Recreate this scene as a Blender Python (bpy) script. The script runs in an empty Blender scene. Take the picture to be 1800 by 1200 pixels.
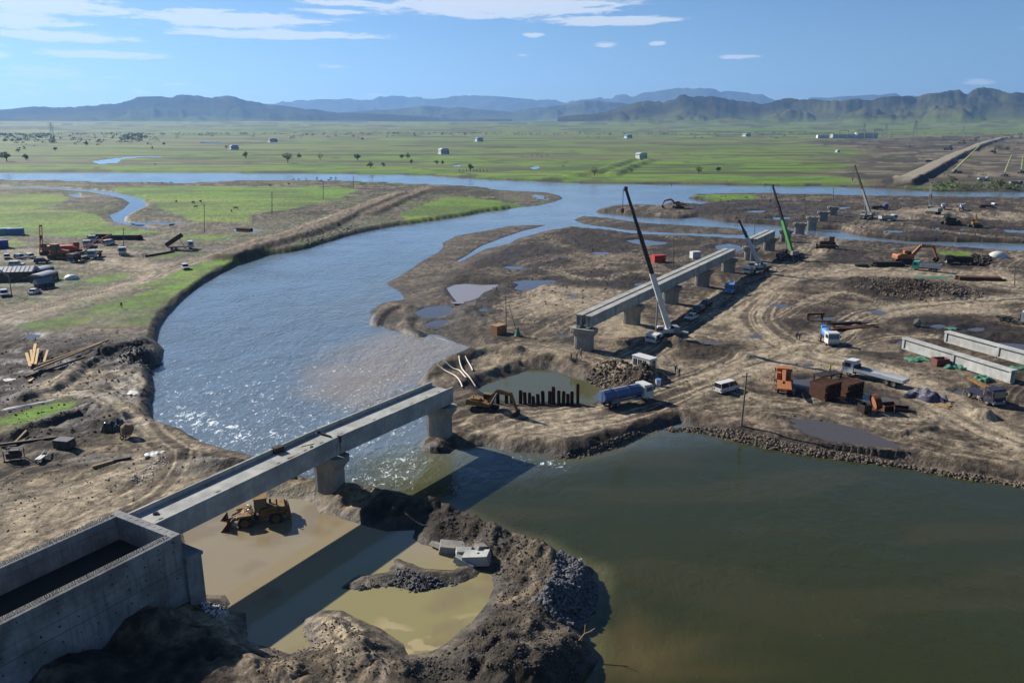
import bpy, bmesh, math, random
import numpy as np
from mathutils import Vector, Matrix
random.seed(7)
SC = bpy.context.scene
COL = SC.collection
# ------------------------------------------------------------------ camera
CAMH, FPX, HORIZON = 45.0, 1400.0, 216.0          # metres above site level, focal length in px of an 1800 px frame
TH = math.atan((600 - HORIZON) / FPX)
cam_d = bpy.data.cameras.new('camera'); cam = bpy.data.objects.new('camera', cam_d); COL.objects.link(cam)
cam_d.sensor_width = 36.0; cam_d.lens = 36.0 * FPX / 1800.0
cam_d.clip_start = 0.5; cam_d.clip_end = 90000.0
cam.location = (0, 0, CAMH); cam.rotation_euler = (math.pi / 2 - TH, 0, 0)
SC.camera = cam
# ------------------------------------------------------------------ light
SUN_AZ, SUN_EL = math.radians(-56), math.radians(31)
sd = bpy.data.lights.new('sun', 'SUN'); sd.energy = 5.0; sd.angle = math.radians(0.53); sd.color = (1.0, 0.945, 0.86)
sun = bpy.data.objects.new('sun', sd); COL.objects.link(sun)
sv = Vector((math.sin(SUN_AZ) * math.cos(SUN_EL), math.cos(SUN_AZ) * math.cos(SUN_EL), math.sin(SUN_EL)))
sun.rotation_euler = sv.to_track_quat('Z', 'Y').to_euler()
VS = SC.view_settings
VS.view_transform = 'Standard'; VS.look = 'None'; VS.exposure = 0.95; VS.gamma = 1.0; VS.use_curve_mapping = False

def ray(u, v):
    x = (u - 900) / FPX; y = -(v - 600) / FPX
    return np.array([x, math.cos(TH) + y * math.sin(TH), y * math.cos(TH) - math.sin(TH)])
def un(u, v, z=0.0):                               # where the sight line of a photo pixel meets height z
    d = ray(u, v); t = (z - CAMH) / d[2]
    return np.array([0, 0, CAMH]) + d * t
def azel(u, v):
    d = ray(u, v); return math.atan2(d[0], d[1]), math.atan2(d[2], math.hypot(d[0], d[1]))
def lin(r, g, b):
    f = lambda c: (c / 255 / 12.92) if c <= 10 else ((c / 255 + .055) / 1.055) ** 2.4
    return (f(r), f(g), f(b))

# ------------------------------------------------------------------ sky
W = bpy.data.worlds.new('World'); SC.world = W; W.use_nodes = True
nt = W.node_tree; nt.nodes.clear()
def N(tree, t, **k):
    n = tree.nodes.new(t)
    for a, b in k.items(): setattr(n, a, b)
    return n
def math_(tree, op, a, b=None, c=None, clamp=False):
    n = N(tree, 'ShaderNodeMath', operation=op); n.use_clamp = clamp
    for i, s in enumerate((a, b, c)):
        if s is None: continue
        if hasattr(s, 'links'): tree.links.new(s, n.inputs[i])
        else: n.inputs[i].default_value = s
    return n.outputs[0]
def vmath(tree, op, a, b=None):
    n = N(tree, 'ShaderNodeVectorMath', operation=op)
    for i, s in enumerate((a, b)):
        if s is None: continue
        if hasattr(s, 'links'): tree.links.new(s, n.inputs[i])
        else: n.inputs[i].default_value = s
    return n
def mixc(tree, f, a, b, blend='MIX'):
    n = N(tree, 'ShaderNodeMix', data_type='RGBA', blend_type=blend)
    for i, s in ((0, f), (6, a), (7, b)):
        if hasattr(s, 'links'): tree.links.new(s, n.inputs[i])
        else: n.inputs[i].default_value = s if i == 0 else (tuple(s) + (1,))[:4]
    return n.outputs[2]
def ramp(tree, f, pts):
    n = N(tree, 'ShaderNodeValToRGB'); e = n.color_ramp.elements
    while len(e) < len(pts): e.new(0.5)
    for el, (p, c) in zip(e, pts):
        el.position = p; el.color = (tuple(c) + (1,))[:4] if hasattr(c, '__len__') else (c, c, c, 1)
    tree.links.new(f, n.inputs[0]); return n.outputs[0]
def noise(tree, vec, scale, detail=4, rough=.55, dist=0.0):
    n = N(tree, 'ShaderNodeTexNoise'); n.inputs['Scale'].default_value = scale; n.inputs['Detail'].default_value = detail
    n.inputs['Roughness'].default_value = rough; n.inputs['Distortion'].default_value = dist
    if vec is not None: tree.links.new(vec, n.inputs['Vector'])
    return n.outputs[0]

SKY_STRENGTH = 0.050
sky = N(nt, 'ShaderNodeTexSky', sky_type='NISHITA'); sky.sun_disc = False
sky.sun_elevation = SUN_EL; sky.sun_rotation = SUN_AZ; sky.altitude = 1300; sky.air_density = 1.0; sky.dust_density = 0.5; sky.ozone_density = 2.2
tc = N(nt, 'ShaderNodeTexCoord'); sep = N(nt, 'ShaderNodeSeparateXYZ'); nt.links.new(tc.outputs['Generated'], sep.inputs[0])
az = math_(nt, 'ARCTAN2', sep.outputs[0], sep.outputs[1]); el = math_(nt, 'ARCSINE', sep.outputs[2])
# cloud coordinates: long thin streaks
cmb = N(nt, 'ShaderNodeCombineXYZ'); nt.links.new(math_(nt, 'MULTIPLY', az, 9.0), cmb.inputs[0]); nt.links.new(math_(nt, 'MULTIPLY', el, 60.0), cmb.inputs[1])
fluff = noise(nt, cmb.outputs[0], 2.6, 9, .70, .35)
aezc = N(nt, 'ShaderNodeCombineXYZ'); nt.links.new(az, aezc.inputs[0]); nt.links.new(el, aezc.inputs[1])
dens = None
CLOUDS = [  # photo px: centre, half width, half height, density
    (60, 8, 150, 14, 1.0), (10, 35, 105, 11, .95), (95, 64, 125, 8, .95), (180, 97, 105, 6, .9), (-40, 96, 70, 9, .8), (30, 130, 130, 14, .40), (90, 150, 160, 16, .30),
    (410, 35, 165, 13, 1.0), (340, 20, 60, 5, .7), (490, 61, 190, 7, 1.0), (590, 22, 80, 5, .7), (590, 117, 28, 4, .7), (880, 10, 225, 20, 1.05), (600, 5, 90, 6, .7),
    (1070, 37, 140, 8, 1.0), (940, 62, 18, 4, .7), (1066, 81, 22, 5, .8), (1156, 76, 20, 4, .8), (1300, 100, 40, 4, .85), (920, 97, 12, 3, .6),
    (250, 160, 60, 9, .35), (410, 164, 55, 8, .3), (300, 149, 25, 4, .4), (660, 166, 25, 6, .35), (1730, 146, 30, 7, .35), (190, 137, 30, 4, .45), (-260, 60, 180, 22, 1.0), (2050, 40, 160, 10, .8)]
for (u, v, hw, hh, d) in CLOUDS:
    a0, e0 = azel(u, v); s = 1 / FPX
    sub = vmath(nt, 'SUBTRACT', aezc.outputs[0], (a0, e0, 0)); mul = vmath(nt, 'MULTIPLY', sub.outputs[0], (1 / (hw * 1.12 * s), 1 / (hh * 1.25 * s), 0))
    ln = vmath(nt, 'LENGTH', mul.outputs[0]).outputs['Value']
    b = math_(nt, 'MULTIPLY', math_(nt, 'SUBTRACT', 1.0, ln), d)
    dens = b if dens is None else math_(nt, 'MAXIMUM', dens, b)
streak = noise(nt, cmb.outputs[0], .55, 3, .5)     # sparse streaks that go on round the rest of the sky
wide = math_(nt, 'MULTIPLY', math_(nt, 'SUBTRACT', streak, .62), 3.0)
farmask = math_(nt, 'GREATER_THAN', math_(nt, 'ABSOLUTE', az), .62)
wide = math_(nt, 'ADD', math_(nt, 'MULTIPLY', wide, farmask), math_(nt, 'MULTIPLY', math_(nt, 'SUBTRACT', 1, farmask), -1.0))
dens = math_(nt, 'MAXIMUM', dens, wide)
dens = math_(nt, 'MAXIMUM', dens, -.8)
cov = math_(nt, 'ADD', math_(nt, 'MULTIPLY', dens, 1.0), math_(nt, 'MULTIPLY', math_(nt, 'SUBTRACT', fluff, .55), 2.4))
cov = N(nt, 'ShaderNodeMapRange', interpolation_type='SMOOTHSTEP'); 
nt.links.new(math_(nt, 'ADD', math_(nt, 'MULTIPLY', dens, 1.9), math_(nt, 'MULTIPLY', math_(nt, 'SUBTRACT', fluff, .54), 3.6)), cov.inputs[0])
cov.inputs[1].default_value = .05; cov.inputs[2].default_value = .70
up = math_(nt, 'GREATER_THAN', el, 0.0)
covf = math_(nt, 'MULTIPLY', math_(nt, 'MULTIPLY', cov.outputs[0], up), .88)
bgc = mixc(nt, covf, mixc(nt, 1.0, sky.outputs[0], (.60, .79, 1.0), 'MULTIPLY'), (8.6, 8.9, 9.3))
bg = N(nt, 'ShaderNodeBackground'); bg.inputs[1].default_value = SKY_STRENGTH
nt.links.new(bgc, bg.inputs[0]); wo = N(nt, 'ShaderNodeOutputWorld'); nt.links.new(bg.outputs[0], wo.inputs[0])

# ------------------------------------------------------------------ numeric helpers
F32 = np.float32
def _hash(ix, iy, seed):
    h = (ix.astype(np.int64) * 374761393 + iy.astype(np.int64) * 668265263 + seed * 974634777) & 0xFFFFFFFF
    h = ((h ^ (h >> 13)) * 1274126177) & 0xFFFFFFFF
    return ((h ^ (h >> 16)) & 0xFFFF).astype(F32) / 65535.0
def vnoise(x, y, seed=0):
    x0 = np.floor(x); y0 = np.floor(y); fx = (x - x0).astype(F32); fy = (y - y0).astype(F32)
    fx = fx * fx * (3 - 2 * fx); fy = fy * fy * (3 - 2 * fy)
    x0 = x0.astype(np.int64); y0 = y0.astype(np.int64)
    a = _hash(x0, y0, seed); b = _hash(x0 + 1, y0, seed); c = _hash(x0, y0 + 1, seed); d = _hash(x0 + 1, y0 + 1, seed)
    return a + (b - a) * fx + (c - a) * fy + (a - b - c + d) * fx * fy
def fbm(x, y, octv=4, seed=0, gain=.5, lac=2.03):
    s = 0; a = 1.0; t = 0
    for o in range(octv):
        s = s + a * vnoise(x, y, seed + o * 17); t += a; a *= gain
        x, y = (x * .8 - y * .6) * lac + 3.1, (x * .6 + y * .8) * lac + 1.7
    return s / t
def ss(a, b, x):
    t = np.clip((x - a) / (b - a), 0, 1); return t * t * (3 - 2 * t)
def sdf(poly, X, Y, pad=25.0):                     # + inside, - outside, clamped
    P = np.array(poly, float); out = np.full(X.shape, -pad, F32)
    m = (X > P[:, 0].min() - pad) & (X < P[:, 0].max() + pad) & (Y > P[:, 1].min() - pad) & (Y < P[:, 1].max() + pad)
    x = X[m].astype(F32); y = Y[m].astype(F32)
    if x.size == 0: return out
    d2 = np.full(x.shape, 1e12, F32); ins = np.zeros(x.shape, bool)
    for (ax, ay), (bx, by) in zip(P, np.roll(P, -1, 0)):
        ex, ey = bx - ax, by - ay; L = ex * ex + ey * ey + 1e-9
        wx = x - F32(ax); wy = y - F32(ay)
        t = np.clip((wx * F32(ex) + wy * F32(ey)) / F32(L), 0, 1)
        dx = wx - t * F32(ex); dy = wy - t * F32(ey)
        np.minimum(d2, dx * dx + dy * dy, out=d2)
        if ay != by:
            c = ((y >= ay) != (y >= by)) & (x < ax + (y - ay) * ((bx - ax) / (by - ay)))
            ins ^= c
    d = np.sqrt(d2); out[m] = np.clip(np.where(ins, d, -d), -pad, 1e4); return out
def pdist(line, X, Y, pad=20.0):                   # signed distance to a polyline, distance along it
    P = np.array(line, float); D = np.full(X.shape, pad, F32); S = np.zeros(X.shape, F32)
    m = (X > P[:, 0].min() - pad) & (X < P[:, 0].max() + pad) & (Y > P[:, 1].min() - pad) & (Y < P[:, 1].max() + pad)
    x = X[m].astype(F32); y = Y[m].astype(F32)
    if x.size == 0: return D, S
    best = np.full(x.shape, 1e12, F32); sg = np.zeros(x.shape, F32); sl = np.zeros(x.shape, F32); acc = 0.0
    for (ax, ay), (bx, by) in zip(P[:-1], P[1:]):
        ex, ey = bx - ax, by - ay; L = math.hypot(ex, ey) + 1e-9
        wx = x - F32(ax); wy = y - F32(ay); t = np.clip((wx * F32(ex) + wy * F32(ey)) / F32(L * L), 0, 1)
        dx = wx - t * F32(ex); dy = wy - t * F32(ey); q = dx * dx + dy * dy; k = q < best
        best = np.where(k, q, best); sg = np.where(k, np.sign(ex * wy - ey * wx), sg); sl = np.where(k, acc + t * L, sl); acc += L
    d = np.sqrt(best) * np.where(sg == 0, 1, sg); D[m] = np.where(np.abs(d) < pad, d, pad); S[m] = sl; return D, S
def smooth_line(pts, n=6, closed=False):           # Catmull-Rom
    P = [np.array(p, float) for p in pts]; out = []; m = len(P)
    rng = range(m if closed else m - 1)
    for i in rng:
        p1, p2 = P[i], P[(i + 1) % m]
        p0 = P[i - 1] if (closed or i > 0) else p1; p3 = P[(i + 2) % m] if (closed or i + 2 < m) else p2
        for k in range(n):
            t = k / n
            out.append(.5 * (2 * p1 + (p2 - p0) * t + (2 * p0 - 5 * p1 + 4 * p2 - p3) * t * t + (3 * p1 - p0 - 3 * p2 + p3) * t ** 3))
    if not closed: out.append(P[-1])
    return out
def PX(pts, z=0.0, smooth=0, closed=True):
    q = [un(u, v, z)[:2] for u, v in pts]
    return smooth_line(q, smooth, closed) if smooth else q

WL = -1.5                                           # river level
# ------------------------------------------------------------------ outlines, read off the photograph and laid out on the ground
LAND_NORTH = PX([(-700, 303), (0, 303), (300, 303), (600, 305), (733, 307), (800, 312), (870, 316), (933, 318), (1033, 322), (1200, 324), (1367, 327), (1440, 327), (1560, 331), (1650, 337), (1800, 338), (2500, 340)], WL) + [(9000, 13000), (-9000, 13000)]
LAND_LEFT = PX([(-700, 317), (0, 318), (100, 320), (170, 322), (330, 324), (430, 319), (600, 320), (700, 324), (800, 329), (900, 335), (960, 338), (985, 343), (992, 349), (975, 356), (953, 361), (867, 371), (760, 388), (700, 396), (600, 417),
    (547, 434), (490, 446), (433, 459), (390, 478), (357, 498), (318, 526), (292, 555), (279, 580), (275, 603), (287, 617), (283, 637), (262, 653), (270, 687), (264, 713), (266, 738), (283, 748), (320, 761), (350, 780), (383, 791), (430, 802),
    (480, 815), (520, 838), (560, 850), (603, 861), (650, 868), (700, 873), (740, 884), (763, 887), (800, 906), (847, 926), (907, 949), (953, 960), (985, 976), (1013, 991), (1042, 1001), (1046, 1033), (1032, 1067), (1003, 1096), (1030, 1118),
    (1034, 1153), (1010, 1183), (990, 1210), (940, 1290), (820, 1400)], WL) + [(-30, 25), (-300, 25), (-900, 400)]
LAND_SITE = PX([(2500, 960), (2000, 885), (1800, 848), (1683, 831), (1567, 808), (1433, 794), (1350, 779), (1283, 768), (1233, 753), (1200, 746), (1147, 758), (1083, 784), (1040, 797), (1000, 804), (950, 798), (900, 794), (853, 786), (800, 789), (770, 792),
    (737, 784), (748, 768), (770, 752), (775, 735), (760, 700), (742, 672), (750, 655), (780, 640), (807, 627), (835, 613), (800, 604), (767, 590), (733, 586), (685, 581), (660, 566), (654, 548), (675, 532), (712, 525), (706, 515), (682, 502), (680, 496), (702, 486), (733, 464), (767, 444),
    (776, 434), (773, 428), (800, 414), (850, 407), (900, 397), (935, 396), (970, 395), (945, 400), (920, 407), (883, 420), (847, 434), (817, 450), (799, 459), (803, 461), (857, 438), (900, 428), (912, 420), (953, 408), (977, 403), (1010, 401), (1067, 407), (1120, 414), (1200, 418), (1250, 421), (1310, 424), (1360, 419), (1400, 414),
    (1440, 420), (1480, 424), (1540, 429), (1600, 433), (1700, 440), (1800, 447), (2500, 470)], WL)
BAR_A = PX([(1012, 386), (1032, 379), (1067, 382), (1113, 389), (1200, 396), (1295, 402), (1318, 408), (1305, 414), (1200, 411), (1100, 404), (1033, 394)], WL)
BAR_B = PX([(1047, 372), (1080, 364), (1120, 362), (1160, 364), (1185, 358), (1230, 363), (1262, 358), (1215, 349), (1228, 344), (1330, 342), (1440, 344), (1560, 347), (1650, 348), (1800, 349), (2500, 352), (2500, 430), (1800, 429), (1700, 426), (1600, 424), (1520, 416), (1470, 404), (1420, 404), (1377, 397), (1333, 394), (1277, 391), (1233, 382), (1200, 385), (1120, 380)], WL)
BAR_C = PX([(1020, 386), (1035, 383), (1050, 385), (1040, 387)], WL)
LOW = [PX([(640, 600), (640, 520), (700, 470), (760, 420), (860, 395), (985, 390), (985, 402), (900, 430), (840, 455), (800, 480), (760, 520), (820, 570), (840, 620)], -1.0), PX([(860, 330), (1000, 335), (1000, 362), (900, 366)], -1)]
PONDS = [  # name, level, ground fall, colour, outline
    ('loader_pond', -1.42, [(285, 925), (318, 930), (343, 1042), (366, 1047), (394, 1046), (402, 1060), (392, 1074), (430, 1078), (436, 1126), (467, 1138), (510, 1151), (548, 1134), (534, 1108), (533, 1088), (566, 1073), (600, 1074), (643, 1094), (667, 1104), (709, 1132), (717, 1153), (760, 1144), (787, 1130), (813, 1107), (833, 1090), (857, 1063), (870, 1033), (866, 1007), (835, 1000), (806, 985), (796, 968), (742, 955), (727, 944), (732, 930), (680, 933), (643, 923), (600, 910), (592, 905), (562, 901), (555, 886), (536, 877), (480, 872), (420, 878), (340, 905)]),
    ('pit_pond', -1.5, [(838, 684), (862, 672), (893, 662), (933, 650), (967, 650), (1000, 660), (1033, 669), (1066, 686), (1062, 700), (1045, 708), (967, 706), (900, 706), (862, 700)]),
    ('muddy_pond', -.62, [(782, 507), (796, 501), (813, 499), (850, 501), (880, 500), (870, 508), (853, 514), (843, 523), (833, 527), (812, 531), (800, 531), (790, 519)]),
    ('puddle', -.55, [(900, 495), (930, 492), (955, 492), (983, 493), (967, 500), (950, 502), (940, 508), (917, 511), (905, 507), (914, 500)]),
    ('puddle', -1.2, [(726, 549), (748, 540), (773, 537), (797, 539), (787, 552), (765, 560), (741, 558)]),
    ('puddle', -1.2, [(745, 570), (765, 563), (788, 563), (782, 570), (766, 576)]),
    ('puddle', -.5, [(1099, 422), (1130, 420), (1177, 426), (1170, 430), (1140, 432), (1115, 428)]),
    ('puddle', -.9, [(1257, 433), (1280, 428), (1300, 432), (1309, 438), (1290, 443), (1262, 441)]),
    ('puddle', -.28, [(1455, 697), (1500, 683), (1540, 688), (1586, 700), (1580, 710), (1545, 708), (1507, 713), (1480, 706)]),
    ('puddle', -.28, [(1392, 667), (1420, 666), (1432, 674), (1425, 682), (1395, 676)]),
    ('puddle', -.3, [(1385, 736), (1433, 737), (1500, 750), (1552, 768), (1590, 788), (1545, 785), (1450, 774), (1410, 760)]),
    ('puddle', -.2, [(1357, 535), (1375, 534), (1390, 537), (1375, 541)]),
    ('puddle', -.2, [(1525, 547), (1545, 545), (1560, 550), (1548, 554)]),
    ('puddle', -.3, [(1752, 602), (1800, 606), (1850, 615), (1850, 626), (1790, 620)]),
    ('stream', -1.1, [(-300, 329), (0, 330), (100, 334), (165, 339), (213, 349), (226, 357), (212, 369), (190, 378), (198, 391), (233, 397), (267, 403), (262, 400), (245, 395), (216, 390), (217, 382), (234, 373), (256, 363), (250, 350), (217, 342), (178, 335), (120, 331), (0, 327), (-300, 326)]),
    ('stream', -.8, [(233, 390), (290, 391), (340, 394), (300, 396), (240, 393)]),
    ('puddle', -.5, [(407, 403), (440, 401), (466, 404), (440, 409), (415, 408)]),
    ('stream', -.9, [(118, 342), (140, 340), (143, 348), (130, 347)]),
    ('puddle', -.4, [(160, 284), (200, 279), (240, 275), (310, 275), (240, 277), (214, 280), (205, 286), (175, 288)]),
    ('puddle', -.3, [(930, 294), (948, 292), (945, 296), (934, 298)]), ('puddle', -.3, [(785, 291), (810, 290), (808, 293)]), ('puddle', -.3, [(355, 249), (390, 250), (388, 252), (352, 251)]),
    ('puddle', -1.0, [(936, 343), (950, 344), (960, 350), (948, 349)]), ('puddle', -.5, [(1355, 382), (1392, 381), (1388, 386), (1362, 387)]), ('puddle', -.5, [(1640, 400), (1700, 402), (1690, 406), (1650, 405)]), ('puddle', -.5, [(1765, 404), (1830, 406), (1830, 413), (1775, 410)]),
    ('puddle', -.5, [(1350, 366), (1380, 366), (1372, 369)])]
for (u_, v_, ru, rv) in ((905, 470, 18, 3), (1060, 445, 16, 3), (1130, 500, 14, 3), (1330, 592, 12, 3), (1450, 560, 16, 3), (1590, 602, 16, 4), (1650, 574, 14, 3), (1250, 603, 12, 3), (1010, 520, 10, 2.5), (1420, 642, 12, 3), (1690, 690, 14, 4), (60, 592, 16, 4), (110, 642, 12, 4), (1330, 372, 20, 2), (1480, 366, 16, 2), (1570, 407, 20, 2.2), (1560, 720, 14, 3.5), (1720, 580, 18, 3), (990, 590, 10, 2.5), (850, 545, 10, 3)):
    PONDS.append(('puddle', -.32, [(u_ + ru * math.cos(a_ * .785) * (1 + .35 * math.sin(a_ * 2.3 + u_)), v_ + rv * math.sin(a_ * .785) * (1 + .3 * math.cos(a_ * 1.7 + v_))) for a_ in range(8)]))
POND_XY = [PX(p[2], p[1]) for p in PONDS]
SPIT = PX([(607, 1031), (633, 1013), (690, 1007), (698, 986), (719, 991), (745, 1001), (800, 1003), (826, 988), (842, 1003), (813, 1021), (735, 1034), (690, 1024), (627, 1031)], -1.4)
GRASS = [PX(g) for g in (
    [(-500, 338), (90, 341), (125, 346), (110, 358), (60, 368), (150, 373), (185, 384), (198, 397), (275, 408), (240, 413), (150, 419), (0, 414), (-500, 420)],
    [(185, 331), (300, 327), (600, 328), (640, 334), (590, 351), (480, 372), (440, 381), (450, 391), (330, 388), (300, 377), (270, 368), (262, 355), (240, 345), (200, 339)],
    [(700, 374), (780, 346), (850, 350), (940, 359), (880, 369), (760, 384), (715, 389)],
    [(95, 560), (160, 540), (220, 520), (290, 505), (320, 500), (296, 532), (272, 562), (262, 576), (170, 576), (100, 584), (20, 575)],
    [(-60, 745), (0, 740), (60, 715), (128, 706), (120, 725), (40, 760), (0, 764), (-60, 775)],
    [(200, 500), (300, 468), (420, 450), (540, 425), (600, 405), (590, 417), (430, 456), (380, 475), (330, 508), (280, 510)],
    [(150, 495), (180, 482), (213, 483), (205, 492), (170, 498)], [(-20, 428), (30, 420), (60, 428), (40, 436), (-20, 436)], [(250, 452), (300, 441), (330, 445), (290, 458)],
    [(1227, 345), (1270, 342), (1330, 342), (1335, 350), (1260, 354)], [(300, 412), (420, 412), (370, 420), (310, 422)], [(1640, 440), (1700, 443), (1745, 455), (1690, 458)])]
NPLAIN_DIRT = PX([(1420, 248), (1560, 243), (1700, 239), (2400, 237), (2400, 345), (1640, 345), (1590, 330), (1555, 333), (1470, 330), (1500, 290), (1530, 262), (1440, 254)])
TRACKS = [  # photo px polyline, half width m, strength
    ([(840, 775), (930, 742), (1040, 722), (1130, 700), (1220, 672), (1300, 640), (1400, 612), (1480, 575), (1560, 545), (1700, 530), (1900, 520)], 5.5, 1.0),
    ([(1355, 515), (1328, 555), (1360, 592), (1440, 628), (1560, 655), (1690, 722), (1800, 775), (1950, 830)], 6.5, 1.0),
    ([(1400, 485), (1500, 472), (1650, 478), (1800, 505), (1950, 510)], 7.0, .9), ([(1095, 640), (1200, 575), (1310, 500), (1400, 455), (1500, 400), (1600, 370)], 6.5, .8),
    ([(850, 640), (880, 612), (940, 603), (1040, 622), (1100, 640), (1200, 650), (1260, 640)], 4.0, .8), ([(1810, 440), (1760, 468), (1785, 500), (1830, 520)], 4.0, .8),
    ([(960, 590), (1050, 540), (1130, 512), (1180, 498)], 4.5, .7), ([(860, 570), (950, 545), (1040, 548), (1120, 520)], 4.0, .6), ([(1250, 720), (1330, 710), (1440, 720), (1600, 770), (1800, 810)], 5.0, .7),
    ([(840, 745), (900, 755), (980, 745), (1060, 735)], 4.0, .9), ([(830, 770), (900, 780), (980, 765), (1040, 750)], 2.5, .9),
    ([(-60, 575), (0, 556), (120, 525), (230, 496), (268, 480), (240, 466), (170, 460), (60, 453), (-60, 450)], 4.5, .9), ([(240, 496), (300, 470), (350, 455), (430, 432), (520, 402), (640, 362), (745, 330)], 4.5, .9), ([(130, 455), (190, 440), (240, 425), (300, 410)], 4.0, .6),
    ([(-60, 1020), (60, 955), (170, 905), (270, 850), (300, 800), (262, 765), (225, 725), (160, 693), (95, 690), (110, 672), (190, 660), (235, 672)], 3.6, 1.0),
    ([(-60, 920), (80, 870), (200, 835), (280, 800)], 2.6, .8), ([(-60, 990), (130, 925), (330, 850), (420, 820)], 3.5, .8), ([(440, 1230), (470, 1165), (440, 1125), (400, 1080)], 2.2, 1.0), ([(600, 1260), (640, 1170), (600, 1090), (560, 1078)], 2.6, 1.0),
    ([(1480, 372), (1600, 372), (1750, 385), (1900, 390)], 7, .7), ([(1750, 335), (1730, 300), (1770, 285), (1810, 268)], 7, .8), ([(1000, 470), (1080, 455), (1160, 462), (1220, 450)], 4, .6), ([(880, 480), (980, 450), (1080, 470)], 4, .5)]
TRACKS += [([(930, 565), (960, 545), (1010, 538), (1050, 548), (1060, 560)], 2.2, 0.9), ([(900, 545), (950, 530), (1020, 520), (1090, 512)], 2.2, 0.9), ([(1330, 640), (1400, 625), (1470, 600), (1520, 560), (1600, 540), (1680, 545)], 2.5, 0.9), ([(1420, 530), (1480, 515), (1560, 535), (1640, 548), (1760, 545)], 2.5, 0.9), ([(1250, 560), (1300, 530), (1370, 500), (1460, 480), (1560, 478)], 2.5, 0.9), ([(1260, 590), (1340, 570), (1400, 540), (1440, 520)], 2.2, 0.9), ([(1460, 720), (1560, 735), (1660, 735), (1760, 745)], 2.2, 0.9), ([(1350, 750), (1450, 758), (1600, 800), (1760, 830)], 2.0, 0.9), ([(1240, 655), (1300, 690), (1380, 715), (1440, 705)], 2.2, 0.9), ([(1100, 560), (1060, 530), (1000, 515), (930, 520), (880, 540)], 2.2, 0.8), ([(960, 470), (1040, 490), (1120, 478), (1200, 485)], 2.5, 0.8), ([(1480, 395), (1560, 392), (1700, 412), (1800, 420)], 3, 0.8), ([(880, 755), (960, 750), (1050, 742), (1130, 720), (1200, 690)], 2.5, 1.0), ([(0, 880), (120, 862), (240, 880), (330, 850)], 2.0, 0.9), ([(20, 960), (150, 930), (300, 880)], 2.0, 0.9), ([(140, 680), (180, 668), (225, 690), (215, 715), (240, 750)], 1.8, 0.9), ([(80, 640), (160, 660), (215, 690)], 1.8, 0.8), ([(60, 470), (140, 468), (220, 476), (250, 490), (180, 510), (60, 540)], 2.4, 0.8), ([(480, 1220), (440, 1150), (380, 1090)], 1.6, 1.0), ([(1560, 500), (1480, 480), (1380, 478)], 3, 0.8), ([(1780, 620), (1700, 600), (1600, 590), (1520, 600), (1440, 640)], 2.4, 0.8)]
TRACK_XY = [(PX(t[0], 0, 5, False), t[1], t[2]) for t in TRACKS]
RIDGES = [  # polyline, height, half width, top half width
    (PX([(395, 449), (480, 423), (560, 399), (640, 363), (705, 338)], .8, 3, False), 1.7, 7.5, 3.4), (PX([(650, 375), (700, 352), (745, 335), (768, 333)], .8, 3, False), 1.6, 6, 2.0),
    (PX([(1010, 310), (1060, 301), (1100, 285), (1130, 280)], 0, 3, False), 3.0, 11, 3), (PX([(1075, 309), (1100, 297), (1140, 283)], 0, 3, False), 2.6, 10, 3),
    (PX([(1585, 315), (1620, 300), (1690, 266), (1745, 246), (1800, 239), (2000, 234)], 4, 4, False), 4.0, 13, 6.5),
    (PX([(1790, 262), (1900, 248)], 0, 0, False), 4, 20, 5),
    (PX([(752, 655), (800, 632), (850, 615), (905, 617)], 0, 3, False), 1.0, 3.2, .8), (PX([(905, 617), (960, 625), (1000, 632)], 0, 3, False), .5, 2.5, .6),
    (PX([(1190, 742), (1240, 742), (1300, 757), (1370, 770), (1440, 782), (1560, 797), (1690, 820), (1800, 836), (1950, 862)], 0, 3, False), .8, 2.0, .3),
    (PX([(605, 858), (650, 870), (700, 878), (745, 888)], 0, 3, False), .5, 2.6, .8), (PX([(750, 893), (800, 915), (850, 940), (905, 963), (950, 985)], 0, 3, False), .9, 2.8, .5), (PX([(935, 985), (940, 1030), (930, 1070), (905, 1120), (900, 1180)], 0, 3, False), .7, 3.4, .8),
    (PX([(430, 1128), (470, 1160), (520, 1190), (560, 1220)], 0, 3, False), .9, 1.5, .3), (PX([(40, 700), (100, 680), (150, 640), (205, 612), (250, 605)], 0, 3, False), 1.1, 2.5, .4), (PX([(0, 775), (80, 745), (160, 725), (210, 735)], 0, 3, False), .9, 2.5, .4),
    (PX([(1080, 603), (1160, 600), (1240, 612), (1310, 628)], 0, 3, False), .7, 2.6, .5), (PX([(1330, 727), (1440, 742), (1560, 762), (1640, 752)], 0, 3, False), .45, 1.2, .2), (PX([(660, 560), (675, 540), (712, 532), (725, 545), (712, 566), (740, 580)], 0, 3, False), .8, 2.2, .4)]
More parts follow.
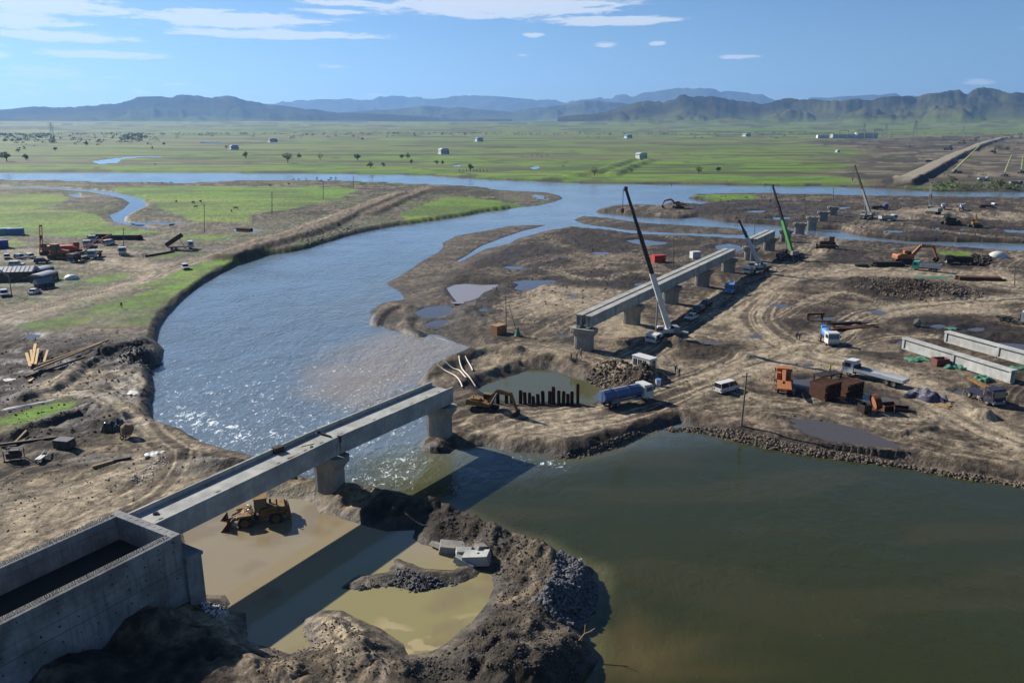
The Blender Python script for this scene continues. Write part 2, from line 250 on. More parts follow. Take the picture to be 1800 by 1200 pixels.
MOUNDS = [  # px, radii m, height, roughness
    (1515, 497, 9, 5, 1.7, .6), (1565, 504, 10, 5, 2.2, .6), (1620, 508, 10, 6, 2.5, .6), (1680, 518, 8, 5, 1.8, .6), (1545, 513, 8, 4, 1.2, .6), (1640, 522, 8, 4, 1.5, .6), (1060, 645, 5, 4, 1.7, .6), (1085, 652, 5, 4, 2.0, .6), (1118, 668, 6, 4, 2.3, .6), (1140, 660, 4, 3, 1.5, .5), (1095, 675, 5, 3.5, 1.3, .7),
    (1730, 734, 2.6, 2, 1.7, .5), (243, 630, 5, 3.2, 2.0, .4), (512, 855, 5, 3, 1.6, .5), (765, 778, 3.4, 2.6, 1.2, .5), (700, 487, 3, 2, 1.0, .4), (808, 487, 3, 2, .9, .4), (975, 314, 22, 9, 3.2, .5), (120, 1195, 5, 4, 2.4, .2), (250, 1110, 5, 3.4, 2.4, .2), (345, 1090, 3.5, 3, 1.0, .3),
    (600, 1100, 5, 3.5, 1.1, .4), (650, 1150, 5, 4, .9, .4), (700, 1185, 4, 3, 1.0, .4), (1000, 1150, 4, 3.5, 1.4, .4), (930, 1180, 4, 3, 1.4, .5), (980, 1035, 5, 6, 1.0, .6), (860, 1160, 4, 3, .9, .6), (1230, 478, 8, 4, 1.3, .5), (1110, 488, 7, 3, 1.2, .5), (1130, 420, 9, 5, .9, .5), (1450, 440, 7, 3, .7, .5),
    (1675, 388, 9, 6, 2.8, .3), (1700, 392, 10, 6, 2.6, .3), (1660, 420, 14, 5, 1.8, .6), (1610, 420, 12, 5, 1.6, .6), (1745, 262, 30, 20, 9, .3), (1640, 318, 25, 12, 3, .5), (1700, 285, 26, 12, 5, .3), (1725, 272, 30, 14, 6, .3), (1770, 290, 24, 10, 4, .3), (1690, 310, 14, 7, 2.5, .4), (1745, 318, 16, 7, 2.5, .4), (1615, 270, 20, 10, 3, .4), (1560, 262, 20, 10, 3, .4), (1680, 330, 22, 8, 3, .5), (1545, 322, 26, 12, 4, .2), (1585, 330, 20, 8, 2.5, .3), (1400, 385, 9, 4, 1.2, .5), (1290, 372, 12, 5, 1.3, .6), (1060, 369, 9, 3, 1.2, .5), (1240, 372, 10, 4, 1.2, .6),
    (190, 745, 4, 2.5, 1.4, .5), (320, 800, 5, 2.6, 1.2, .5), (380, 815, 6, 2.5, 1.3, .5), (220, 845, 4, 2.5, .8, .4), (60, 660, 5, 3, 1.1, .5), (85, 800, 4, 2, .7, .5), (900, 725, 3.5, 2.5, .9, .5), (860, 735, 4, 2, .7, .4), (1190, 605, 6, 3, 1.0, .5), (215, 457, 4, 3, .9, .3), (1050, 410, 10, 5, 1.1, .5), (1690, 556, 6, 3, .7, .5), (1780, 590, 7, 4, .9, .4)]
MOUND_XY = [(un(m[0], m[1], 0)[:2], m[2], m[3], m[4], m[5]) for m in MOUNDS]
COFFER = PX([(850, 690), (880, 660), (930, 642), (1005, 648), (1060, 672), (1078, 690), (1055, 712), (960, 712), (870, 712)], 0)

DARKZ = [PX(p) for p in [[(860, 455), (900, 435), (960, 428), (1010, 440), (1010, 470), (940, 482), (880, 480)], [(990, 408), (1060, 410), (1130, 425), (1100, 445), (1020, 435)], [(1420, 545), (1480, 535), (1560, 560), (1570, 585), (1500, 592), (1440, 580)], [(1080, 600), (1160, 595), (1240, 608), (1320, 628), (1280, 640), (1180, 630), (1100, 622)], [(-60, 600), (100, 590), (230, 600), (285, 615), (280, 640), (200, 660), (120, 650), (60, 700), (-60, 720)], [(150, 690), (230, 650), (262, 660), (265, 700), (230, 720), (180, 735), (120, 745)], [(300, 795), (380, 790), (450, 805), (400, 830), (300, 835)], [(1420, 660), (1520, 665), (1610, 690), (1600, 725), (1500, 725), (1430, 705)], [(1480, 492), (1560, 486), (1660, 496), (1740, 515), (1700, 532), (1580, 528), (1500, 510)], [(1590, 560), (1700, 560), (1830, 590), (1830, 630), (1700, 620), (1620, 600)], [(1200, 352), (1400, 352), (1560, 365), (1600, 385), (1480, 398), (1350, 390), (1230, 380)], [(1600, 385), (1800, 395), (1900, 420), (1700, 424), (1600, 415)], [(820, 500), (880, 490), (900, 540), (860, 575), (800, 590), (770, 575)], [(1000, 480), (1080, 475), (1160, 488), (1120, 505), (1030, 500)], [(1400, 430), (1500, 432), (1540, 445), (1460, 450)], [(1620, 440), (1760, 450), (1800, 470), (1680, 470)], [(850, 600), (930, 590), (1000, 600), (930, 612)], [(870, 735), (930, 725), (960, 740), (900, 750)], [(20, 770), (140, 745), (230, 750), (120, 800), (10, 800)], [(1330, 548), (1400, 552), (1420, 575), (1350, 575)], [(1150, 440), (1260, 440), (1330, 448), (1250, 470), (1180, 462)], [(720, 880), (800, 905), (880, 945), (840, 960), (760, 920)], [(760, 1200), (840, 1120), (900, 1090), (900, 1200)]]]
PALEZ = [PX(p) for p in [[(-60,570),(0,545),(120,515),(225,490),(255,478),(235,468),(120,462),(-60,458),(-60,446),(120,448),(250,458),(288,478),(250,504),(130,542),(0,576)],[(255,475),(330,452),(430,428),(440,436),(340,464),(285,490)],[(0,440),(60,436),(120,440),(200,436),(250,445),(120,455),(0,452)],[(1230, 650), (1330, 615), (1440, 605), (1560, 650), (1480, 655), (1380, 650), (1280, 672)], [(1400, 480), (1500, 462), (1620, 470), (1800, 485), (1800, 502), (1600, 486), (1480, 488)], [(1500, 540), (1620, 530), (1760, 535), (1800, 560), (1680, 552), (1560, 556)], [(850, 745), (930, 728), (1040, 725), (1120, 710), (1060, 745), (960, 765), (860, 775)], [(-60, 860), (120, 840), (280, 800), (330, 820), (240, 880), (100, 940), (-60, 1000)], [(860, 620), (930, 600), (1030, 612), (1010, 630), (930, 625), (850, 645)], [(1040, 560), (1110, 545), (1200, 590), (1150, 640), (1080, 640)], [(1260, 560), (1330, 510), (1400, 480), (1380, 520), (1340, 560), (1380, 600), (1340, 620)], [(950, 500), (1060, 505), (1130, 515), (1050, 545), (960, 560), (900, 545)], [(1560, 650), (1680, 690), (1800, 750), (1800, 790), (1680, 730), (1580, 690)], [(1500, 372), (1650, 365), (1800, 375), (1800, 388), (1640, 382), (1520, 390)]]]
def fields(X, Y, full=False):
    """ground height (and, with full, the colour layers) at world positions"""
    X = X.astype(F32); Y = Y.astype(F32)
    dist = np.hypot(X, Y)
    near = ss(900, 350, dist)
    wf = np.clip(dist / 160, .5, 5)
    wx = (fbm(X / (7 * wf), Y / (7 * wf), 3, 11) - .5) * 3.0 * wf; wy = (fbm(X / (7 * wf), Y / (7 * wf), 3, 12) - .5) * 3.0 * wf
    Xw = X + wx * .75; Yw = Y + wy * .75
    sl = np.full(X.shape, -25., F32)
    sN = sdf(LAND_NORTH, Xw, Yw); sL = sdf(LAND_LEFT, Xw, Yw); sS = sdf(LAND_SITE, Xw, Yw); sA = sdf(BAR_A, Xw, Yw); sB = sdf(BAR_B, Xw, Yw); sC = sdf(BAR_C, Xw, Yw)
    for s in (sN, sL, sS, sA, sB, sC): sl = np.maximum(sl, s)
    low = np.zeros(X.shape, F32)
    for p in LOW: low = np.maximum(low, ss(-6, 6, sdf(p, X, Y)))
    low = np.maximum(low, ss(-1, 1, sA))
    n1 = fbm(X / 9, Y / 9, 5, 1) - .5; n2 = fbm(X / 2.2, Y / 2.2, 4, 2) - .5; n0 = fbm(X / 45, Y / 45, 3, 3) - .5
    g = np.zeros(X.shape, F32)
    for p in GRASS: g = np.maximum(g, ss(-1.2, 2.2, sdf(p, X + wx * 1.3, Y + wy * 1.3, 8) + n1 * 5))
    pl = ss(0, 3, sN)
    g = np.maximum(g, pl)
    dirtN = ss(-25, 25, sdf(NPLAIN_DIRT, X + n0 * 120, Y + n0 * 120, 60) + n0 * 40)
    rough = 1 - g * .85
    land = n0 * .7 * (1 - low) + (n1 * .5 + n2 * .25) * rough * near + low * (-1.0 + n1 * .2)
    bw = np.where(low > .3, 9.0, np.where(sL > -2, 1.7, 2.2)).astype(F32)
    bankn = 1 + (n1 + n2) * .8
    t = np.clip(sl / (bw * bankn + .05), 0, 1)
    h = np.where(sl > 0, WL + (land - WL) * t ** .7, WL - np.minimum(-sl * .28, 2.5))
    # churned earth, and curving wheel tracks that follow the contours of a slow field
    site = np.clip(1 - g, 0, 1) * near * (sl > .5) * (1 - low * .7)
    dz = np.zeros(X.shape, F32); pz = np.zeros(X.shape, F32)
    for p in DARKZ: dz = np.maximum(dz, ss(-3, 3, sdf(p, X + wx * 1.6, Y + wy * 1.6, 9) + n1 * 9))
    for p in PALEZ: pz = np.maximum(pz, ss(-4, 4, sdf(p, X + wx, Y + wy, 9) + n1 * 6))
    churn = np.clip(ss(.56, .70, fbm(X / 13, Y / 10, 4, 61)) * .6 + dz * .85, 0, 1) * site * (1 - pz * .8)
    rid = 1 - np.abs(fbm(X / 2.6 + wx * .3, Y / 2.6, 3, 62) * 2 - 1) * 2.2
    h = h + churn * (rid * .26 + n2 * .35) + ((sL > 0) & (Y < 98) & (X > -30)) * (rid * .16 + n2 * .3)
    phi = fbm(X / 46 + 3, Y / 46, 2, 63); lane = fbm(phi * 150, fbm(X / 30, Y / 30, 2, 64) * 3, 3, 65)
    lanes = ss(.36, .5, fbm(X / 24, Y / 24, 3, 66)) * site * (1 - churn)
    h = h + (lane - .5) * .22 * lanes
    # far plain rises gently to the hills and undulates
    h = h + ss(2500, 9000, dist) * 60 + pl * ss(500, 2500, dist) * (fbm(X / 260, Y / 120, 3, 9) - .5) * 4.0
    for (c, rx, ry, hh, rr) in MOUND_XY:
        k = (np.abs(X - c[0]) < rx * 1.6) & (np.abs(Y - c[1]) < ry * 1.6 + rx)
        if not k.any(): continue
        q = np.hypot((X[k] - c[0] + wx[k] * .35) / rx, (Y[k] - c[1] + wy[k] * .35) / ry)
        b = np.clip(1 - q, 0, 1)
        h[k] += hh * np.minimum(b * 1.5, 1) ** 1.2 * (1 + rr * (n2[k] * .9 + n1[k] * 1.6)) * .72 * (sl[k] > -1)
    for (ln, hh, wd, tw) in RIDGES:
        d, s = pdist(ln, X + wx * .25, Y + wy * .25, wd + 1); d = np.abs(d)
        k = d < wd
        if k.any(): h[k] += hh * ss(wd, tw, d[k]) * (1 + (.35 * n1[k] + .5 * n2[k]) * (hh < 3))
    dirt_track = np.zeros(X.shape, F32); rutc = np.zeros(X.shape, F32)
    for (ln, wd, st) in TRACK_XY:
        d, s = pdist(ln, X + wx * .3, Y + wy * .3, wd * 1.5); a = np.abs(d)
        k = a < wd * 1.45
        if not k.any(): continue
        dk = d[k]; m = ss(wd * 1.4, wd * .5, a[k] + n1[k] * 3) * st
        ph = (vnoise(s[k] / 22, dk * .12, 5) - .5) * 3.5 + n1[k] * 2
        q = fbm(s[k] / 17, (dk + ph) / .75, 3, 6) * .75 + vnoise(s[k] / 40, (dk + ph) / 1.9, 8) * .55 - .15
        wl = np.zeros(q.shape, F32)
        for j in range(max(2, int(wd / 1.6))):
            off = (j + .5) * 2 * wd / max(2, int(wd / 1.6)) - wd + (vnoise(s[k] / 26 + j * 7, s[k] * 0, 21 + j) - .5) * 4.2
            for w_ in (-.95, .95): wl = np.maximum(wl, np.exp(-((dk - off + w_) / .24) ** 2) * ss(.25, .55, vnoise(s[k] / 15 + j * 3, s[k] * 0 + j, 41)))
        q = np.clip(q * .75 + wl * .55, 0, 1.2)
        h[k] += (q - .5) * .20 * m - .05 * m - wl * m * .08
        rutc[k] = np.where(m > dirt_track[k], q, rutc[k]); dirt_track[k] = np.maximum(dirt_track[k], m)
    spit = sdf(SPIT, X + wx * .15, Y + wy * .15, 6)
    pit = sdf(COFFER, Xw, Yw, 10)
    h = np.where(pit > -1, np.minimum(h, 0.2 - np.clip(pit + 1, 0, 3.2) * .62 + n2 * .5), h)
    pondm = np.full(X.shape, -9., F32); foamp = np.full(X.shape, -9., F32)
    for i, (p, xy) in enumerate(zip(PONDS, POND_XY)):
        jx, jy = (wx * .22, wy * .22) if i in (0, 1) else (wx * .5, wy * .5)
        s = sdf(xy, X + jx, Y + jy, 8)
        if i == 0: s = np.where(spit > -1, np.minimum(s, -spit * 1.0), s)
        k = s > -6
        if not k.any(): continue
        deep = p[1] + .03 - np.clip(s[k], 0, 6) * .30
        edge = p[1] + .03 + np.clip(-s[k], 0, 6) * (.42 if i in (0, 1) else .22) * (1 + n2[k] * 1.5)
        h[k] = np.where(s[k] > 0, np.minimum(deep, deep), np.where(p[1] < -1.3, np.clip(h[k], p[1] + .02, np.maximum(edge, p[1] + .03)), np.minimum(np.where(s[k] > -1.2, np.maximum(h[k], p[1] + .03), h[k]), edge)))
        pondm = np.maximum(pondm, s)
    k = spit > -.6
    h[k] = np.maximum(h[k], -1.5 + np.clip(spit[k] + .6, 0, 2) * .4 + n2[k] * .5)
    if not full: return h
    return dict(h=h, sl=sl, sN=sN, sL=sL, sS=sS, sA=sA, sB=sB, low=low, g=g, pl=pl, dirtN=dirtN, n0=n0, n1=n1, n2=n2, wx=wx, wy=wy, trk=dirt_track, rut=rutc, pond=pondm, dist=dist, near=near, churn=churn, dz=dz, pz=pz, lane=lane, lanes=lanes, rid=rid, pit=pit, spit=spit)
def gz(x, y):
    return float(fields(np.array([x], F32), np.array([y], F32))[0])
def G(u, v):                                        # a point on the ground under a photo pixel
    z = 0.0
    for _ in range(3):
        p = un(u, v, z); z = gz(p[0], p[1])
    return Vector((p[0], p[1], z))
# ------------------------------------------------------------------ the ground sheet: one fan of quads, dense near the bridge, reaching past the foot of the hills
APEX = 25.0
_v = np.concatenate([np.arange(1480, 262, -1.6), np.arange(262, 226, -1.0), np.array([225, 224, 223, 222.3, 221.6, 221, 220.5])])
ROWY = np.array([un(900, v, 0)[1] for v in _v]); ROWY = np.concatenate([np.linspace(12, ROWY[0], 12)[:-1], ROWY])
NC = 1010; RAT = np.linspace(-.74, .74, NC)
GX = (RAT[None, :] * (ROWY[:, None] + APEX)).astype(F32); GY = np.repeat(ROWY[:, None], NC, 1).astype(F32)
NR = len(ROWY)
FD = fields(GX.ravel(), GY.ravel(), True)
GH = FD['h'].reshape(NR, NC)
def gz(x, y):                                       # ground height by lookup in the sheet
    r = np.searchsorted(ROWY, y) - 1; r = min(max(r, 0), NR - 2)
    fr = min(max((y - ROWY[r]) / (ROWY[r + 1] - ROWY[r]), 0), 1)
    c = (x / (y + APEX) - RAT[0]) / (RAT[1] - RAT[0]); c = min(max(c, 0), NC - 1.001); ci = int(c); fc = c - ci
    a = GH[r, ci] * (1 - fc) + GH[r, ci + 1] * fc; b = GH[r + 1, ci] * (1 - fc) + GH[r + 1, ci + 1] * fc
    return float(a * (1 - fr) + b * fr)
def G(u, v, zoff=0.0):
    z = 0.0
    for _ in range(4):
        p = un(u, v, z); z = max(gz(p[0], p[1]), WL)
    return Vector((p[0], p[1], gz(p[0], p[1]) + zoff))

def link(o, parent=None):
    COL.objects.link(o)
    if parent is not None: o.parent = parent
    return o
def grid_mesh(name, X, Y, Z, keep=None):
    nr, nc = X.shape
    idx = np.arange(nr * nc).reshape(nr, nc)
    q = np.stack([idx[:-1, :-1], idx[:-1, 1:], idx[1:, 1:], idx[1:, :-1]], -1).reshape(-1, 4)
    if keep is not None: q = q[keep.reshape(-1)]
    used = np.zeros(nr * nc, bool); used[q.ravel()] = True
    remap = np.cumsum(used) - 1; q = remap[q]
    co = np.stack([X.ravel(), Y.ravel(), Z.ravel()], -1)[used].astype(F32)
    me = bpy.data.meshes.new(name)
    me.vertices.add(len(co)); me.vertices.foreach_set('co', co.ravel())
    me.loops.add(len(q) * 4); me.loops.foreach_set('vertex_index', q.ravel().astype(np.int32))
    me.polygons.add(len(q)); me.polygons.foreach_set('loop_start', (np.arange(len(q)) * 4).astype(np.int32))
    me.polygons.foreach_set('use_smooth', np.ones(len(q), bool))
    me.update(calc_edges=True); me.validate()
    return me, used
def set_col(me, name, rgb):
    a = me.attributes.new(name, 'FLOAT_COLOR', 'POINT'); c = np.ones((len(rgb), 4), F32); c[:, :3] = rgb; a.data.foreach_set('color', c.ravel())
def set_f(me, name, val):
    a = me.attributes.new(name, 'FLOAT', 'POINT'); a.data.foreach_set('value', val.astype(F32).ravel())

def new_mat(name):
    m = bpy.data.materials.new(name); m.use_nodes = True; t = m.node_tree; b = t.nodes['Principled BSDF']; return m, t, b
def paint(f):                                        # ground colours: what the ground is made of
    X = GX.ravel(); Y = GY.ravel()
    C = lambda *c: np.array(lin(*c), F32)
    def mx(a, b, m): return a + (b - a) * np.clip(m, 0, 1)[:, None]
    n0, n1, n2 = f['n0'], f['n1'], f['n2']
    # streaks that bend with the warp field, as graders and tracks leave them
    st = fbm(X / 26 + f['wx'] * .22, Y / 5.0 + f['wy'] * .5, 4, 31); st2 = fbm((X * .86 - Y * .5) / 3.2, (X * .5 + Y * .86) / 16, 4, 33)
    big = fbm(X / 34, Y / 34, 4, 35); fine = fbm(X / 1.1, Y / 1.1, 3, 36)
    tan, brown, dark, grey = C(144, 128, 107), C(98, 81, 65), C(50, 40, 32), C(110, 104, 95)
    col = np.repeat(brown[None, :], X.size, 0)
    col = mx(col, tan, ss(.40, .66, st * .55 + big * .55 - .05 + n1 * .3))
    col = mx(col, dark, ss(.49, .60, st2 * .6 + (1 - big) * .42) * .9)
    col = mx(col, dark * .8, ss(.54, .62, fbm(X / 11 + 9, Y / 7, 5, 37)) * .85)
    left = ss(-5, 5, f['sL'])
    lot = left * ss(120, 160, Y) * ss(420, 380, Y)
    col = mx(col, mx(np.repeat(grey[None], X.size, 0), tan * .9, ss(.35, .65, st)), lot * .85)
    fore = left * ss(125, 100, Y)
    col = mx(col, C(164, 146, 112), fore * ss(.42, .60, st * .6 + big * .4) * .7)
    col = mx(col, C(104, 95, 82), left * ss(92, 84, Y) * ss(-22, -10, X) * .85)
    col = mx(col, C(146, 129, 104), f['lanes'] * ss(.48, .68, f['lane']) * .75); col = mx(col, C(58, 48, 38), f['lanes'] * ss(.46, .30, f['lane']) * .75)
    col = mx(col, C(156, 141, 117), f['pz'] * (1 - lot * .25) * .8)
    col = mx(col, C(60, 49, 39), f['dz'] * .7)
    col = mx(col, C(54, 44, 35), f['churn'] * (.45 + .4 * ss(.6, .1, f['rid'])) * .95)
    # tracks
    tr = f['trk']; col = mx(col, C(160, 145, 121), tr * (.25 + .75 * ss(.3, .6, f['rut']))); col = mx(col, C(70, 58, 46), tr * ss(.42, .22, f['rut']) * .7)
    # sand bars and gravel near the water
    col = mx(col, mx(np.repeat(C(124, 112, 96)[None], X.size, 0), C(92, 84, 74), ss(.4, .6, st)), f['low'] * .85)
    col = mx(col, C(86, 80, 70), ss(9, 1, f['sN']) * ss(-1, 1, f['sN']) * .4)
    bars = np.maximum(ss(-2, 2, f['sB']), ss(-2, 2, f['sA'])); col = mx(col, C(112, 100, 86), bars * ss(.5, .3, st) * .7); col = mx(col, C(66, 56, 47), bars * ss(.47, .66, st2) * .8)
    # mud close to the river, wet
    wet = ss(1.9, .2, f['sl'] + n2 * 1.5) * ss(-4, 0, f['sl'] + 2)
    col = mx(col, col * .55, wet)
    col = mx(col, C(70, 66, 50), ss(0, -3, f['sl']))
    # grass
    gn = fbm(X / 30, Y / 14, 4, 41); gfar = fbm(X / 420, Y / 90, 4, 43); gstr = fbm(X / 150, Y / 22, 4, 45)
    green = mx(mx(np.repeat(C(100, 134, 30)[None], X.size, 0), C(80, 104, 34), ss(.38, .68, gn)), C(120, 136, 52), ss(.54, .74, gstr))
    gm = fbm(X / 5, Y / 3.5, 4, 93); green = mx(green, C(70, 74, 36), ss(.5, .72, gm) * .7 * ss(600, 200, Y)); green = mx(green, C(126, 118, 74), ss(.56, .74, fbm(X / 9 + 4, Y / 5, 4, 94)) * .6 * ss(420, 180, Y))
    ditch = ss(.03, .008, np.abs(fbm(X / 170, Y / 60, 3, 95) - .5)); green = mx(green, C(56, 56, 34), ditch * f['pl'] * .75)
    far = ss(700, 1900, f['dist'])
    green = mx(green, mx(np.repeat(C(94, 114, 50)[None], X.size, 0), C(118, 130, 72), ss(.4, .6, gfar)), far * .9)
    green = mx(green, C(98, 90, 68), ss(.535, .62, gfar * .6 + gstr * .4) * f['pl'] * .85 * ss(450, 700, Y))
    green = mx(green, C(60, 64, 38), ss(.58, .66, fbm(X / 200 + 5, Y / 30, 4, 47)) * f['pl'] * .8)
    gs = f['g'] * (1 - f['dirtN']) * (1 - ss(.2, .7, tr))
    left_g = left * (1 - f['pl'])
    gs = gs * (1 - left_g * ss(.52, .68, fbm(X / 12, Y / 6, 4, 49)) * .5 * ss(300, 200, Y))
    col = mx(col, green, gs)
    col = mx(col, green * .9 + .02, left_g * (1 - f['g']) * ss(170, 220, Y) * ss(.50, .62, fbm(X / 20, Y / 9, 4, 51)) * .55 * (1 - tr))
    # far building-site dirt on the plain
    dn = mx(np.repeat(C(112, 98, 80)[None], X.size, 0), C(78, 72, 56), ss(.42, .6, fbm(X / 60, Y / 22, 4, 53)))
    dn = mx(dn, C(84, 88, 50), ss(.56, .66, fbm(X / 50 + 3, Y / 25, 3, 54)) * .8)
    col = mx(col, dn, f['dirtN'] * f['pl'])
    col = mx(col, C(150, 136, 112), f['dirtN'] * f['pl'] * ss(.56, .60, fbm(X / 45 + 7, Y / 30, 4, 59)) * .8); col = mx(col, C(62, 54, 45), f['dirtN'] * f['pl'] * ss(.56, .64, fbm(X / 38, Y / 20, 4, 60)) * .8)
    # railway embankment: pale crushed top, dark broken slope
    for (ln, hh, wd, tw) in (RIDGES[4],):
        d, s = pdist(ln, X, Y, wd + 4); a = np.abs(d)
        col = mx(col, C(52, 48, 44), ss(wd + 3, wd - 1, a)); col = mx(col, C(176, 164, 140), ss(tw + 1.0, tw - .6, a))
    for (ln, hh, wd, tw) in RIDGES[:2]:
        d, s = pdist(ln, X, Y, wd + 2); a = np.abs(d)
        col = mx(col, C(92, 78, 62), ss(wd, wd - 2, a) * .8); col = mx(col, C(138, 122, 100), ss(tw + .6, tw - .6, a) * .8)
    # cut bank faces: raw dark earth with rubble
    bank = ss(2.6, .5, f['sl']) * ss(-.6, .2, f['sl']) * (1 - f['low']); col = mx(col, C(74, 62, 50) * (1.0), bank * .75)
    rub = ss(.52, .62, fine); col = mx(col, col * .62, rub * .45 * f['near'] * (1 - gs)); col = mx(col, col * 1.28, ss(.60, .70, 1 - fine) * .5 * f['near'] * (1 - gs))
    g1 = fbm(X / .75, Y / .75, 3, 91); g2 = fbm(X / 2.4, Y / 2.0, 4, 92)
    col = col * (1 + f['near'] * (1 - gs * .45) * np.clip((g1 - .5) * 2.2 * (1 - f['pz'] * .5) + (g2 - .5) * .8, -.5, .6))[:, None]
    # churned wet earth round the ponds
    pe = ss(-2.4, -.1, f['pond'] + n2 * 2) ; col = mx(col, col * .62, pe * .8)
    wetm = np.clip(np.maximum(wet, pe * .9), 0, 1) * (1 - gs)
    wetm = np.maximum(wetm, f['dz'] * ss(.5, .62, fbm(X / 6, Y / 4, 3, 58)) * .7 * (1 - gs))
    wetm = np.maximum(wetm, ss(.62, .72, fbm(X / 14 + 2, Y / 6, 4, 57)) * .5 * (1 - gs) * (1 - tr) * f['near'])
    return np.clip(col * (.70 - .20 * (1 - gs) * (1 - np.maximum(f['pz'], tr)) + .05 * f['pz'] * (1 - gs))[:, None], 0.004, .6), wetm
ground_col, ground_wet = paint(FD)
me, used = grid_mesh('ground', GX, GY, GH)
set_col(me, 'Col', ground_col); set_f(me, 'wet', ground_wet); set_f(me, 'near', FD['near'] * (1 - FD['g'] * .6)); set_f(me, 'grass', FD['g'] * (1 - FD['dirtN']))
ground = link(bpy.data.objects.new('ground', me)); ground['kind'] = 'structure'
m, t, b = new_mat('ground')
at = N(t, 'ShaderNodeAttribute', attribute_name='Col'); aw = N(t, 'ShaderNodeAttribute', attribute_name='wet'); an = N(t, 'ShaderNodeAttribute', attribute_name='near')
geo = N(t, 'ShaderNodeNewGeometry'); pos = geo.outputs['Position']
nf = noise(t, pos, 3.2, 7, .74); ng = noise(t, pos, .35, 5, .65)
k = math_(t, 'ADD', math_(t, 'MULTIPLY', nf, 2.6), math_(t, 'MULTIPLY', ng, .7)); k = math_(t, 'MINIMUM', math_(t, 'MAXIMUM', math_(t, 'ADD', k, -.64), .25), 1.9)
kc = N(t, 'ShaderNodeCombineXYZ')
for i in range(3): t.links.new(k, kc.inputs[i])
cc = mixc(t, 1.0, at.outputs[0], kc.outputs[0], 'MULTIPLY')
t.links.new(cc, b.inputs['Base Color'])
t.links.new(math_(t, 'SUBTRACT', .95, math_(t, 'MULTIPLY', aw.outputs['Fac'], .42)), b.inputs['Roughness'])
b.inputs['Specular IOR Level'].default_value = .28
bp = N(t, 'ShaderNodeBump'); bp.inputs['Distance'].default_value = .35
nb = noise(t, pos, 1.4, 8, .66)
t.links.new(nb, bp.inputs['Height']); t.links.new(math_(t, 'MULTIPLY', an.outputs['Fac'], .85), bp.inputs['Strength']); t.links.new(bp.outputs[0], b.inputs['Normal'])
me.materials.append(m)

# ------------------------------------------------------------------ water
def water_mat(name, bump, scale, rough, spec=.5, foam=False, stretch=(1, 1, 1)):
    m, t, b = new_mat(name)
    at = N(t, 'ShaderNodeAttribute', attribute_name='Col'); geo = N(t, 'ShaderNodeNewGeometry')
    mp = N(t, 'ShaderNodeMapping'); mp.inputs['Scale'].default_value = stretch; mp.inputs['Rotation'].default_value = (0, 0, .5); t.links.new(geo.outputs['Position'], mp.inputs[0])
    col = at.outputs[0]
    if foam:
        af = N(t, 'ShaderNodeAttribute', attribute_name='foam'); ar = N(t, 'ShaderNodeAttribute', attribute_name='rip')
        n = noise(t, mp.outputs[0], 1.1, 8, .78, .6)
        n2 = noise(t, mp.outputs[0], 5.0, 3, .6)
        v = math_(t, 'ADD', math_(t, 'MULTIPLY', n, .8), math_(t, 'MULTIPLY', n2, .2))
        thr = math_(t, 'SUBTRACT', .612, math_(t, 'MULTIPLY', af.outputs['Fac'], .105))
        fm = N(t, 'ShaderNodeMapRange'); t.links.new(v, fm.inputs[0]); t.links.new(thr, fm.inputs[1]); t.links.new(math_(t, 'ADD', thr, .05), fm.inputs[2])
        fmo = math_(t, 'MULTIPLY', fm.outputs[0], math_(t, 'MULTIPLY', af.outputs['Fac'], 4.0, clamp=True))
        col = mixc(t, fmo, col, (.62, .66, .68))  # foam and sun glints, both painted into the colour as pale flecks
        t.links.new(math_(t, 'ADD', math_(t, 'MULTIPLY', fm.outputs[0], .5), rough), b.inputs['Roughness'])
    else: b.inputs['Roughness'].default_value = rough
    t.links.new(col, b.inputs['Base Color']); b.inputs['IOR'].default_value = 1.33; b.inputs['Specular IOR Level'].default_value = spec
    a = noise(t, mp.outputs[0], scale, 3, .55, .35); c = noise(t, mp.outputs[0], scale * .17, 2, .5, .2)
    hgt = math_(t, 'ADD', a, math_(t, 'MULTIPLY', c, 2.2))
    bp = N(t, 'ShaderNodeBump'); bp.inputs['Distance'].default_value = .22; t.links.new(hgt, bp.inputs['Height'])
    if foam: t.links.new(math_(t, 'MULTIPLY', ar.outputs['Fac'], bump), bp.inputs['Strength'])
    else: bp.inputs['Strength'].default_value = bump
    t.links.new(bp.outputs[0], b.inputs['Normal']); return m
sr, sc = 3, 4
wx_, wy_ = GX[::sr, ::sc], GY[::sr, ::sc]; wh = GH[::sr, ::sc]; wsl = FD['sl'].reshape(NR, NC)[::sr, ::sc]
low_ = wsl < 6
kq = (low_[:-1, :-1] | low_[1:, :-1] | low_[:-1, 1:] | low_[1:, 1:]) & (wy_[:-1, :-1] < 1400)
me, used = grid_mesh('river', wx_, wy_, np.full(wx_.shape, WL), kq)
x = wx_.ravel()[used]; y = wy_.ravel()[used]; hh = wh.ravel()[used]; ws = -wsl.ravel()[used]
C = lambda *c: np.array(lin(*c), F32)
def mx(a, b_, m_): return a + (b_ - a) * np.clip(m_, 0, 1)[:, None]
wn = fbm(x / 30, y / 20, 4, 71) - .5
down = ss(118, 96, y + (x + 5) * -.30 + wn * 10)                       # downstream pool below the bridge: deep olive
wc = np.repeat(C(92, 103, 110)[None], x.size, 0)
wc = mx(wc, C(42, 45, 19), down)
wc = mx(wc, C(52, 50, 24), down * ss(.05, .25, fbm(x / 22 + wn * 2, y / 5, 4, 73) - .45) * .7)
silt = ss(-5, 9, sdf(PX([(545, 660), (600, 600), (690, 575), (770, 600), (835, 615), (760, 660), (700, 720), (600, 720)], WL), x + wn * 22, y + wn * 22, 20))
wc = mx(wc, C(132, 118, 98), silt * .78)
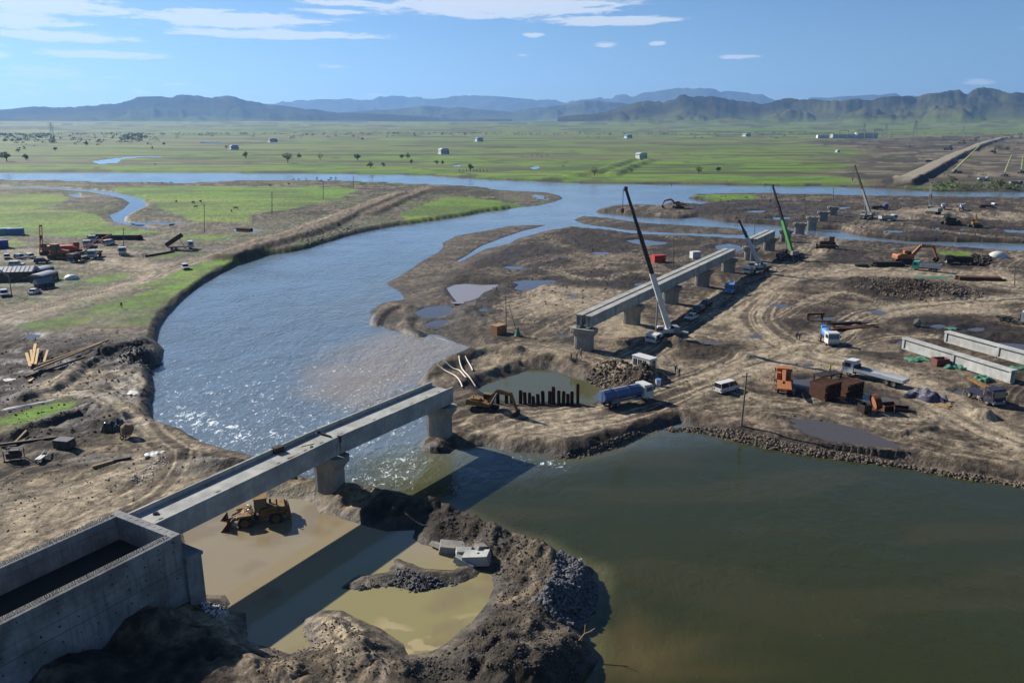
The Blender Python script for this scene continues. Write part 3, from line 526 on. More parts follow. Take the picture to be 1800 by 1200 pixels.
shal = ss(-4, 5, sdf(PX([(560, 540), (640, 500), (720, 470), (780, 430), (720, 520), (690, 560), (640, 580)], WL), x + wn * 20, y + wn * 20, 20)); wc = mx(wc, C(96, 98, 90), shal * .5)
bed = ss(-2, 9, sdf(PX([(1000, 1230), (1010, 1150), (1060, 1090), (1090, 1060), (1160, 1120), (1250, 1130), (1200, 1190), (1300, 1240)], WL), x + wn * 14, y + wn * 14, 20)); wc = mx(wc, C(96, 80, 46), bed * .75)
wc = mx(wc, C(94, 90, 58), ss(3.2, 0, ws) * down * .6)
sun_y = ss(-3, 6, sdf(PX([(610, 860), (640, 800), (760, 770), (830, 800), (800, 850), (730, 880)], WL), x, y, 20)); wc = mx(wc, C(92, 88, 42), sun_y * .55)  # yellower olive water between the two near piers
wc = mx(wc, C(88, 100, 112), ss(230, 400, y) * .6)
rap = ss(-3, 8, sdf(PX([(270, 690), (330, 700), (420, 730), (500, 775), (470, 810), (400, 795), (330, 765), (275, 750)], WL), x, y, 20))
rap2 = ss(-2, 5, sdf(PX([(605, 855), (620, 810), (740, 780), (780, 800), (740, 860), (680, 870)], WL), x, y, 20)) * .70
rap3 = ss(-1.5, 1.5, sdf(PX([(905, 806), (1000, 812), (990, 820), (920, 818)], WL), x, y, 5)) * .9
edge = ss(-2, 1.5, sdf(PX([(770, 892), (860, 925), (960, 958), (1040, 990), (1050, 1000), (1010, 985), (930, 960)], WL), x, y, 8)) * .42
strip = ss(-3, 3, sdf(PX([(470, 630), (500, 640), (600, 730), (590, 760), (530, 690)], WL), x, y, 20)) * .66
sparkle = ss(200, 105, y) * ss(-6, -24, x + wn * 20) * .55  # sun sparkle on the upstream ripples, painted as white flecks
foam = np.maximum.reduce([rap * 1.3, rap2, rap3, edge, strip, sparkle])  # white water of the rapids together with painted sun sparkle
rip = np.clip(.42 + .75 * (1 - down) * ss(420, 150, y) + .5 * foam + .12 * ss(200, 500, y), 0, 1.2)
rip = rip * (.7 + .6 * ss(.35, .65, fbm(x / 18, y / 9, 3, 75)))
calm = down * ss(70, 110, y) * ss(6, 16, x) ; rip = rip * (1 - .25 * calm)
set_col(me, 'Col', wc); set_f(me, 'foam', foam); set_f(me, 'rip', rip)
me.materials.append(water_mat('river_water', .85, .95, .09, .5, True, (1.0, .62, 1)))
river = link(bpy.data.objects.new('river', me)); river['kind'] = 'structure'
pond_cols = {'loader_pond': (132, 121, 98), 'pit_pond': (74, 74, 50), 'muddy_pond': (128, 116, 104), 'puddle': (70, 62, 54), 'stream': (60, 68, 72)}
pm = {k: water_mat('water_' + k, .05 if k != 'stream' else .25, 1.6, .05 if k != 'stream' else .10) for k in pond_cols}
for i, (p, xy) in enumerate(zip(PONDS, POND_XY)):
    P = np.array(xy); x0, y0 = P.min(0) - 3; x1, y1 = P.max(0) + 3
    r0 = max(np.searchsorted(ROWY, y0) - 1, 0); r1 = min(np.searchsorted(ROWY, y1) + 1, NR)
    X, Y, Hh = GX[r0:r1], GY[r0:r1], GH[r0:r1]
    s = sdf(xy, X.ravel(), Y.ravel(), 6).reshape(X.shape) > (-2.2 if i < 2 else -.9); s &= Hh < p[1] + .5
    kq = s[:-1, :-1] | s[1:, :-1] | s[:-1, 1:] | s[1:, 1:]
    me, used = grid_mesh(p[0], X, Y, np.full(X.shape, p[1]), kq)
    cx, cy = X.ravel()[used], Y.ravel()[used]
    c = np.repeat(C(*pond_cols[p[0]])[None], cx.size, 0)
    if i == 0:
        cn = fbm(cx / 6, cy / 6, 4, 81); c = mx(c, C(128, 120, 80), ss(-26, -14, cx) * ss(82, 74, cy)); c = mx(c, C(112, 99, 76), ss(.5, .7, cn) * .6)
        c = mx(c, C(158, 142, 108), ss(.50, .53, fbm(cx / 3 + cn * 3, cy / 1.2 + cn * 4, 3, 83)) * ss(-13, -11, cx + cn * 2) * ss(70, 66, cy) * ss(2.6, 1.2, sdf(xy, cx, cy, 8)) * .8)
    if i == 1: c = mx(c, C(96, 86, 52), ss(12, 20, cx))
    set_col(me, 'Col', c); me.materials.append(pm[p[0]])
    o = link(bpy.data.objects.new('pond' if p[0] != 'stream' else 'stream', me)); o['kind'] = 'structure'

# ------------------------------------------------------------------ hills
def hills(name, crest, d0, d1, depth_px, col_a, col_b, seed, nseg=760, nd=110, rough=.55):
    cu = [c[0] for c in crest]; us = np.linspace(cu[0], cu[-1], nseg)
    vs = np.interp(us, cu, [c[1] for c in crest])
    ds = np.linspace(0, 1, nd); X = np.zeros((nd, nseg), F32); Y = np.zeros_like(X); Z = np.zeros_like(X)
    dirs = np.array([ray(u, HORIZON) for u in us]); az_ = np.arctan2(dirs[:, 0], dirs[:, 1])
    elv = np.array([math.atan2(*(lambda r: (r[2], math.hypot(r[0], r[1])))(ray(u, v))) for u, v in zip(us, vs)])
    for i, q in enumerate(ds):
        D = d0 + (d1 - d0) * q
        X[i] = np.sin(az_) * D; Y[i] = np.cos(az_) * D
    dc = d0 + (d1 - d0) * .62
    top = CAMH + dc * np.tan(np.maximum(elv, .0005))
    n = 0; a = 1.0; sx, sy = X / 1250.0 + fbm(X / 2500, Y / 2500, 2, seed + 9) * 1.2, Y / 1500.0; tot = 0
    for o in range(6):
        r = 1 - np.abs(vnoise(sx, sy, seed + o * 5) * 2 - 1); n = n + a * r; tot += a; a *= .52; sx, sy = (sx * .8 - sy * .6) * 2.1, (sx * .6 + sy * .8) * 2.1
    n = n / tot
    spur = 1 - np.abs(fbm(az_[None, :] * 46 + ds[:, None] * .6 + seed, ds[:, None] * 1.6 + az_[None, :] * 9, 4, seed + 3) * 2 - 1) * 1.9
    n = np.clip((n - .28) * 1.45 * .88 + spur * .12, 0, 1)
    Q = ds[:, None] + 0 * az_[None, :]; AZ = az_[None, :] + 0 * Q
    wq = (fbm(AZ * 14 + seed, Q * 2, 3, seed + 7) - .5)
    shape = np.zeros_like(X)
    for ri, (qc, hf, wdt) in enumerate(((.18, .20, .15), (.30, .40, .16), (.44, .68, .18), (.62, 1.0, .24), (.85, .7, .2))):
        kf = (20, 24, 26, 22, 20)[ri]
        hm = fbm(AZ * kf + ri * 9.3 + seed, AZ * 0 + ri, 4, seed + 20 + ri, .55)
        if qc == .62: hm = .93 + .13 * (hm - .5) * 2
        else: hm = hf * np.clip((hm - .22) * 1.9, 0, 1.25)
        dq = (Q - qc - wq * .30) / wdt
        shape = np.maximum(shape, hm * np.exp(-np.abs(dq) ** (1.9 if ri < 3 else 1.4)))
    env = shape
    shape = np.maximum(shape * (1 - rough * .75 * (1 - n) * (1 - ss(.8, 1.0, shape) * .8)), .04 * ss(0, .3, Q))
    cm = np.convolve(np.pad(shape.max(axis=0), 30, 'edge'), np.ones(61) / 61, 'valid'); shape = shape / np.maximum(cm[None, :], .3)
    gul = 0; ga = 1.0; gx, gy = X / 900.0 + wq * 1.5, Y / 1300.0
    for o in range(5):
        gul = gul + ga * np.abs(vnoise(gx, gy, seed + 60 + o) * 2 - 1); ga *= .55; gx, gy = (gx * .8 - gy * .6) * 2.2, (gx * .6 + gy * .8) * 2.2
    shape = shape * (1 + .16 * (fbm(az_[None, :] * 75 + seed, Q * 5, 4, seed + 50, .6) - .5)) - np.clip(.62 - gul * .5, 0, 1) * .55 * shape * (1.12 - shape) * rough * 1.5
    base = 30.0
    Z[:] = base + (top[None, :] - base) * np.clip(shape, 0, 1.02) - 40 * ss(.08, 0, ds)[:, None]
    me, used = grid_mesh(name, X, Y, Z)
    sl = ss(.25, .85, n + .6 * (fbm(X / 500, Y / 500, 4, seed + 40) - .5)).ravel()
    ca, cb = np.array(lin(*col_a), F32), np.array(lin(*col_b), F32)
    c = ca[None] + (cb - ca)[None] * np.clip(sl * .5 + ss(.25, .75, shape.ravel()) * .4 + ss(1.0, .5, gul.ravel() if hasattr(gul, 'ravel') else 0) * .3, 0, 1)[:, None]
    low_ = ss(.30, .08, shape.ravel())[:, None]; c = c + (np.array(lin(104, 114, 64), F32) - c) * low_; c = c * .8
    set_col(me, 'Col', c)
    m, t, b = new_mat(name); at = N(t, 'ShaderNodeAttribute', attribute_name='Col'); g = N(t, 'ShaderNodeNewGeometry')
    k = noise(t, g.outputs['Position'], .006, 6, .62); t.links.new(mixc(t, ramp(t, k, [(.35, .6), (.65, 1.0)]), mixc(t, .45, at.outputs[0], (.03, .03, .022)), at.outputs[0]), b.inputs['Base Color'])
    b.inputs['Roughness'].default_value = 1; b.inputs['Specular IOR Level'].default_value = 0
    me.materials.append(m); o = link(bpy.data.objects.new(name, me)); o['kind'] = 'structure'; return o
hills('far_hills', [(-400, 200), (-100, 194), (0, 193), (60, 191), (140, 190), (300, 188), (470, 183), (500, 178), (560, 177), (600, 176), (680, 169), (740, 170), (800, 168), (860, 171), (930, 176), (1000, 172), (1080, 169), (1150, 163), (1190, 157), (1240, 158), (1310, 164), (1380, 170), (1450, 174), (1560, 166), (1600, 162), (1640, 168), (1900, 170), (2300, 172)], 17000, 25000, 0, (84, 88, 62), (58, 60, 48), 101, rough=.5)
hills('left_hills', [(-500, 196), (-100, 195), (0, 194), (60, 188), (90, 185), (150, 187), (200, 180), (240, 172), (290, 171), (350, 167), (400, 170), (440, 177), (480, 185), (540, 192), (620, 198), (760, 206), (900, 210)], 8500, 13500, 0, (92, 96, 62), (56, 55, 42), 131, rough=.6)
hills('middle_hills', [(480, 206), (600, 199), (680, 192), (750, 187), (820, 190), (900, 196), (960, 187), (1000, 180), (1050, 176), (1100, 182), (1160, 192), (1240, 199), (1340, 206)], 11500, 15500, 0, (104, 112, 72), (72, 74, 50), 151, rough=.5)
hills('right_hills', [(980, 206), (1060, 196), (1120, 180), (1180, 171), (1210, 167), (1250, 171), (1300, 177), (1340, 180), (1380, 173), (1430, 175), (1480, 177), (1540, 174), (1600, 170), (1640, 162), (1680, 158), (1720, 153), (1760, 161), (1800, 164), (1900, 158), (2100, 168), (2400, 190)], 6500, 10500, 0, (94, 98, 62), (52, 48, 38), 171, rough=.62)
# ------------------------------------------------------------------ the air
bm = bmesh.new(); bmesh.ops.create_cube(bm, size=1.0)
hz_me = bpy.data.meshes.new('haze'); bm.to_mesh(hz_me); bm.free()
hz = link(bpy.data.objects.new('haze', hz_me)); hz.scale = (64000, 34000, 1500); hz.location = (0, 12000, 735); hz['kind'] = 'stuff'
hz['label'] = 'thin blue summer haze over the valley'; hz['category'] = 'haze'
m = bpy.data.materials.new('haze'); m.use_nodes = True; t = m.node_tree; t.nodes.clear()
vo = N(t, 'ShaderNodeVolumePrincipled'); vo.inputs['Color'].default_value = (.30, .56, 1.0, 1); vo.inputs['Density'].default_value = 4.3e-5; vo.inputs['Anisotropy'].default_value = .3
out = N(t, 'ShaderNodeOutputMaterial'); t.links.new(vo.outputs[0], out.inputs['Volume']); hz_me.materials.append(m)
# ------------------------------------------------------------------ mesh helpers
class MB:
    def __init__(s): s.v = []; s.f = []; s.sm = []
    def add(s, vs, fs, smooth=False, M=None):
        o = len(s.v)
        s.v += [tuple(M @ Vector(p)) if M is not None else tuple(p) for p in vs]
        s.f += [tuple(i + o for i in q) for q in fs]; s.sm += [smooth] * len(fs); return s
    def box(s, c, d, rz=0, ry=0, rx=0, tap=(1, 1), sh=(0, 0)):
        x, y, z = d[0] / 2, d[1] / 2, d[2] / 2
        vs = [(-x, -y, -z), (x, -y, -z), (x, y, -z), (-x, y, -z)] + [(a * tap[0] + sh[0], b * tap[1] + sh[1], z) for a, b in ((-x, -y), (x, -y), (x, y), (-x, y))]
        M = Matrix.Translation(c) @ Matrix.Rotation(rz, 4, 'Z') @ Matrix.Rotation(ry, 4, 'Y') @ Matrix.Rotation(rx, 4, 'X')
        return s.add(vs, [(3, 2, 1, 0), (4, 5, 6, 7), (0, 1, 5, 4), (1, 2, 6, 5), (2, 3, 7, 6), (3, 0, 4, 7)], False, M)
    def beam(s, a, b, w, h, w2=None, h2=None):
        a, b = Vector(a), Vector(b); d = (b - a); L = d.length; x = d / L
        up = Vector((0, 0, 1)) if abs(x.z) < .98 else Vector((1, 0, 0)); y = up.cross(x).normalized(); z = x.cross(y)
        w2 = w if w2 is None else w2; h2 = h if h2 is None else h2
        vs = [a + y * i * w / 2 + z * j * h / 2 for i, j in ((-1, -1), (1, -1), (1, 1), (-1, 1))] + [b + y * i * w2 / 2 + z * j * h2 / 2 for i, j in ((-1, -1), (1, -1), (1, 1), (-1, 1))]
        return s.add(vs, [(0, 1, 2, 3), (7, 6, 5, 4), (0, 4, 5, 1), (1, 5, 6, 2), (2, 6, 7, 3), (3, 7, 4, 0)])
    def cyl(s, a, b, r, r2=None, n=10, cap=True, sy=1.0):
        a, b = Vector(a), Vector(b); x = (b - a).normalized(); r2 = r if r2 is None else r2
        up = Vector((0, 0, 1)) if abs(x.z) < .95 else Vector((1, 0, 0)); y = up.cross(x).normalized(); z = x.cross(y)
        vs = [a + (y * math.cos(t) * sy + z * math.sin(t)) * r for t in [2 * math.pi * i / n for i in range(n)]] + [b + (y * math.cos(t) * sy + z * math.sin(t)) * r2 for t in [2 * math.pi * i / n for i in range(n)]]
        s.add(vs, [(i, n + i, n + (i + 1) % n, (i + 1) % n) for i in range(n)], True)
        if cap: s.add(vs, [tuple(range(n)), tuple(range(2 * n - 1, n - 1, -1))])
        return s
    def tube(s, pts, r, n=6):
        P = [Vector(p) for p in pts]; vs = []
        for i, p in enumerate(P):
            x = (P[min(i + 1, len(P) - 1)] - P[max(i - 1, 0)]).normalized(); up = Vector((0, 0, 1)) if abs(x.z) < .95 else Vector((1, 0, 0))
            y = up.cross(x).normalized(); z = x.cross(y)
            vs += [p + (y * math.cos(2 * math.pi * k / n) + z * math.sin(2 * math.pi * k / n)) * r for k in range(n)]
        fs = [(i * n + k, (i + 1) * n + k, (i + 1) * n + (k + 1) % n, i * n + (k + 1) % n) for i in range(len(P) - 1) for k in range(n)]
        return s.add(vs, fs, True)
    def prism(s, prof, y0, y1, M=None):             # side profile (x, z) swept across y
        n = len(prof); vs = [(x, y0, z) for x, z in prof] + [(x, y1, z) for x, z in prof]
        return s.add(vs, [(i, (i + 1) % n, n + (i + 1) % n, n + i) for i in range(n)] + [tuple(range(n - 1, -1, -1)), tuple(range(n, 2 * n))], False, M)
    def rock(s, c, r, rnd, sq=.75):
        t = (1 + 5 ** .5) / 2
        P = [(-1, t, 0), (1, t, 0), (-1, -t, 0), (1, -t, 0), (0, -1, t), (0, 1, t), (0, -1, -t), (0, 1, -t), (t, 0, -1), (t, 0, 1), (-t, 0, -1), (-t, 0, 1)]
        Fs = [(0, 11, 5), (0, 5, 1), (0, 1, 7), (0, 7, 10), (0, 10, 11), (1, 5, 9), (5, 11, 4), (11, 10, 2), (10, 7, 6), (7, 1, 8), (3, 9, 4), (3, 4, 2), (3, 2, 6), (3, 6, 8), (3, 8, 9), (4, 9, 5), (2, 4, 11), (6, 2, 10), (8, 6, 7), (9, 8, 1)]
        M = Matrix.Translation(c) @ Matrix.Rotation(rnd.random() * 6.3, 4, 'Z') @ Matrix.Rotation(rnd.random() * 3, 4, 'X') @ Matrix.Diagonal((r * rnd.uniform(.6, 1.3), r * rnd.uniform(.5, 1), r * sq, 1))
        return s.add([tuple(Vector(p) * (.26 * rnd.uniform(.65, 1.2))) for p in P], Fs, False, M)
    def mesh(s, name):
        me = bpy.data.meshes.new(name); me.from_pydata(s.v, [], s.f); me.polygons.foreach_set('use_smooth', s.sm); me.update(); return me
    def build(s, name, mat, parent=None, label=None):
        me = s.mesh(name); me.materials.append(mat); o = link(bpy.data.objects.new(name, me), parent)
        if label: o['label'] = label
        return o
def tag(o, label, cat, group=None):
    o['label'] = label; o['category'] = cat
    if group: o['group'] = group
    return o
def thing(name, label, cat, loc, rz=0.0, group=None):
    o = bpy.data.objects.new(name, None); o.empty_display_size = .3; link(o); o.location = loc; o.rotation_euler = (0, 0, rz); return tag(o, label, cat, group)
def shared(key, fn, name, mat, parent, loc=(0, 0, 0), rz=0.0, cache={}):
    k = (key, mat.name)
    if k not in cache: cache[k] = fn().mesh(name); cache[k].materials.append(mat)
    o = link(bpy.data.objects.new(name, cache[k]), parent); o.location = loc; o.rotation_euler = (0, 0, rz); return o
def copy_tree(o, parent=None):
    c = o.copy(); COL.objects.link(c); c.parent = parent
    for ch in list(o.children): copy_tree(ch, c)
    return c
def hd(u1, v1, u2, v2):                              # compass of a line between two ground points of the photo
    a, b = G(u1, v1), G(u2, v2); return math.atan2(b.y - a.y, b.x - a.x)

# ------------------------------------------------------------------ materials
MATS = {}
def pmat(name, rgb, rough=.5, metal=0.0, dirt=.35, dirt_rgb=(112, 96, 76), bump=0.0, scale=2.2, spec=.4):
    if name in MATS: return MATS[name]
    m, t, b = new_mat(name); tc = N(t, 'ShaderNodeTexCoord'); c = lin(*rgb); d = lin(*dirt_rgb)
    n = noise(t, tc.outputs['Object'], scale, 5, .65); f = math_(t, 'MULTIPLY', ramp(t, n, [(.38, 0.0), (.68, 1.0)]), dirt)
    n2 = noise(t, tc.outputs['Object'], scale * 6, 4, .6)
    base = mixc(t, math_(t, 'MULTIPLY', n2, .35), c, tuple(x * .6 for x in c))
    t.links.new(mixc(t, f, base, d), b.inputs['Base Color']); b.inputs['Metallic'].default_value = metal; b.inputs['Specular IOR Level'].default_value = spec
    t.links.new(math_(t, 'ADD', math_(t, 'MULTIPLY', f, .5), rough, clamp=True), b.inputs['Roughness'])
    if bump:
        bp = N(t, 'ShaderNodeBump'); bp.inputs['Strength'].default_value = bump; bp.inputs['Distance'].default_value = .05; t.links.new(n2, bp.inputs['Height']); t.links.new(bp.outputs[0], b.inputs['Normal'])
    MATS[name] = m; return m
def concrete(name, rgb, stain=.5):
    if name in MATS: return MATS[name]
    m, t, b = new_mat(name); g = N(t, 'ShaderNodeNewGeometry'); p = g.outputs['Position']; c = lin(*rgb)
    mp = N(t, 'ShaderNodeMapping'); mp.inputs['Scale'].default_value = (1.6, 1.6, .16); t.links.new(p, mp.inputs[0])
    n1 = noise(t, p, .55, 6, .62); n2 = noise(t, mp.outputs[0], 1.5, 5, .66); n3 = noise(t, p, 9, 4, .6)
    a = mixc(t, ramp(t, n1, [(.36, 0.), (.66, 1.)]), tuple(x * .72 for x in c), tuple(min(1, x * 1.16) for x in c))
    a = mixc(t, math_(t, 'MULTIPLY', ramp(t, n2, [(.5, 0.), (.72, 1.)]), stain), a, tuple(x * .38 for x in c))
    a = mixc(t, math_(t, 'MULTIPLY', n3, .4), a, tuple(x * .75 for x in c))
    nb_ = noise(t, p, .23, 7, .7); a = mixc(t, math_(t, 'MULTIPLY', ramp(t, nb_, [(.46, 0.), (.58, 1.)]), stain * .8), a, tuple(x * .42 for x in c))
    t.links.new(a, b.inputs['Base Color']); b.inputs['Roughness'].default_value = .88; b.inputs['Specular IOR Level'].default_value = .3
    bp = N(t, 'ShaderNodeBump'); bp.inputs['Strength'].default_value = .35; bp.inputs['Distance'].default_value = .03; t.links.new(n3, bp.inputs['Height']); t.links.new(bp.outputs[0], b.inputs['Normal'])
    MATS[name] = m; return m
CON = concrete('beam_concrete', (158, 158, 152)); CON2 = concrete('pier_concrete', (142, 138, 128), .6); CON3 = concrete('abutment_concrete', (128, 128, 128), .9); CON4 = concrete('new_beam_concrete', (168, 168, 162), .35)
RUST = pmat('rusty_steel', (86, 54, 38), .8, .1, .6, (46, 34, 28)); DKST = pmat('dark_steel', (44, 38, 34), .6, .4, .4, (84, 62, 46)); BLACK = pmat('black_rubber', (26, 25, 25), .85, 0, .55)
GLASS = pmat('dark_glass', (22, 28, 34), .08, 0, .12, spec=.8); WHITE = pmat('white_paint', (200, 200, 196), .38, 0, .35); YEL = pmat('yellow_paint', (124, 92, 38), .6, 0, .8, (72, 59, 43)); ORG = pmat('orange_paint', (160, 92, 42), .55, 0, .6)
BLUE = pmat('blue_paint', (38, 72, 150), .4, 0, .35); DBLUE = pmat('navy_paint', (20, 27, 52), .4, 0, .3); GREEN = pmat('green_paint', (66, 132, 56), .42, 0, .2); TEAL = pmat('teal_paint', (52, 168, 148), .42, 0, .3); RED = pmat('red_paint', (176, 44, 32), .45, 0, .35); LTBL = pmat('light_blue_paint', (70, 132, 200), .42, 0, .3)
GREY = pmat('grey_paint', (128, 130, 130), .5, .1, .35); SILV = pmat('silver_paint', (176, 180, 184), .32, .3, .2); CARBLK = pmat('black_paint', (20, 22, 26), .22, 0, .2); CHAS = pmat('chassis', (34, 34, 36), .7, .2, .5); PALEG = pmat('pale_green_paint', (150, 162, 106), .45, 0, .25)
WOOD = pmat('timber', (150, 124, 88), .8, 0, .4, (88, 70, 50), .3); LWOOD = pmat('new_timber', (196, 160, 104), .75, 0, .3, (140, 108, 70), .3); POLE = pmat('weathered_pole', (108, 98, 86), .85, 0, .3, (70, 62, 52)); TARP = pmat('green_netting', (44, 112, 90), .7, 0, .4, bump=.6); HOSE = pmat('pale_hose', (206, 196, 182), .5, 0, .3); LAMP = pmat('lamp_lens', (230, 226, 210), .15, 0, .05); TAIL = pmat('tail_lens', (140, 20, 18), .25, 0, .05)
ROCKD = pmat('dark_rock', (92, 92, 94), .8, 0, .45, (52, 50, 50)); ROCKL = pmat('brown_rubble', (106, 94, 80), .95, 0, .5, (68, 57, 47)); CLOD = pmat('earth_clods', (88, 78, 66), 1.0, 0, .5, (56, 48, 40)); ROOFM = pmat('sheet_roof', (132, 138, 146), .45, .4, .3); BRICK = pmat('brown_boards', (92, 66, 54), .8, 0, .4); LITTER = pmat('pale_litter', (206, 204, 198), .7, 0, .3)
LEAF = pmat('leaves', (78, 94, 46), .8, 0, .5, (52, 66, 32)); BARK = pmat('bark', (78, 66, 54), .95, 0, .3); HIDE = pmat('dark_hide', (30, 26, 24), .85, 0, .2); SKIN = pmat('skin', (170, 124, 98), .6, 0, .05)

# ------------------------------------------------------------------ the bridge
DZ = 7.3; GH_ = 2.45                                  # girder top and depth
def frame_at(p, q):                                   # empty frame: x along the bridge, y to its left
    return math.atan2(q[1] - p[1], q[0] - p[0])
def pier(label, c, rz, zbase, cap_top=4.55, width=1.0):
    t = thing('bridge_pier', label, 'bridge pier', (c[0], c[1], zbase), rz, 'concrete piers of the railway bridge')
    h = cap_top - zbase; a, b = 1.12, 1.95 * width
    def ring(sa, sb, z, n=24):
        out = []
        for i in range(n):
            th = 2 * math.pi * i / n; cx, cy = math.cos(th), math.sin(th)
            k = (abs(cx) ** 5 + abs(cy) ** 5) ** (-1 / 5); out.append((cx * k * sa, cy * k * sb, z))
        return out
    def loft(rs, n=24):
        m = MB(); vs = [p for r in rs for p in r]
        m.add(vs, [(i * n + k, i * n + (k + 1) % n, (i + 1) * n + (k + 1) % n, (i + 1) * n + k) for i in range(len(rs) - 1) for k in range(n)], False)
        m.add(vs, [tuple(range((len(rs) - 1) * n, len(rs) * n)), tuple(range(n - 1, -1, -1))]); return m
    loft([ring(a, b, -1.2), ring(a, b, h - 1.75)]).build('column', CON2, t)
    loft([ring(a + .03, b + .03, h - 1.75), ring(a + .12, b + .25, h - 1.4), ring(a + .3, b + .75, h - .8)]).build('flare', CON2, t)
    loft([ring(a + .34, b + .82, h - .8), ring(a + .34, b + .82, h)]).build('cap', CON2, t)
    for sy in (-1.05, 1.05):
        for sx in (-.62, .62): MB().box((sx, sy * width, h + .16), (.5, .8, .32)).build('bearing_block', CON2, t)
    return t
def trough_span(label, a, b, w=4.3):
    a, b = Vector(a[:2]), Vector(b[:2]); L = (b - a).length; rz = math.atan2(b.y - a.y, b.x - a.x)
    t = thing('bridge_span', label, 'bridge span', (a.x, a.y, DZ - GH_), rz, 'finished trough spans of the near bridge')   # origin: right edge at the near end
    for nm, y0, y1 in (('right_beam', .06, 1.7), ('left_beam', 2.6, w - .06)):
        MB().prism([(.02, 0), (L - .02, 0), (L - .02, 1.62), (.02, 1.62)], y0, y1).build(nm, CON, t)
    d = MB().prism([(.02, 1.624), (L - .02, 1.624), (L - .02, 1.9), (.02, 1.9)], .07, w - .07).build('deck_slab', CON, t)
    for nm, y0 in (('parapet', 0.0), ('parapet', w - .24)):
        MB().prism([(0, 1.55), (L, 1.55), (L, GH_), (0, GH_)], y0, y0 + .24).build(nm, CON, t)
    for k in range(6):
        MB().box((L * (k + .5) / 6, 2.15, .55), (.3, .9, 1.0)).build('diaphragm', CON, t)
    for x in (1.6, L * .33, L * .66, L - 4.6, L - 1.8):
        h = MB().cyl((x, 1.25, 1.9), (x, 1.25, 1.925), .24, n=12).build('drain_hole', BLACK, t); MB().box((x, 1.25, 1.902), (.8, .62, .012)).build('drain_plate', CON2, t)
    for x in (.35, L - .35): MB().box((x, .03, .82), (.5, .10, 1.45)).build('end_stiffener', CON, t)
    return t
P0, P1, P2 = un(283, 915, DZ), un(597, 766, DZ), un(797, 680, DZ)
dv = (P1 - P0) / np.linalg.norm(P1 - P0); P0 = P0 - dv * .7
trough_span('concrete trough span of the near bridge joining the abutment to the first pier', P0, P1 - dv * .03)
dv2 = (P2 - P1) / np.linalg.norm(P2 - P1)
trough_span('concrete trough span of the near bridge ending in mid air over the river', P1 + dv2 * .03, P2)
def lat(p, d, off): return (p[0] - d[1] * off, p[1] + d[0] * off)
pier('concrete pier under the joint of the two near bridge spans, beside the muddy pond', lat(P1, dv, 2.15), frame_at(P0, P1), -1.6, 4.53)
pc = P2 - dv2 * .9; pier('concrete pier carrying the free end of the near bridge, standing at the river edge', lat(pc, dv2, 2.15), frame_at(P1, P2), -1.6, 4.53)
# far bridge
FO = un(1040, 556, DZ)[:2]; fdir = np.array([math.sin(math.radians(30.9)), math.cos(math.radians(30.9))]); frz = math.atan2(fdir[1], fdir[0]); SPAN = 25.9
ORD = ['first', 'second', 'third', 'fourth', 'fifth', 'sixth', 'seventh', 'eighth', 'ninth', 'tenth', 'eleventh', 'twelfth']
def fbeam(name, label, cat, loc, rz, L, mat, group, mirror=1):
    """one precast beam, x along, origin on the ground under its near end, vertical web, top flange, end and middle ribs"""
    t = thing(name, label, cat, loc, rz, group); h = GH_
    MB().box((L / 2, 0, .14), (L, 1.0, .28)).build('bottom_flange', mat, t)
    MB().box((L / 2, .10 * mirror, (h - .3 + .28) / 2), (L - .1, .62, h - .3 - .28)).build('web', mat, t)
    MB().box((L / 2, 0, h - .15), (L, 1.5, .30)).build('top_flange', mat, t)
    for x in (.3, L / 2, L - .3): MB().box((x, -.02, (h - .02) / 2 + .0), (.5, 1.16, h - .64)).build('rib', mat, t)
    return t
for k in range(12):
    s = k * SPAN + (.6 if k == 0 else 0); c = FO + fdir * s; c = lat(c, fdir, 1.85)
    what = ['near end of the far bridge, beside the flooded pit', 'far bridge beside the white mobile crane with the long dark boom', 'far bridge behind the parked cars', 'far bridge above the parked blue and white crane truck', 'far end of the four joined spans', 'far bridge behind the white crane with the half raised boom', 'far bridge between the white and the green cranes', 'behind the green boom, no span on it yet', 'bare pier at the water edge past the green crane', 'bare pier in the channel past the green crane', 'bare far pier beyond the channel', 'farthest bare pier toward the embankment'][k]
    pier(f'{ORD[k]} concrete pier, {what}', c, frz, gz(*c) - .2, 4.53, 1.0)
for k in (0, 1, 2, 3, 5):
    for side, off in (('left', 2.9), ('right', .75)):
        a = FO + fdir * (k * SPAN + .05); c = lat(a, fdir, off)
        fbeam('bridge_beam', f'{side} precast concrete beam of the {ORD[k] if k < 5 else "single separate"} span of the far bridge' if k < 5 else f'{side} concrete beam of the separate far span near the green crane', 'bridge beam', (c[0], c[1], DZ - GH_), frz, SPAN - .1, CON, 'precast beams on the far piers', 1 if side == 'left' else -1)
# abutment
A0 = un(317, 938, DZ)[:2]; A1 = un(205, 898, DZ)[:2]; ad = un(20, 1076, DZ)[:2] - A0; ad = ad / np.linalg.norm(ad); aw = A1 - A0; AW = np.linalg.norm(aw); aw = aw / AW
ax = -dv[:2]; arz = math.atan2(ax[1], ax[0])         # local x runs back along the wall, away from the bridge
ab = thing('bridge_abutment', 'huge grey concrete abutment box with open top at the near end of the bridge', 'abutment', (A0[0], A0[1], -2.5), arz); AL = 42.0
zt = DZ + 2.5
sgn = 1 if np.dot(np.array([-ax[1], ax[0]]), aw) > 0 else -1
def ybox(m, x0, x1, y0, y1, z0, z1): return m.box(((x0 + x1) / 2, sgn * (y0 + y1) / 2, (z0 + z1) / 2), (x1 - x0, abs(y1 - y0), z1 - z0))
lifts = [-1.5, 1.1, 2.9, 4.6, 6.3, 7.6, 8.9, zt]
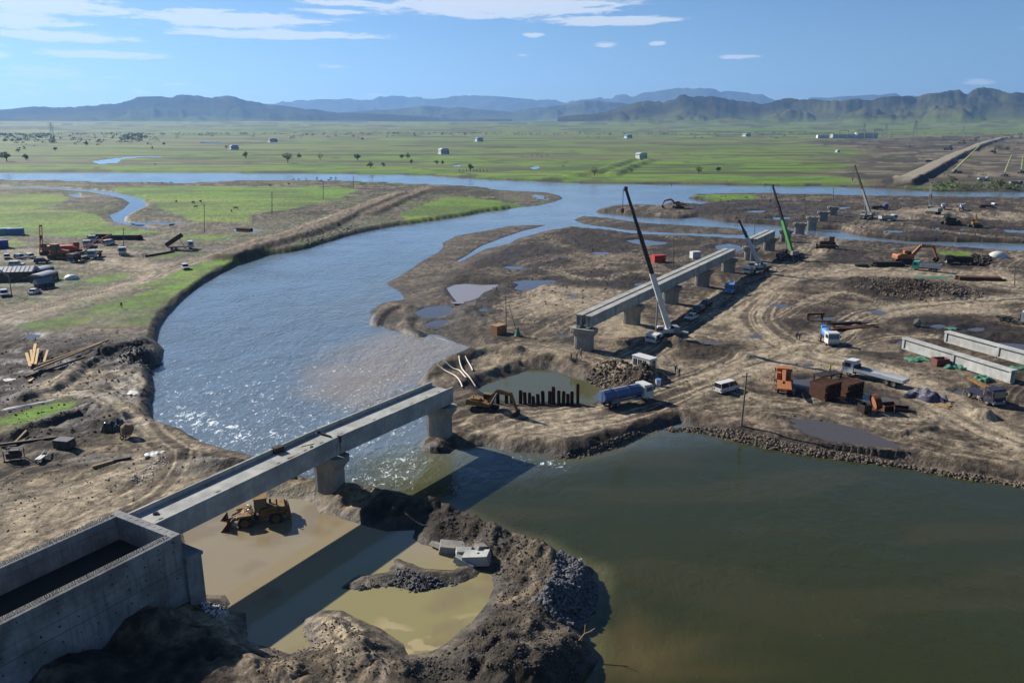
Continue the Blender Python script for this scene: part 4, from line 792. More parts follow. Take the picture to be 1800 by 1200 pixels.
for i, (z0, z1) in enumerate(zip(lifts[:-1], lifts[1:])):
    thick = 1.0; out = (0, .02, -.015, .03, 0.01, -.01, .02)[i]
    ybox(MB(), .012, AL, -out, thick, z0 + .03, z1 - .012).build('wall_lift', CON3, ab)
    ybox(MB(), .012, AL, AW - thick, AW + out, z0 + .03, z1 - .012).build('wall_lift', CON3, ab)
ybox(MB(), .05, AL - .05, .04, .96, -1.5, zt - .03).build('right_core', CON3, ab); ybox(MB(), .05, AL - .05, AW - .96, AW - .04, -1.5, zt - .03).build('left_core', CON3, ab)
ybox(MB(), 0, .95, .03, AW - .03, zt - 2.6, zt + .015).build('back_wall', CON3, ab)
ybox(MB(), -1.75, .01, -.35, AW + .35, -1.5, zt - GH_ - .45).build('bridge_seat', CON3, ab)
ybox(MB(), -1.9, -.0, -.45, AW + .45, zt - GH_ - .447, zt - GH_ - .14).build('seat_cap', CON3, ab)
ybox(MB(), .96, AL - 1, 1.01, AW - 1.01, -1.4, zt - 2.5).build('earth_fill', pmat('black_soil', (34, 30, 27), 1.0, 0, .4, (22, 20, 18), .6), ab)
rb = MB(); rr = random.Random(3)
for i in range(420):
    x = 1 + i * (AL - 2) / 420
    for yy in (.3, .7, AW - .3, AW - .7):
        hgt = rr.uniform(.10, .26); rb.box((x + rr.uniform(-.03, .03), sgn * yy, zt + hgt / 2 - .02), (.035, .035, hgt), rx=rr.uniform(-.2, .2), ry=rr.uniform(-.2, .2))
o = rb.build('rebar_stubs', DKST, ab); o['kind'] = 'stuff'
th_ = MB(); rr = random.Random(11)
for z_ in (2.0, 3.8, 5.5, 7.0, 8.3, 9.3):
    for i in range(26):
        if rr.random() < .75: th_.cyl((.9 + i * 1.6 + rr.uniform(-.1, .1), -sgn * .05, z_ + rr.uniform(-.06, .06)), (.9 + i * 1.6, sgn * .2, z_), rr.uniform(.05, .11), n=8)
o = th_.build('tie_holes', BLACK, ab); o['kind'] = 'stuff'
for i in range(9): ybox(MB(), .2 + .05, .2 + .3, .6 + i * .9, .85 + i * .9, zt + .014, zt + .05).build('anchor_pocket', CON2, ab)
# stored beams on the ground, lying beside the haul road
for (lab, p, q) in (('near precast beam stored on the ground with green netting below it', (1588, 612), (1763, 668)), ('farther precast beam stored on the ground behind its twin, partly out of frame', (1662, 600), (1850, 656))):
    a, b = G(*p), G(*q); fbeam('stored_beam', lab, 'concrete beam', (a.x, a.y, max(a.z, b.z) * .5 + .05), math.atan2(b.y - a.y, b.x - a.x), SPAN - 1.5, CON4, 'precast beams stored on the ground', -1)
# ------------------------------------------------------------------ vehicles
def wheel(parent, x, y, r, w, rim=True):
    def tyre():
        m = MB(); n = 14; prof = [(-w / 2, r * .55), (-w / 2, r * .93), (-w * .34, r), (w * .34, r), (w / 2, r * .93), (w / 2, r * .55)]
        vs = [(rr * math.cos(2 * math.pi * k / n), yy, rr * math.sin(2 * math.pi * k / n)) for yy, rr in prof for k in range(n)]
        return m.add(vs, [(i * n + k, i * n + (k + 1) % n, (i + 1) * n + (k + 1) % n, (i + 1) * n + k) for i in range(len(prof) - 1) for k in range(n)], True)
    o = shared(('tyre', r, w), tyre, 'wheel', BLACK, parent, (x, y, r))
    if rim: shared(('rim', r, w), lambda: MB().cyl((0, -w * .42, 0), (0, w * .42, 0), r * .57, n=12).cyl((0, -w * .5, 0), (0, w * .5, 0), r * .2, n=8), 'rim', GREY, o)
    return o
def car(label, u, v, rz, mat, kind='suv', group='cars parked about the site'):
    p = G(u, v); L, Wd, Hh = {'suv': (4.6, 1.85, 1.72), 'sedan': (4.5, 1.78, 1.45), 'van': (4.7, 1.78, 1.98)}[kind]
    t = thing({'van': 'minivan', 'suv': 'car', 'sedan': 'car'}[kind], label, 'van' if kind == 'van' else 'car', p, rz, group); hl = L / 2; y = Wd / 2
    belt = {'suv': 1.0, 'sedan': .85, 'van': 1.12}[kind]
    prof = {'suv': [(-hl, .4), (hl, .4), (hl + .03, .7), (hl - .15, .92), (hl - 1.15, belt), (-hl + .1, belt), (-hl - .02, .7)], 'sedan': [(-hl, .35), (hl, .35), (hl, .6), (hl - .2, .74), (hl - 1.2, belt), (-hl + .5, belt), (-hl, .8)], 'van': [(-hl, .38), (hl, .38), (hl + .04, .75), (hl - .22, 1.0), (hl - .5, belt), (-hl, belt)]}[kind]
    MB().prism(prof, -y, y).build('body', mat, t)
    gx0, gx1, rx0, rx1 = {'suv': (-hl + .08, hl - 1.1, -hl + .45, hl - 1.85), 'sedan': (-hl + .45, hl - 1.15, -hl + 1.1, hl - 1.95), 'van': (-hl + .02, hl - .45, -hl + .12, hl - 1.05)}[kind]
    MB().add([(gx0, -y + .05, belt), (gx1, -y + .05, belt), (gx1, y - .05, belt), (gx0, y - .05, belt), (rx0, -y + .2, Hh - .06), (rx1, -y + .2, Hh - .06), (rx1, y - .2, Hh - .06), (rx0, y - .2, Hh - .06)], [(0, 1, 5, 4), (1, 2, 6, 5), (2, 3, 7, 6), (3, 0, 4, 7), (4, 5, 6, 7)]).build('windows', GLASS, t)
    MB().box(((rx0 + rx1) / 2, 0, Hh - .03), (rx1 - rx0 + .12, Wd - .34, .07), tap=(.96, .94)).build('roof', mat, t)
    for sx in (-1, 1):
        pil = MB()
        for fr in ((gx0, rx0), (gx1, rx1), ((gx0 + gx1) / 2, (rx0 + rx1) / 2)): pil.beam((fr[0], sx * (y - .045), belt), (fr[1], sx * (y - .19), Hh - .05), .1, .05)
        pil.build('pillars', mat, t)
        MB().box((hl - .04, sx * (y - .25), .72), (.12, .36, .16)).build('headlight', LAMP, t); MB().box((-hl + .02, sx * (y - .14), .82), (.1, .2, .3)).build('tail_light', TAIL, t)
        MB().box((gx1 - .2, sx * (y + .08), belt + .06), (.14, .18, .14)).build('mirror', mat, t)
        for x in (hl - .85, -hl + .85): wheel(t, x, sx * (y - .1), .34, .23)
    MB().box((hl + .03, 0, .5), (.1, Wd - .1, .2)).build('bumper', CHAS, t)
    return t
def truck(label, u, v, rz, kind, cab=WHITE, body=GREY, L=9.0, group='lorries on the site', name='lorry', cat='truck', tilt=0, frame=CHAS):
    p = G(u, v); t = thing(name, label, cat, p, rz, group); hl = L / 2; W2 = 1.22; cl = 2.0; z0 = 1.0
    MB().box((-.05, .42, .86), (L - .4, .16, .28)).box((-.05, -.42, .86), (L - .4, .16, .28)).box((hl - 2.4, 0, .86), (.2, .7, .2)).box((-hl + 1, 0, .86), (.2, .7, .2)).build('chassis', frame, t)
    c = MB().prism([(hl - cl, .62), (hl, .62), (hl + .06, 1.35), (hl - .16, 2.72), (hl - .34, 2.86), (hl - cl, 2.9)], -W2, W2).build('cab', cab, t)
    MB().prism([(hl + .066, 1.62), (hl - .10, 2.56), (hl - .12, 2.56), (hl + .045, 1.62)], -W2 + .12, W2 - .12).build('windscreen', GLASS, c)
    for s in (-1, 1):
        MB().box((hl - .92, s * (W2 + .004), 2.08), (1.15, .02, .78)).build('side_window', GLASS, c); MB().box((hl - .05, s * (W2 + .16), 2.1), (.1, .2, .55)).build('mirror', CHAS, c)
        MB().box((hl + .06, s * .9, .92), (.06, .34, .2)).build('headlight', LAMP, c)
    MB().box((hl + .08, 0, .66), (.18, 2.4, .34)).build('bumper', GREY, t)
    axles = [hl - 1.25] + ([-hl + 1.2] if L < 6.5 else [-hl + 1.5, -hl + 2.85])
    for x in axles:
        for s in (-1, 1): wheel(t, x, s * 1.0, .5, .42)
    MB().box((hl - 3.0, -.85, .72), (.9, .5, .5)).build('fuel_tank', GREY, t)
    x0, x1 = -hl - .05, hl - cl - .15; xm = (x0 + x1) / 2; bl = x1 - x0
    if kind == 'flatbed':
        MB().box((xm, 0, 1.18), (bl, 2.44, .16)).build('deck', body, t)
        for s in (-1, 1): MB().box((xm, s * 1.2, 1.46), (bl, .06, .40)).build('side_board', body, t)
        MB().box((x0 + .03, 0, 1.46), (.06, 2.34, .40)).build('tail_board', body, t); MB().box((x1 - .03, 0, 1.7), (.08, 2.34, .9)).build('head_board', CHAS, t)
    elif kind == 'tanker':
        MB().cyl((x0 + .2, 0, 1.98), (x1 - .1, 0, 1.98), .95, n=20, sy=1.22).build('tank', body, t)
        for f in (.02, .34, .66, .98): MB().cyl((x0 + .2 + (bl - .35) * f - .06, 0, 1.98), (x0 + .2 + (bl - .35) * f + .06, 0, 1.98), .98, n=20, sy=1.22).build('tank_band', GREY, t)
        for f in (.25, .7): MB().cyl((x0 + bl * f, 0, 2.8), (x0 + bl * f, 0, 3.05), .32, n=12).build('hatch', body, t)
        MB().box((xm, 0, 2.95), (bl - .6, .5, .05)).build('walkway', GREY, t); MB().box((xm, 1.0, 1.0), (bl * .6, .5, .3)).build('hose_tray', GREY, t); MB().box((xm, -1.0, 1.0), (bl * .6, .5, .3)).build('hose_tray', GREY, t)
        m = MB()
        for s in (-.25, .25): m.cyl((x0 + .05, s, .8), (x0 + .05, s, 2.9), .03, n=6)
        for i in range(6): m.cyl((x0 + .05, -.25, 1 + i * .35), (x0 + .05, .25, 1 + i * .35), .025, n=6)
        m.build('ladder', GREY, t)
    elif kind == 'dump':
        e = bpy.data.objects.new('dump_body', None); R = Matrix.Translation((x0, 0, 1.15)) @ Matrix.Rotation(-tilt, 4, 'Y')
        o = MB(); H2 = 1.35
        pf = [(0, 0), (bl, 0), (bl, H2), (0, H2)]
        o.prism(pf, -1.22, -1.14, R).prism(pf, 1.14, 1.22, R).prism([(0, 0), (bl, 0), (bl, .1), (0, .1)], -1.13, 1.13, R).prism([(bl - .08, .1), (bl - .001, .1), (bl - .001, H2 + .2), (bl - .08, H2 + .2)], -1.13, 1.13, R).prism([(.001, .1), (.08, .1), (.08, H2), (.001, H2)], -1.13, 1.13, R)
        o = o.build('dump_body', body, t)
        rb_ = MB()
        for i in range(7): rb_.prism([(bl * (i + .5) / 7 - .07, .02), (bl * (i + .5) / 7 + .07, .02), (bl * (i + .5) / 7 + .07, H2 - .05), (bl * (i + .5) / 7 - .07, H2 - .05)], -1.3, -1.221, R).prism([(bl * (i + .5) / 7 - .07, .02), (bl * (i + .5) / 7 + .07, .02), (bl * (i + .5) / 7 + .07, H2 - .05), (bl * (i + .5) / 7 - .07, H2 - .05)], 1.221, 1.3, R)
        rb_.build('body_ribs', body, o)
        if tilt: MB().cyl((x1 - 1.2, 0, 1), tuple(R @ Vector((bl * .75, 0, .05))), .11, n=8).build('tipping_ram', GREY, t)
        else:
            ld = MB(); rr = random.Random(5)
            for i in range(26): ld.rock((x0 + rr.uniform(.5, bl - .5), rr.uniform(-.8, .8), 2.3 + rr.uniform(-.1, .25)), rr.uniform(.3, .6), rr)
            ld.build('earth_load', CLOD, t)
    elif kind == 'mixer':
        a, b_ = Vector((x1 - .2, 0, 1.75)), Vector((x0 + .2, 0, 2.35)); d = b_ - a
        dr = MB(); prof = [(0, .45), (.12, .8), (.45, 1.05), (.7, .95), (1, .45)]
        for (f0, r0), (f1, r1) in zip(prof[:-1], prof[1:]): dr.cyl(a + d * f0, a + d * f1, r0, r1, n=16, cap=(f0 == 0 or f1 == 1))
        dr.build('drum', body, t); MB().cyl(a + d * .55, a + d * .63, 1.06, n=16).build('drum_stripe', LTBL, t)
        MB().prism([(x0 - .1, 2.5), (x0 + .5, 2.5), (x0 + .3, 3.1), (x0 - .3, 3.2)], -.5, .5).build('hopper', LTBL, t); MB().beam((x0 + .1, 0, 2.1), (x0 - .6, .3, 1.3), .4, .12).build('chute', GREY, t); MB().box((x1 - .15, 0, 1.5), (.25, 1.4, .9)).build('drum_stand', CHAS, t); MB().box((x0 + .6, 0, 1.5), (.3, 1.5, .9)).build('drum_stand', CHAS, t)
    elif kind == 'tractor':
        MB().cyl((-hl + 2.1, 0, 1.12), (-hl + 2.1, 0, 1.24), .55, n=14).build('fifth_wheel', CHAS, t); MB().box((x1 + .05, 0, 1.6), (.25, 2.0, 1.1)).build('air_tank_rack', CHAS, t)
        for s in (-1, 1):
            MB().box((-hl + 1.5, s * 1.0, 1.12), (1.1, .46, .06)).build('mudguard', CHAS, t); MB().box((-hl + 2.85, s * 1.0, 1.12), (1.1, .46, .06)).build('mudguard', CHAS, t)
            wheel(t, -hl + 2.3 - .1, s * .25, .5, .36)
    elif kind == 'crane':
        MB().box((xm, 0, 1.16), (bl, 2.3, .2)).build('deck', frame, t); MB().cyl((x1 - .55, 0, 1.2), (x1 - .55, 0, 2.1), .5, .42, n=12).build('slewing_post', body, t)
        MB().beam((x1 - .2, 0, 2.45), (x0 - .9, .3, 2.75), .62, .68, .42, .46).build('boom', body, t); MB().beam((x0 - .9, .3, 2.75), (x0 - 1.4, .32, 2.78), .36, .36).build('boom_head', CHAS, t)
        MB().cyl((x1 - .4, 0, 1.9), (xm, .14, 2.45), .12, n=8).build('lift_ram', GREY, t); MB().box((x1 - .8, .9, 1.85), (.9, .7, 1.2)).build('operator_cab', body, t)
        for x in (x1 - .3, x0 + .5):
            for s in (-1, 1):
                q = MB().box((x, s * 1.35, .9), (.22, .5, .24)).build('outrigger', body, t); MB().cyl((x, s * 1.55, .15), (x, s * 1.55, .9), .08, n=8).build('jack_leg', GREY, q)
    return t
def tip_at(u, v, y):
    d = ray(u, v); k = y / d[1]; return Vector((d[0] * k, y, CAMH + d[2] * k))
def mobile_crane(label, front, rear, tip, body=WHITE, boom_a=WHITE, boom_b=CARBLK, split=.42, pivot=.62, hook=4.0, L=12.5, group='mobile cranes', detail=True):
    a, b = G(*rear), G(*front); mid = (a + b) / 2; rz = math.atan2(b.y - a.y, b.x - a.x); t = thing('mobile_crane', label, 'crane', (mid.x, mid.y, min(a.z, b.z) + .05), rz, group)
    Mi = (Matrix.Translation(t.location) @ Matrix.Rotation(rz, 4, 'Z')).inverted(); T = Mi @ Vector(tip); hl = L / 2
    MB().box((0, 0, 1.25), (L, 2.5, .55)).box((-.5, 0, .85), (L - 3, 1.1, .4)).build('carrier', CHAS, t)
    c = MB().prism([(hl - 2.3, .75), (hl, .75), (hl + .05, 1.4), (hl - .2, 2.35), (hl - 2.3, 2.45)], -1.25, 1.25).build('driving_cab', body, t)
    MB().prism([(hl + .057, 1.45), (hl - .19, 2.25), (hl - .21, 2.25), (hl + .03, 1.45)], -1.1, 1.1).build('windscreen', GLASS, c)
    for s in (-1, 1): MB().box((hl - 1.1, s * 1.253, 1.85), (1.3, .02, .6)).build('side_window', GLASS, c); MB().box((hl + .04, s * .9, 1.0), (.06, .35, .2)).build('headlight', LAMP, c)
    MB().box((hl - 2.9, 0, 1.8), (1.0, 2.3, .7)).build('engine_box', body, t)
    for x in (hl - 1.6, hl - 3.2, -hl + 3.0, -hl + 1.5):
        for s in (-1, 1): wheel(t, x, s * 1.0, .56, .45)
    for x in (hl - 3.9, -hl + .3):
        for s in (-1, 1):
            q = MB().box((x, s * 2.1, 1.0), (.34, 2.2, .34)).build('outrigger', body, t); MB().cyl((x, s * 3.1, .12), (x, s * 3.1, 1.0), .12, n=8).build('jack_leg', GREY, q); MB().box((x, s * 3.1, .06), (.8, .8, .12)).build('outrigger_pad', WOOD, q)
    px = -hl + L * (1 - pivot); MB().cyl((px, 0, 1.5), (px, 0, 1.85), 1.0, n=18).build('turntable', CHAS, t)
    az_ = math.atan2(T.y, T.x - px); cs, sn = math.cos(az_), math.sin(az_)
    def Q(f, l, z): return (px + cs * f - sn * l, sn * f + cs * l, z)
    up = MB().box(Q(-1.1, 0, 2.3), (4.2, 2.1, .8), rz=az_).build('upper_frame', body, t); MB().box(Q(-2.9, 0, 2.5), (1.1, 2.6, 1.3), rz=az_).build('counterweight', GREY, t)
    oc = MB().box(Q(.7, 1.0, 2.7), (1.7, .9, 1.6), rz=az_, tap=(.85, .9)).build('operator_cab', body, t); MB().box(Q(1.0, 1.02, 2.85), (1.5, .95, .7), rz=az_, tap=(.9, .92)).build('cab_window', GLASS, oc)
    foot = Vector(Q(-1.3, 0, 2.95)); d = T - foot; s1 = foot + d * split; s2 = foot + d * (split + (1 - split) * .5)
    MB().beam(foot, s1, .95, 1.15, .88, 1.05).build('boom_base_section', boom_a, t); MB().beam(s1 - d * .02, s2, .74, .9, .68, .82).build('boom_middle_section', boom_b, t); MB().beam(s2 - d * .02, T, .56, .68, .46, .52).build('boom_tip_section', boom_b, t)
    hd_ = MB().box(T, (.7, .5, .9), rz=az_).build('boom_head', CHAS, t)
    MB().cyl(Q(1.4, 0, 2.3), foot + d * (split * .62) - Vector((0, 0, .5)), .22, .16, n=10).build('lift_ram', GREY, t)
    tp = T + Vector((cs * .5, sn * .5, 0)); hk = tp - Vector((0, 0, hook))
    for o_ in (-.14, .14): MB().cyl(tp + Vector((sn * o_, -cs * o_, 0)), hk + Vector((sn * o_, -cs * o_, 0)), .035, n=5).build('hoist_cable', CHAS, t)
    hb = MB().box(hk - Vector((0, 0, .4)), (.45, .45, .9)).build('hook_block', CHAS, t); MB().tube([hk + Vector((math.cos(q) * .22, 0, -1.05 + math.sin(q) * .22)) for q in [k * .5 - 3.4 for k in range(9)]], .06).build('hook', CHAS, hb)
    MB().cyl(Q(-2.0, -.5, 3.0), Q(-2.0, .5, 3.0), .35, n=12).build('winch', CHAS, t)
    return t
def track_prof(L, h): return [(-L / 2 + h * .3, 0), (L / 2 - h * .3, 0), (L / 2 - .05, h * .3), (L / 2, h * .55), (L / 2 - h * .25, h), (-L / 2 + h * .25, h), (-L / 2, h * .55), (-L / 2 + .05, h * .3)]
def excavator(label, u, v, rz, slew, mat, joints, s=1.0, group='tracked excavators', trz=None):
    """joints: boom foot, knee, stick joint, bucket pin as (reach, height) in the plane of the arm"""
    p = G(u, v); t = thing('excavator', label, 'excavator', p, rz, group); cs, sn = math.cos(slew), math.sin(slew)
    for sy in (-1, 1):
        k = MB().prism([(x * s, z * s) for x, z in track_prof(4.4, .95)], sy * 1.2 * s - .3 * s, sy * 1.2 * s + .3 * s).build('track', BLACK, t); MB().box((0, sy * 1.2 * s, .48 * s), (3.0 * s, .64 * s, .4 * s)).build('track_frame', CHAS, k)
    MB().box((0, 0, .7 * s), (2.2 * s, 1.9 * s, .45 * s)).build('undercarriage', CHAS, t); MB().cyl((0, 0, .9 * s), (0, 0, 1.2 * s), .75 * s, n=16).build('slew_ring', CHAS, t)
    R = Matrix.Rotation(slew, 4, 'Z')
    def V(f, l, z): return R @ Vector((f * s, l * s, z * s))
    MB().prism([(x * s, z * s) for x, z in [(-2.7, 1.22), (1.3, 1.22), (1.3, 1.75), (-.3, 2.05), (-2.5, 2.15), (-2.8, 1.7)]], -1.3 * s, 1.3 * s, R).build('house', mat, t)
    MB().prism([(x * s, z * s) for x, z in [(-3.0, 1.2), (-2.3, 1.2), (-2.3, 2.2), (-2.75, 2.2), (-3.0, 1.9)]], -1.34 * s, 1.34 * s, R).build('counterweight', mat, t)
    c = MB().prism([(x * s, z * s) for x, z in [(-.4, 1.76), (1.32, 1.76), (1.4, 2.2), (1.05, 3.0), (-.4, 3.02)]], .35 * s, 1.28 * s, R).build('cab', mat, t)
    MB().prism([(x * s, z * s) for x, z in [(-.25, 2.15), (1.42, 2.15), (1.14, 2.9), (-.25, 2.9)]], .33 * s, 1.30 * s, R).build('cab_window', GLASS, c)
    MB().box(V(-1.4, -.5, 2.25), (1.6 * s, 1.2 * s, .3 * s), rz=slew).build('engine_cover', mat, t); MB().cyl(V(-1.7, -.9, 2.2), V(-1.7, -.9, 2.9), .07 * s, n=8).build('exhaust', CHAS, t)
    J = [V(f, -.25, z) for f, z in joints]
    MB().beam(J[0], J[1], .5 * s, .6 * s, .45 * s, .75 * s).beam(J[1], J[2], .45 * s, .75 * s, .36 * s, .4 * s).build('boom', mat, t); MB().beam(J[2] + (J[2] - J[3]) * .14, J[3], .34 * s, .62 * s, .28 * s, .34 * s).build('stick', mat, t)
    for sy in (-.42, .42): MB().cyl(V(1.2, -.25 + sy, 1.4), J[1] + Vector((0, 0, -.2 * s)) + R @ Vector((0, sy * s * .8, 0)), .11 * s, n=8).build('boom_ram', GREY, t)
    MB().cyl(J[1] + Vector((0, 0, .45 * s)), J[2] + (J[2] - J[3]) * .14 + Vector((0, 0, .1)), .1 * s, n=8).build('stick_ram', GREY, t)
    f3, z3 = joints[3]
    bk = [(f3 + .1, z3 + .25), (f3 + .35, z3 - .1), (f3 + .2, z3 - .9), (f3 - .45, z3 - 1.15), (f3 - .95, z3 - .8), (f3 - .75, z3 - .75), (f3 - .35, z3 - .9), (f3 + .02, z3 - .75), (f3 + .1, z3 - .2), (f3 - .15, z3 + .15)]
    b_ = MB().prism([(x * s, z * s) for x, z in bk], -.85 * s, .35 * s, R)
    sd = [(f3 + .1, z3 + .0), (f3 + .3, z3 - .1), (f3 + .15, z3 - .85), (f3 - .45, z3 - 1.1), (f3 - .9, z3 - .78), (f3 - .3, z3 - .1)]
    b_.prism([(x * s, z * s) for x, z in sd], -.87 * s, -.82 * s, R).prism([(x * s, z * s) for x, z in sd], .32 * s, .37 * s, R); b_ = b_.build('bucket', DKST, t)
    for i in range(5): MB().box(V(f3 - 1.02, -.78 + i * .27, z3 - .8), (.28 * s, .1 * s, .1 * s), rz=slew).build('tooth', GREY, b_)
    return t
def wheel_loader(label, u, v, rz, mat=YEL, lift=.0):
    p = G(u, v); p.z = max(p.z, -1.75); t = thing('wheel_loader', label, 'loader', p, rz)
    MB().prism([(-3.6, 1.0), (-.3, .9), (-.3, 1.7), (-.6, 2.15), (-3.3, 2.25), (-3.7, 1.8)], -1.05, 1.05).build('engine_hood', mat, t); MB().prism([(-4.0, .75), (-3.4, .75), (-3.4, 1.7), (-3.85, 1.7)], -1.25, 1.25).build('counterweight', mat, t)
    g = MB()
    for i in range(6): g.box((-3.68, -.75 + i * .3, 1.95), (.1, .16, .5))
    g.build('grille', CHAS, t); MB().box((0, 0, .95), (1.2, 1.0, .7)).build('articulation', CHAS, t); MB().prism([(.3, .7), (2.2, .7), (2.0, 1.5), (1.4, 1.9), (.3, 1.6)], -.75, .75).build('front_frame', mat, t)
    c = MB().box((-.55, 0, 2.55), (1.5, 1.5, 1.6), tap=(.88, .9)).build('cab_glass', GLASS, t); MB().box((-.55, 0, 3.42), (1.6, 1.6, .16)).build('cab_roof', mat, c)
    for x in (-1.27, .17):
        for y in (-.73, .73): MB().beam((x, y, 1.75), (-.55 + (x + .55) * .9, y * .92, 3.36), .1, .1).build('cab_post', CHAS, c)
    for x in (-2.2, 1.4):
        for s in (-1, 1):
            w = wheel(t, x, s * 1.12, .86, .66, False); shared('loader_rim', lambda: MB().cyl((0, -.28, 0), (0, .28, 0), .48, n=14).cyl((0, -.34, 0), (0, .34, 0), .2, n=10), 'rim', mat, w); MB().prism([(x - .95, 1.72), (x + .95, 1.72), (x + .8, 1.9), (x - .8, 1.9)], s * 1.12 - .36, s * 1.12 + .36).build('mudguard', mat, t)
    for s in (-1, 1): MB().beam((.9, s * .6, 1.75), (2.6, s * .6, 1.3 + lift), .22, .42).beam((2.6, s * .6, 1.3 + lift), (3.3, s * .6, .5 + lift), .22, .4, .22, .3).build('lift_arm', mat, t); MB().cyl((.6, s * .45, 1.1), (2.3, s * .55, 1.15 + lift), .1, n=8).build('lift_ram', GREY, t)
    MB().cyl((1.0, 0, 1.9), (3.1, 0, 1.2 + lift), .1, n=8).build('tilt_ram', GREY, t)
    b_ = MB().prism([(3.2, .25 + lift), (3.25, 1.3 + lift), (3.4, 1.45 + lift), (3.34, .5 + lift), (3.6, .2 + lift), (4.5, .02 + lift), (4.5, -.06 + lift), (3.5, .05 + lift)], -1.5, 1.5)
    for s in (-1, 1): b_.prism([(3.22, .25 + lift), (3.3, 1.4 + lift), (4.45, 0 + lift), (3.5, .04 + lift)], s * 1.5 - .04, s * 1.5 + .04)
    b_ = b_.build('bucket', RUST, t)
    for i in range(8): MB().box((4.55, -1.35 + i * .385, -.02 + lift), (.3, .12, .08)).build('tooth', GREY, b_)
    MB().cyl((-2.4, .5, 2.2), (-2.4, .5, 3.05), .09, n=8).build('exhaust', CHAS, t); MB().cyl((-1.7, -.5, 2.2), (-1.7, -.5, 2.75), .14, n=10).build('air_intake', CHAS, t)
    for s in (-1, 1): MB().box((.9, s * .6, 2.2), (.2, .3, .25)).build('headlight', LAMP, t)
    return t
def bulldozer(label, u, v, rz, mat=ORG, s=1.0):
    p = G(u, v); t = thing('bulldozer', label, 'bulldozer', p, rz, 'bulldozers at work')
    for sy in (-1, 1): MB().prism([(x * s, z * s) for x, z in track_prof(3.8, 1.05)], sy * 1.0 * s - .28 * s, sy * 1.0 * s + .28 * s).build('track', BLACK, t); MB().beam((.2 * s, sy * 1.35 * s, .5 * s), (2.6 * s, sy * 1.35 * s, .5 * s), .16 * s, .24 * s).build('push_arm', mat, t)
    MB().prism([(x * s, z * s) for x, z in [(-.1, .8), (1.9, .8), (1.9, 1.75), (-.1, 1.95)]], -.6 * s, .6 * s).build('engine_hood', mat, t); MB().box((-.9 * s, 0, 1.2 * s), (1.6 * s, 1.5 * s, .9 * s)).build('body', mat, t)
    c = MB().box((-.75 * s, 0, 2.25 * s), (1.3 * s, 1.4 * s, 1.3 * s), tap=(.9, .9)).build('cab_glass', GLASS, t); MB().box((-.75 * s, 0, 2.95 * s), (1.45 * s, 1.5 * s, .14 * s)).build('cab_roof', mat, c)
    MB().prism([(x * s, z * s) for x, z in [(2.6, .05), (2.75, .05), (2.62, .6), (2.78, 1.25), (2.62, 1.25), (2.48, .6)]], -1.75 * s, 1.75 * s).build('blade', mat, t); MB().cyl((.9 * s, .5 * s, 1.9 * s), (.9 * s, .5 * s, 2.6 * s), .07 * s, n=8).build('exhaust', CHAS, t)
    MB().beam((-1.8 * s, 0, .9 * s), (-2.5 * s, 0, .5 * s), .3 * s, .4 * s).build('ripper', CHAS, t); return t
def drill_rig(label, u, v, rz, mat, mast_len, lean, s=1.0, mast_mat=None, group='piling and drilling rigs'):
    p = G(u, v); t = thing('drilling_rig', label, 'drilling rig', p, rz, group)
    for sy in (-1, 1): MB().prism([(x * s, z * s) for x, z in track_prof(4.6, .95)], sy * 1.3 * s - .33 * s, sy * 1.3 * s + .33 * s).build('track', BLACK, t)
    MB().box((0, 0, .8 * s), (2.4 * s, 2.0 * s, .4 * s)).build('undercarriage', CHAS, t); MB().prism([(x * s, z * s) for x, z in [(-3.0, 1.1), (1.6, 1.1), (1.6, 1.8), (0, 2.4), (-2.9, 2.4)]], -1.35 * s, 1.35 * s).build('house', mat, t)
    c = MB().box((1.0 * s, .85 * s, 2.3 * s), (1.4 * s, .95 * s, 1.5 * s), tap=(.88, .95)).build('cab', mat, t); MB().box((1.1 * s, .85 * s, 2.5 * s), (1.36 * s, 1.0 * s, .8 * s), tap=(.92, .95)).build('cab_window', GLASS, c)
    a = Vector((1.9 * s, 0, 1.0 * s)); b_ = a + Vector((math.sin(lean), 0, math.cos(lean))) * mast_len
    m = MB(); d = (b_ - a); n = max(4, int(mast_len / 1.2)); pr = Vector((d.z, 0, -d.x)).normalized() * .4; qr = Vector((0, .4, 0))
    cs_ = [pr + qr, pr - qr, -pr - qr, -pr + qr]
    for c_ in cs_: m.beam(a + c_, b_ + c_, .12, .12)
    for i in range(n):
        for k in range(4): m.beam(a + d * (i / n) + cs_[k], a + d * ((i + 1) / n) + cs_[(k + 1) % 4], .07, .07)
    m.build('mast', mast_mat or mat, t); MB().cyl((-.8 * s, 0, 2.3 * s), a + d * .45, .1, n=8).build('back_stay', GREY, t); MB().box(a + d * .55, (.9, .9, 1.2)).build('rotary_head', CHAS, t); MB().box(b_, (.8, .5, .5)).build('crown_block', CHAS, t)
    MB().cyl(a + Vector((.75, 0, -.9)), a + d * .55 + Vector((.2, 0, 0)), .18, n=8).build('drill_string', DKST, t)
    return t
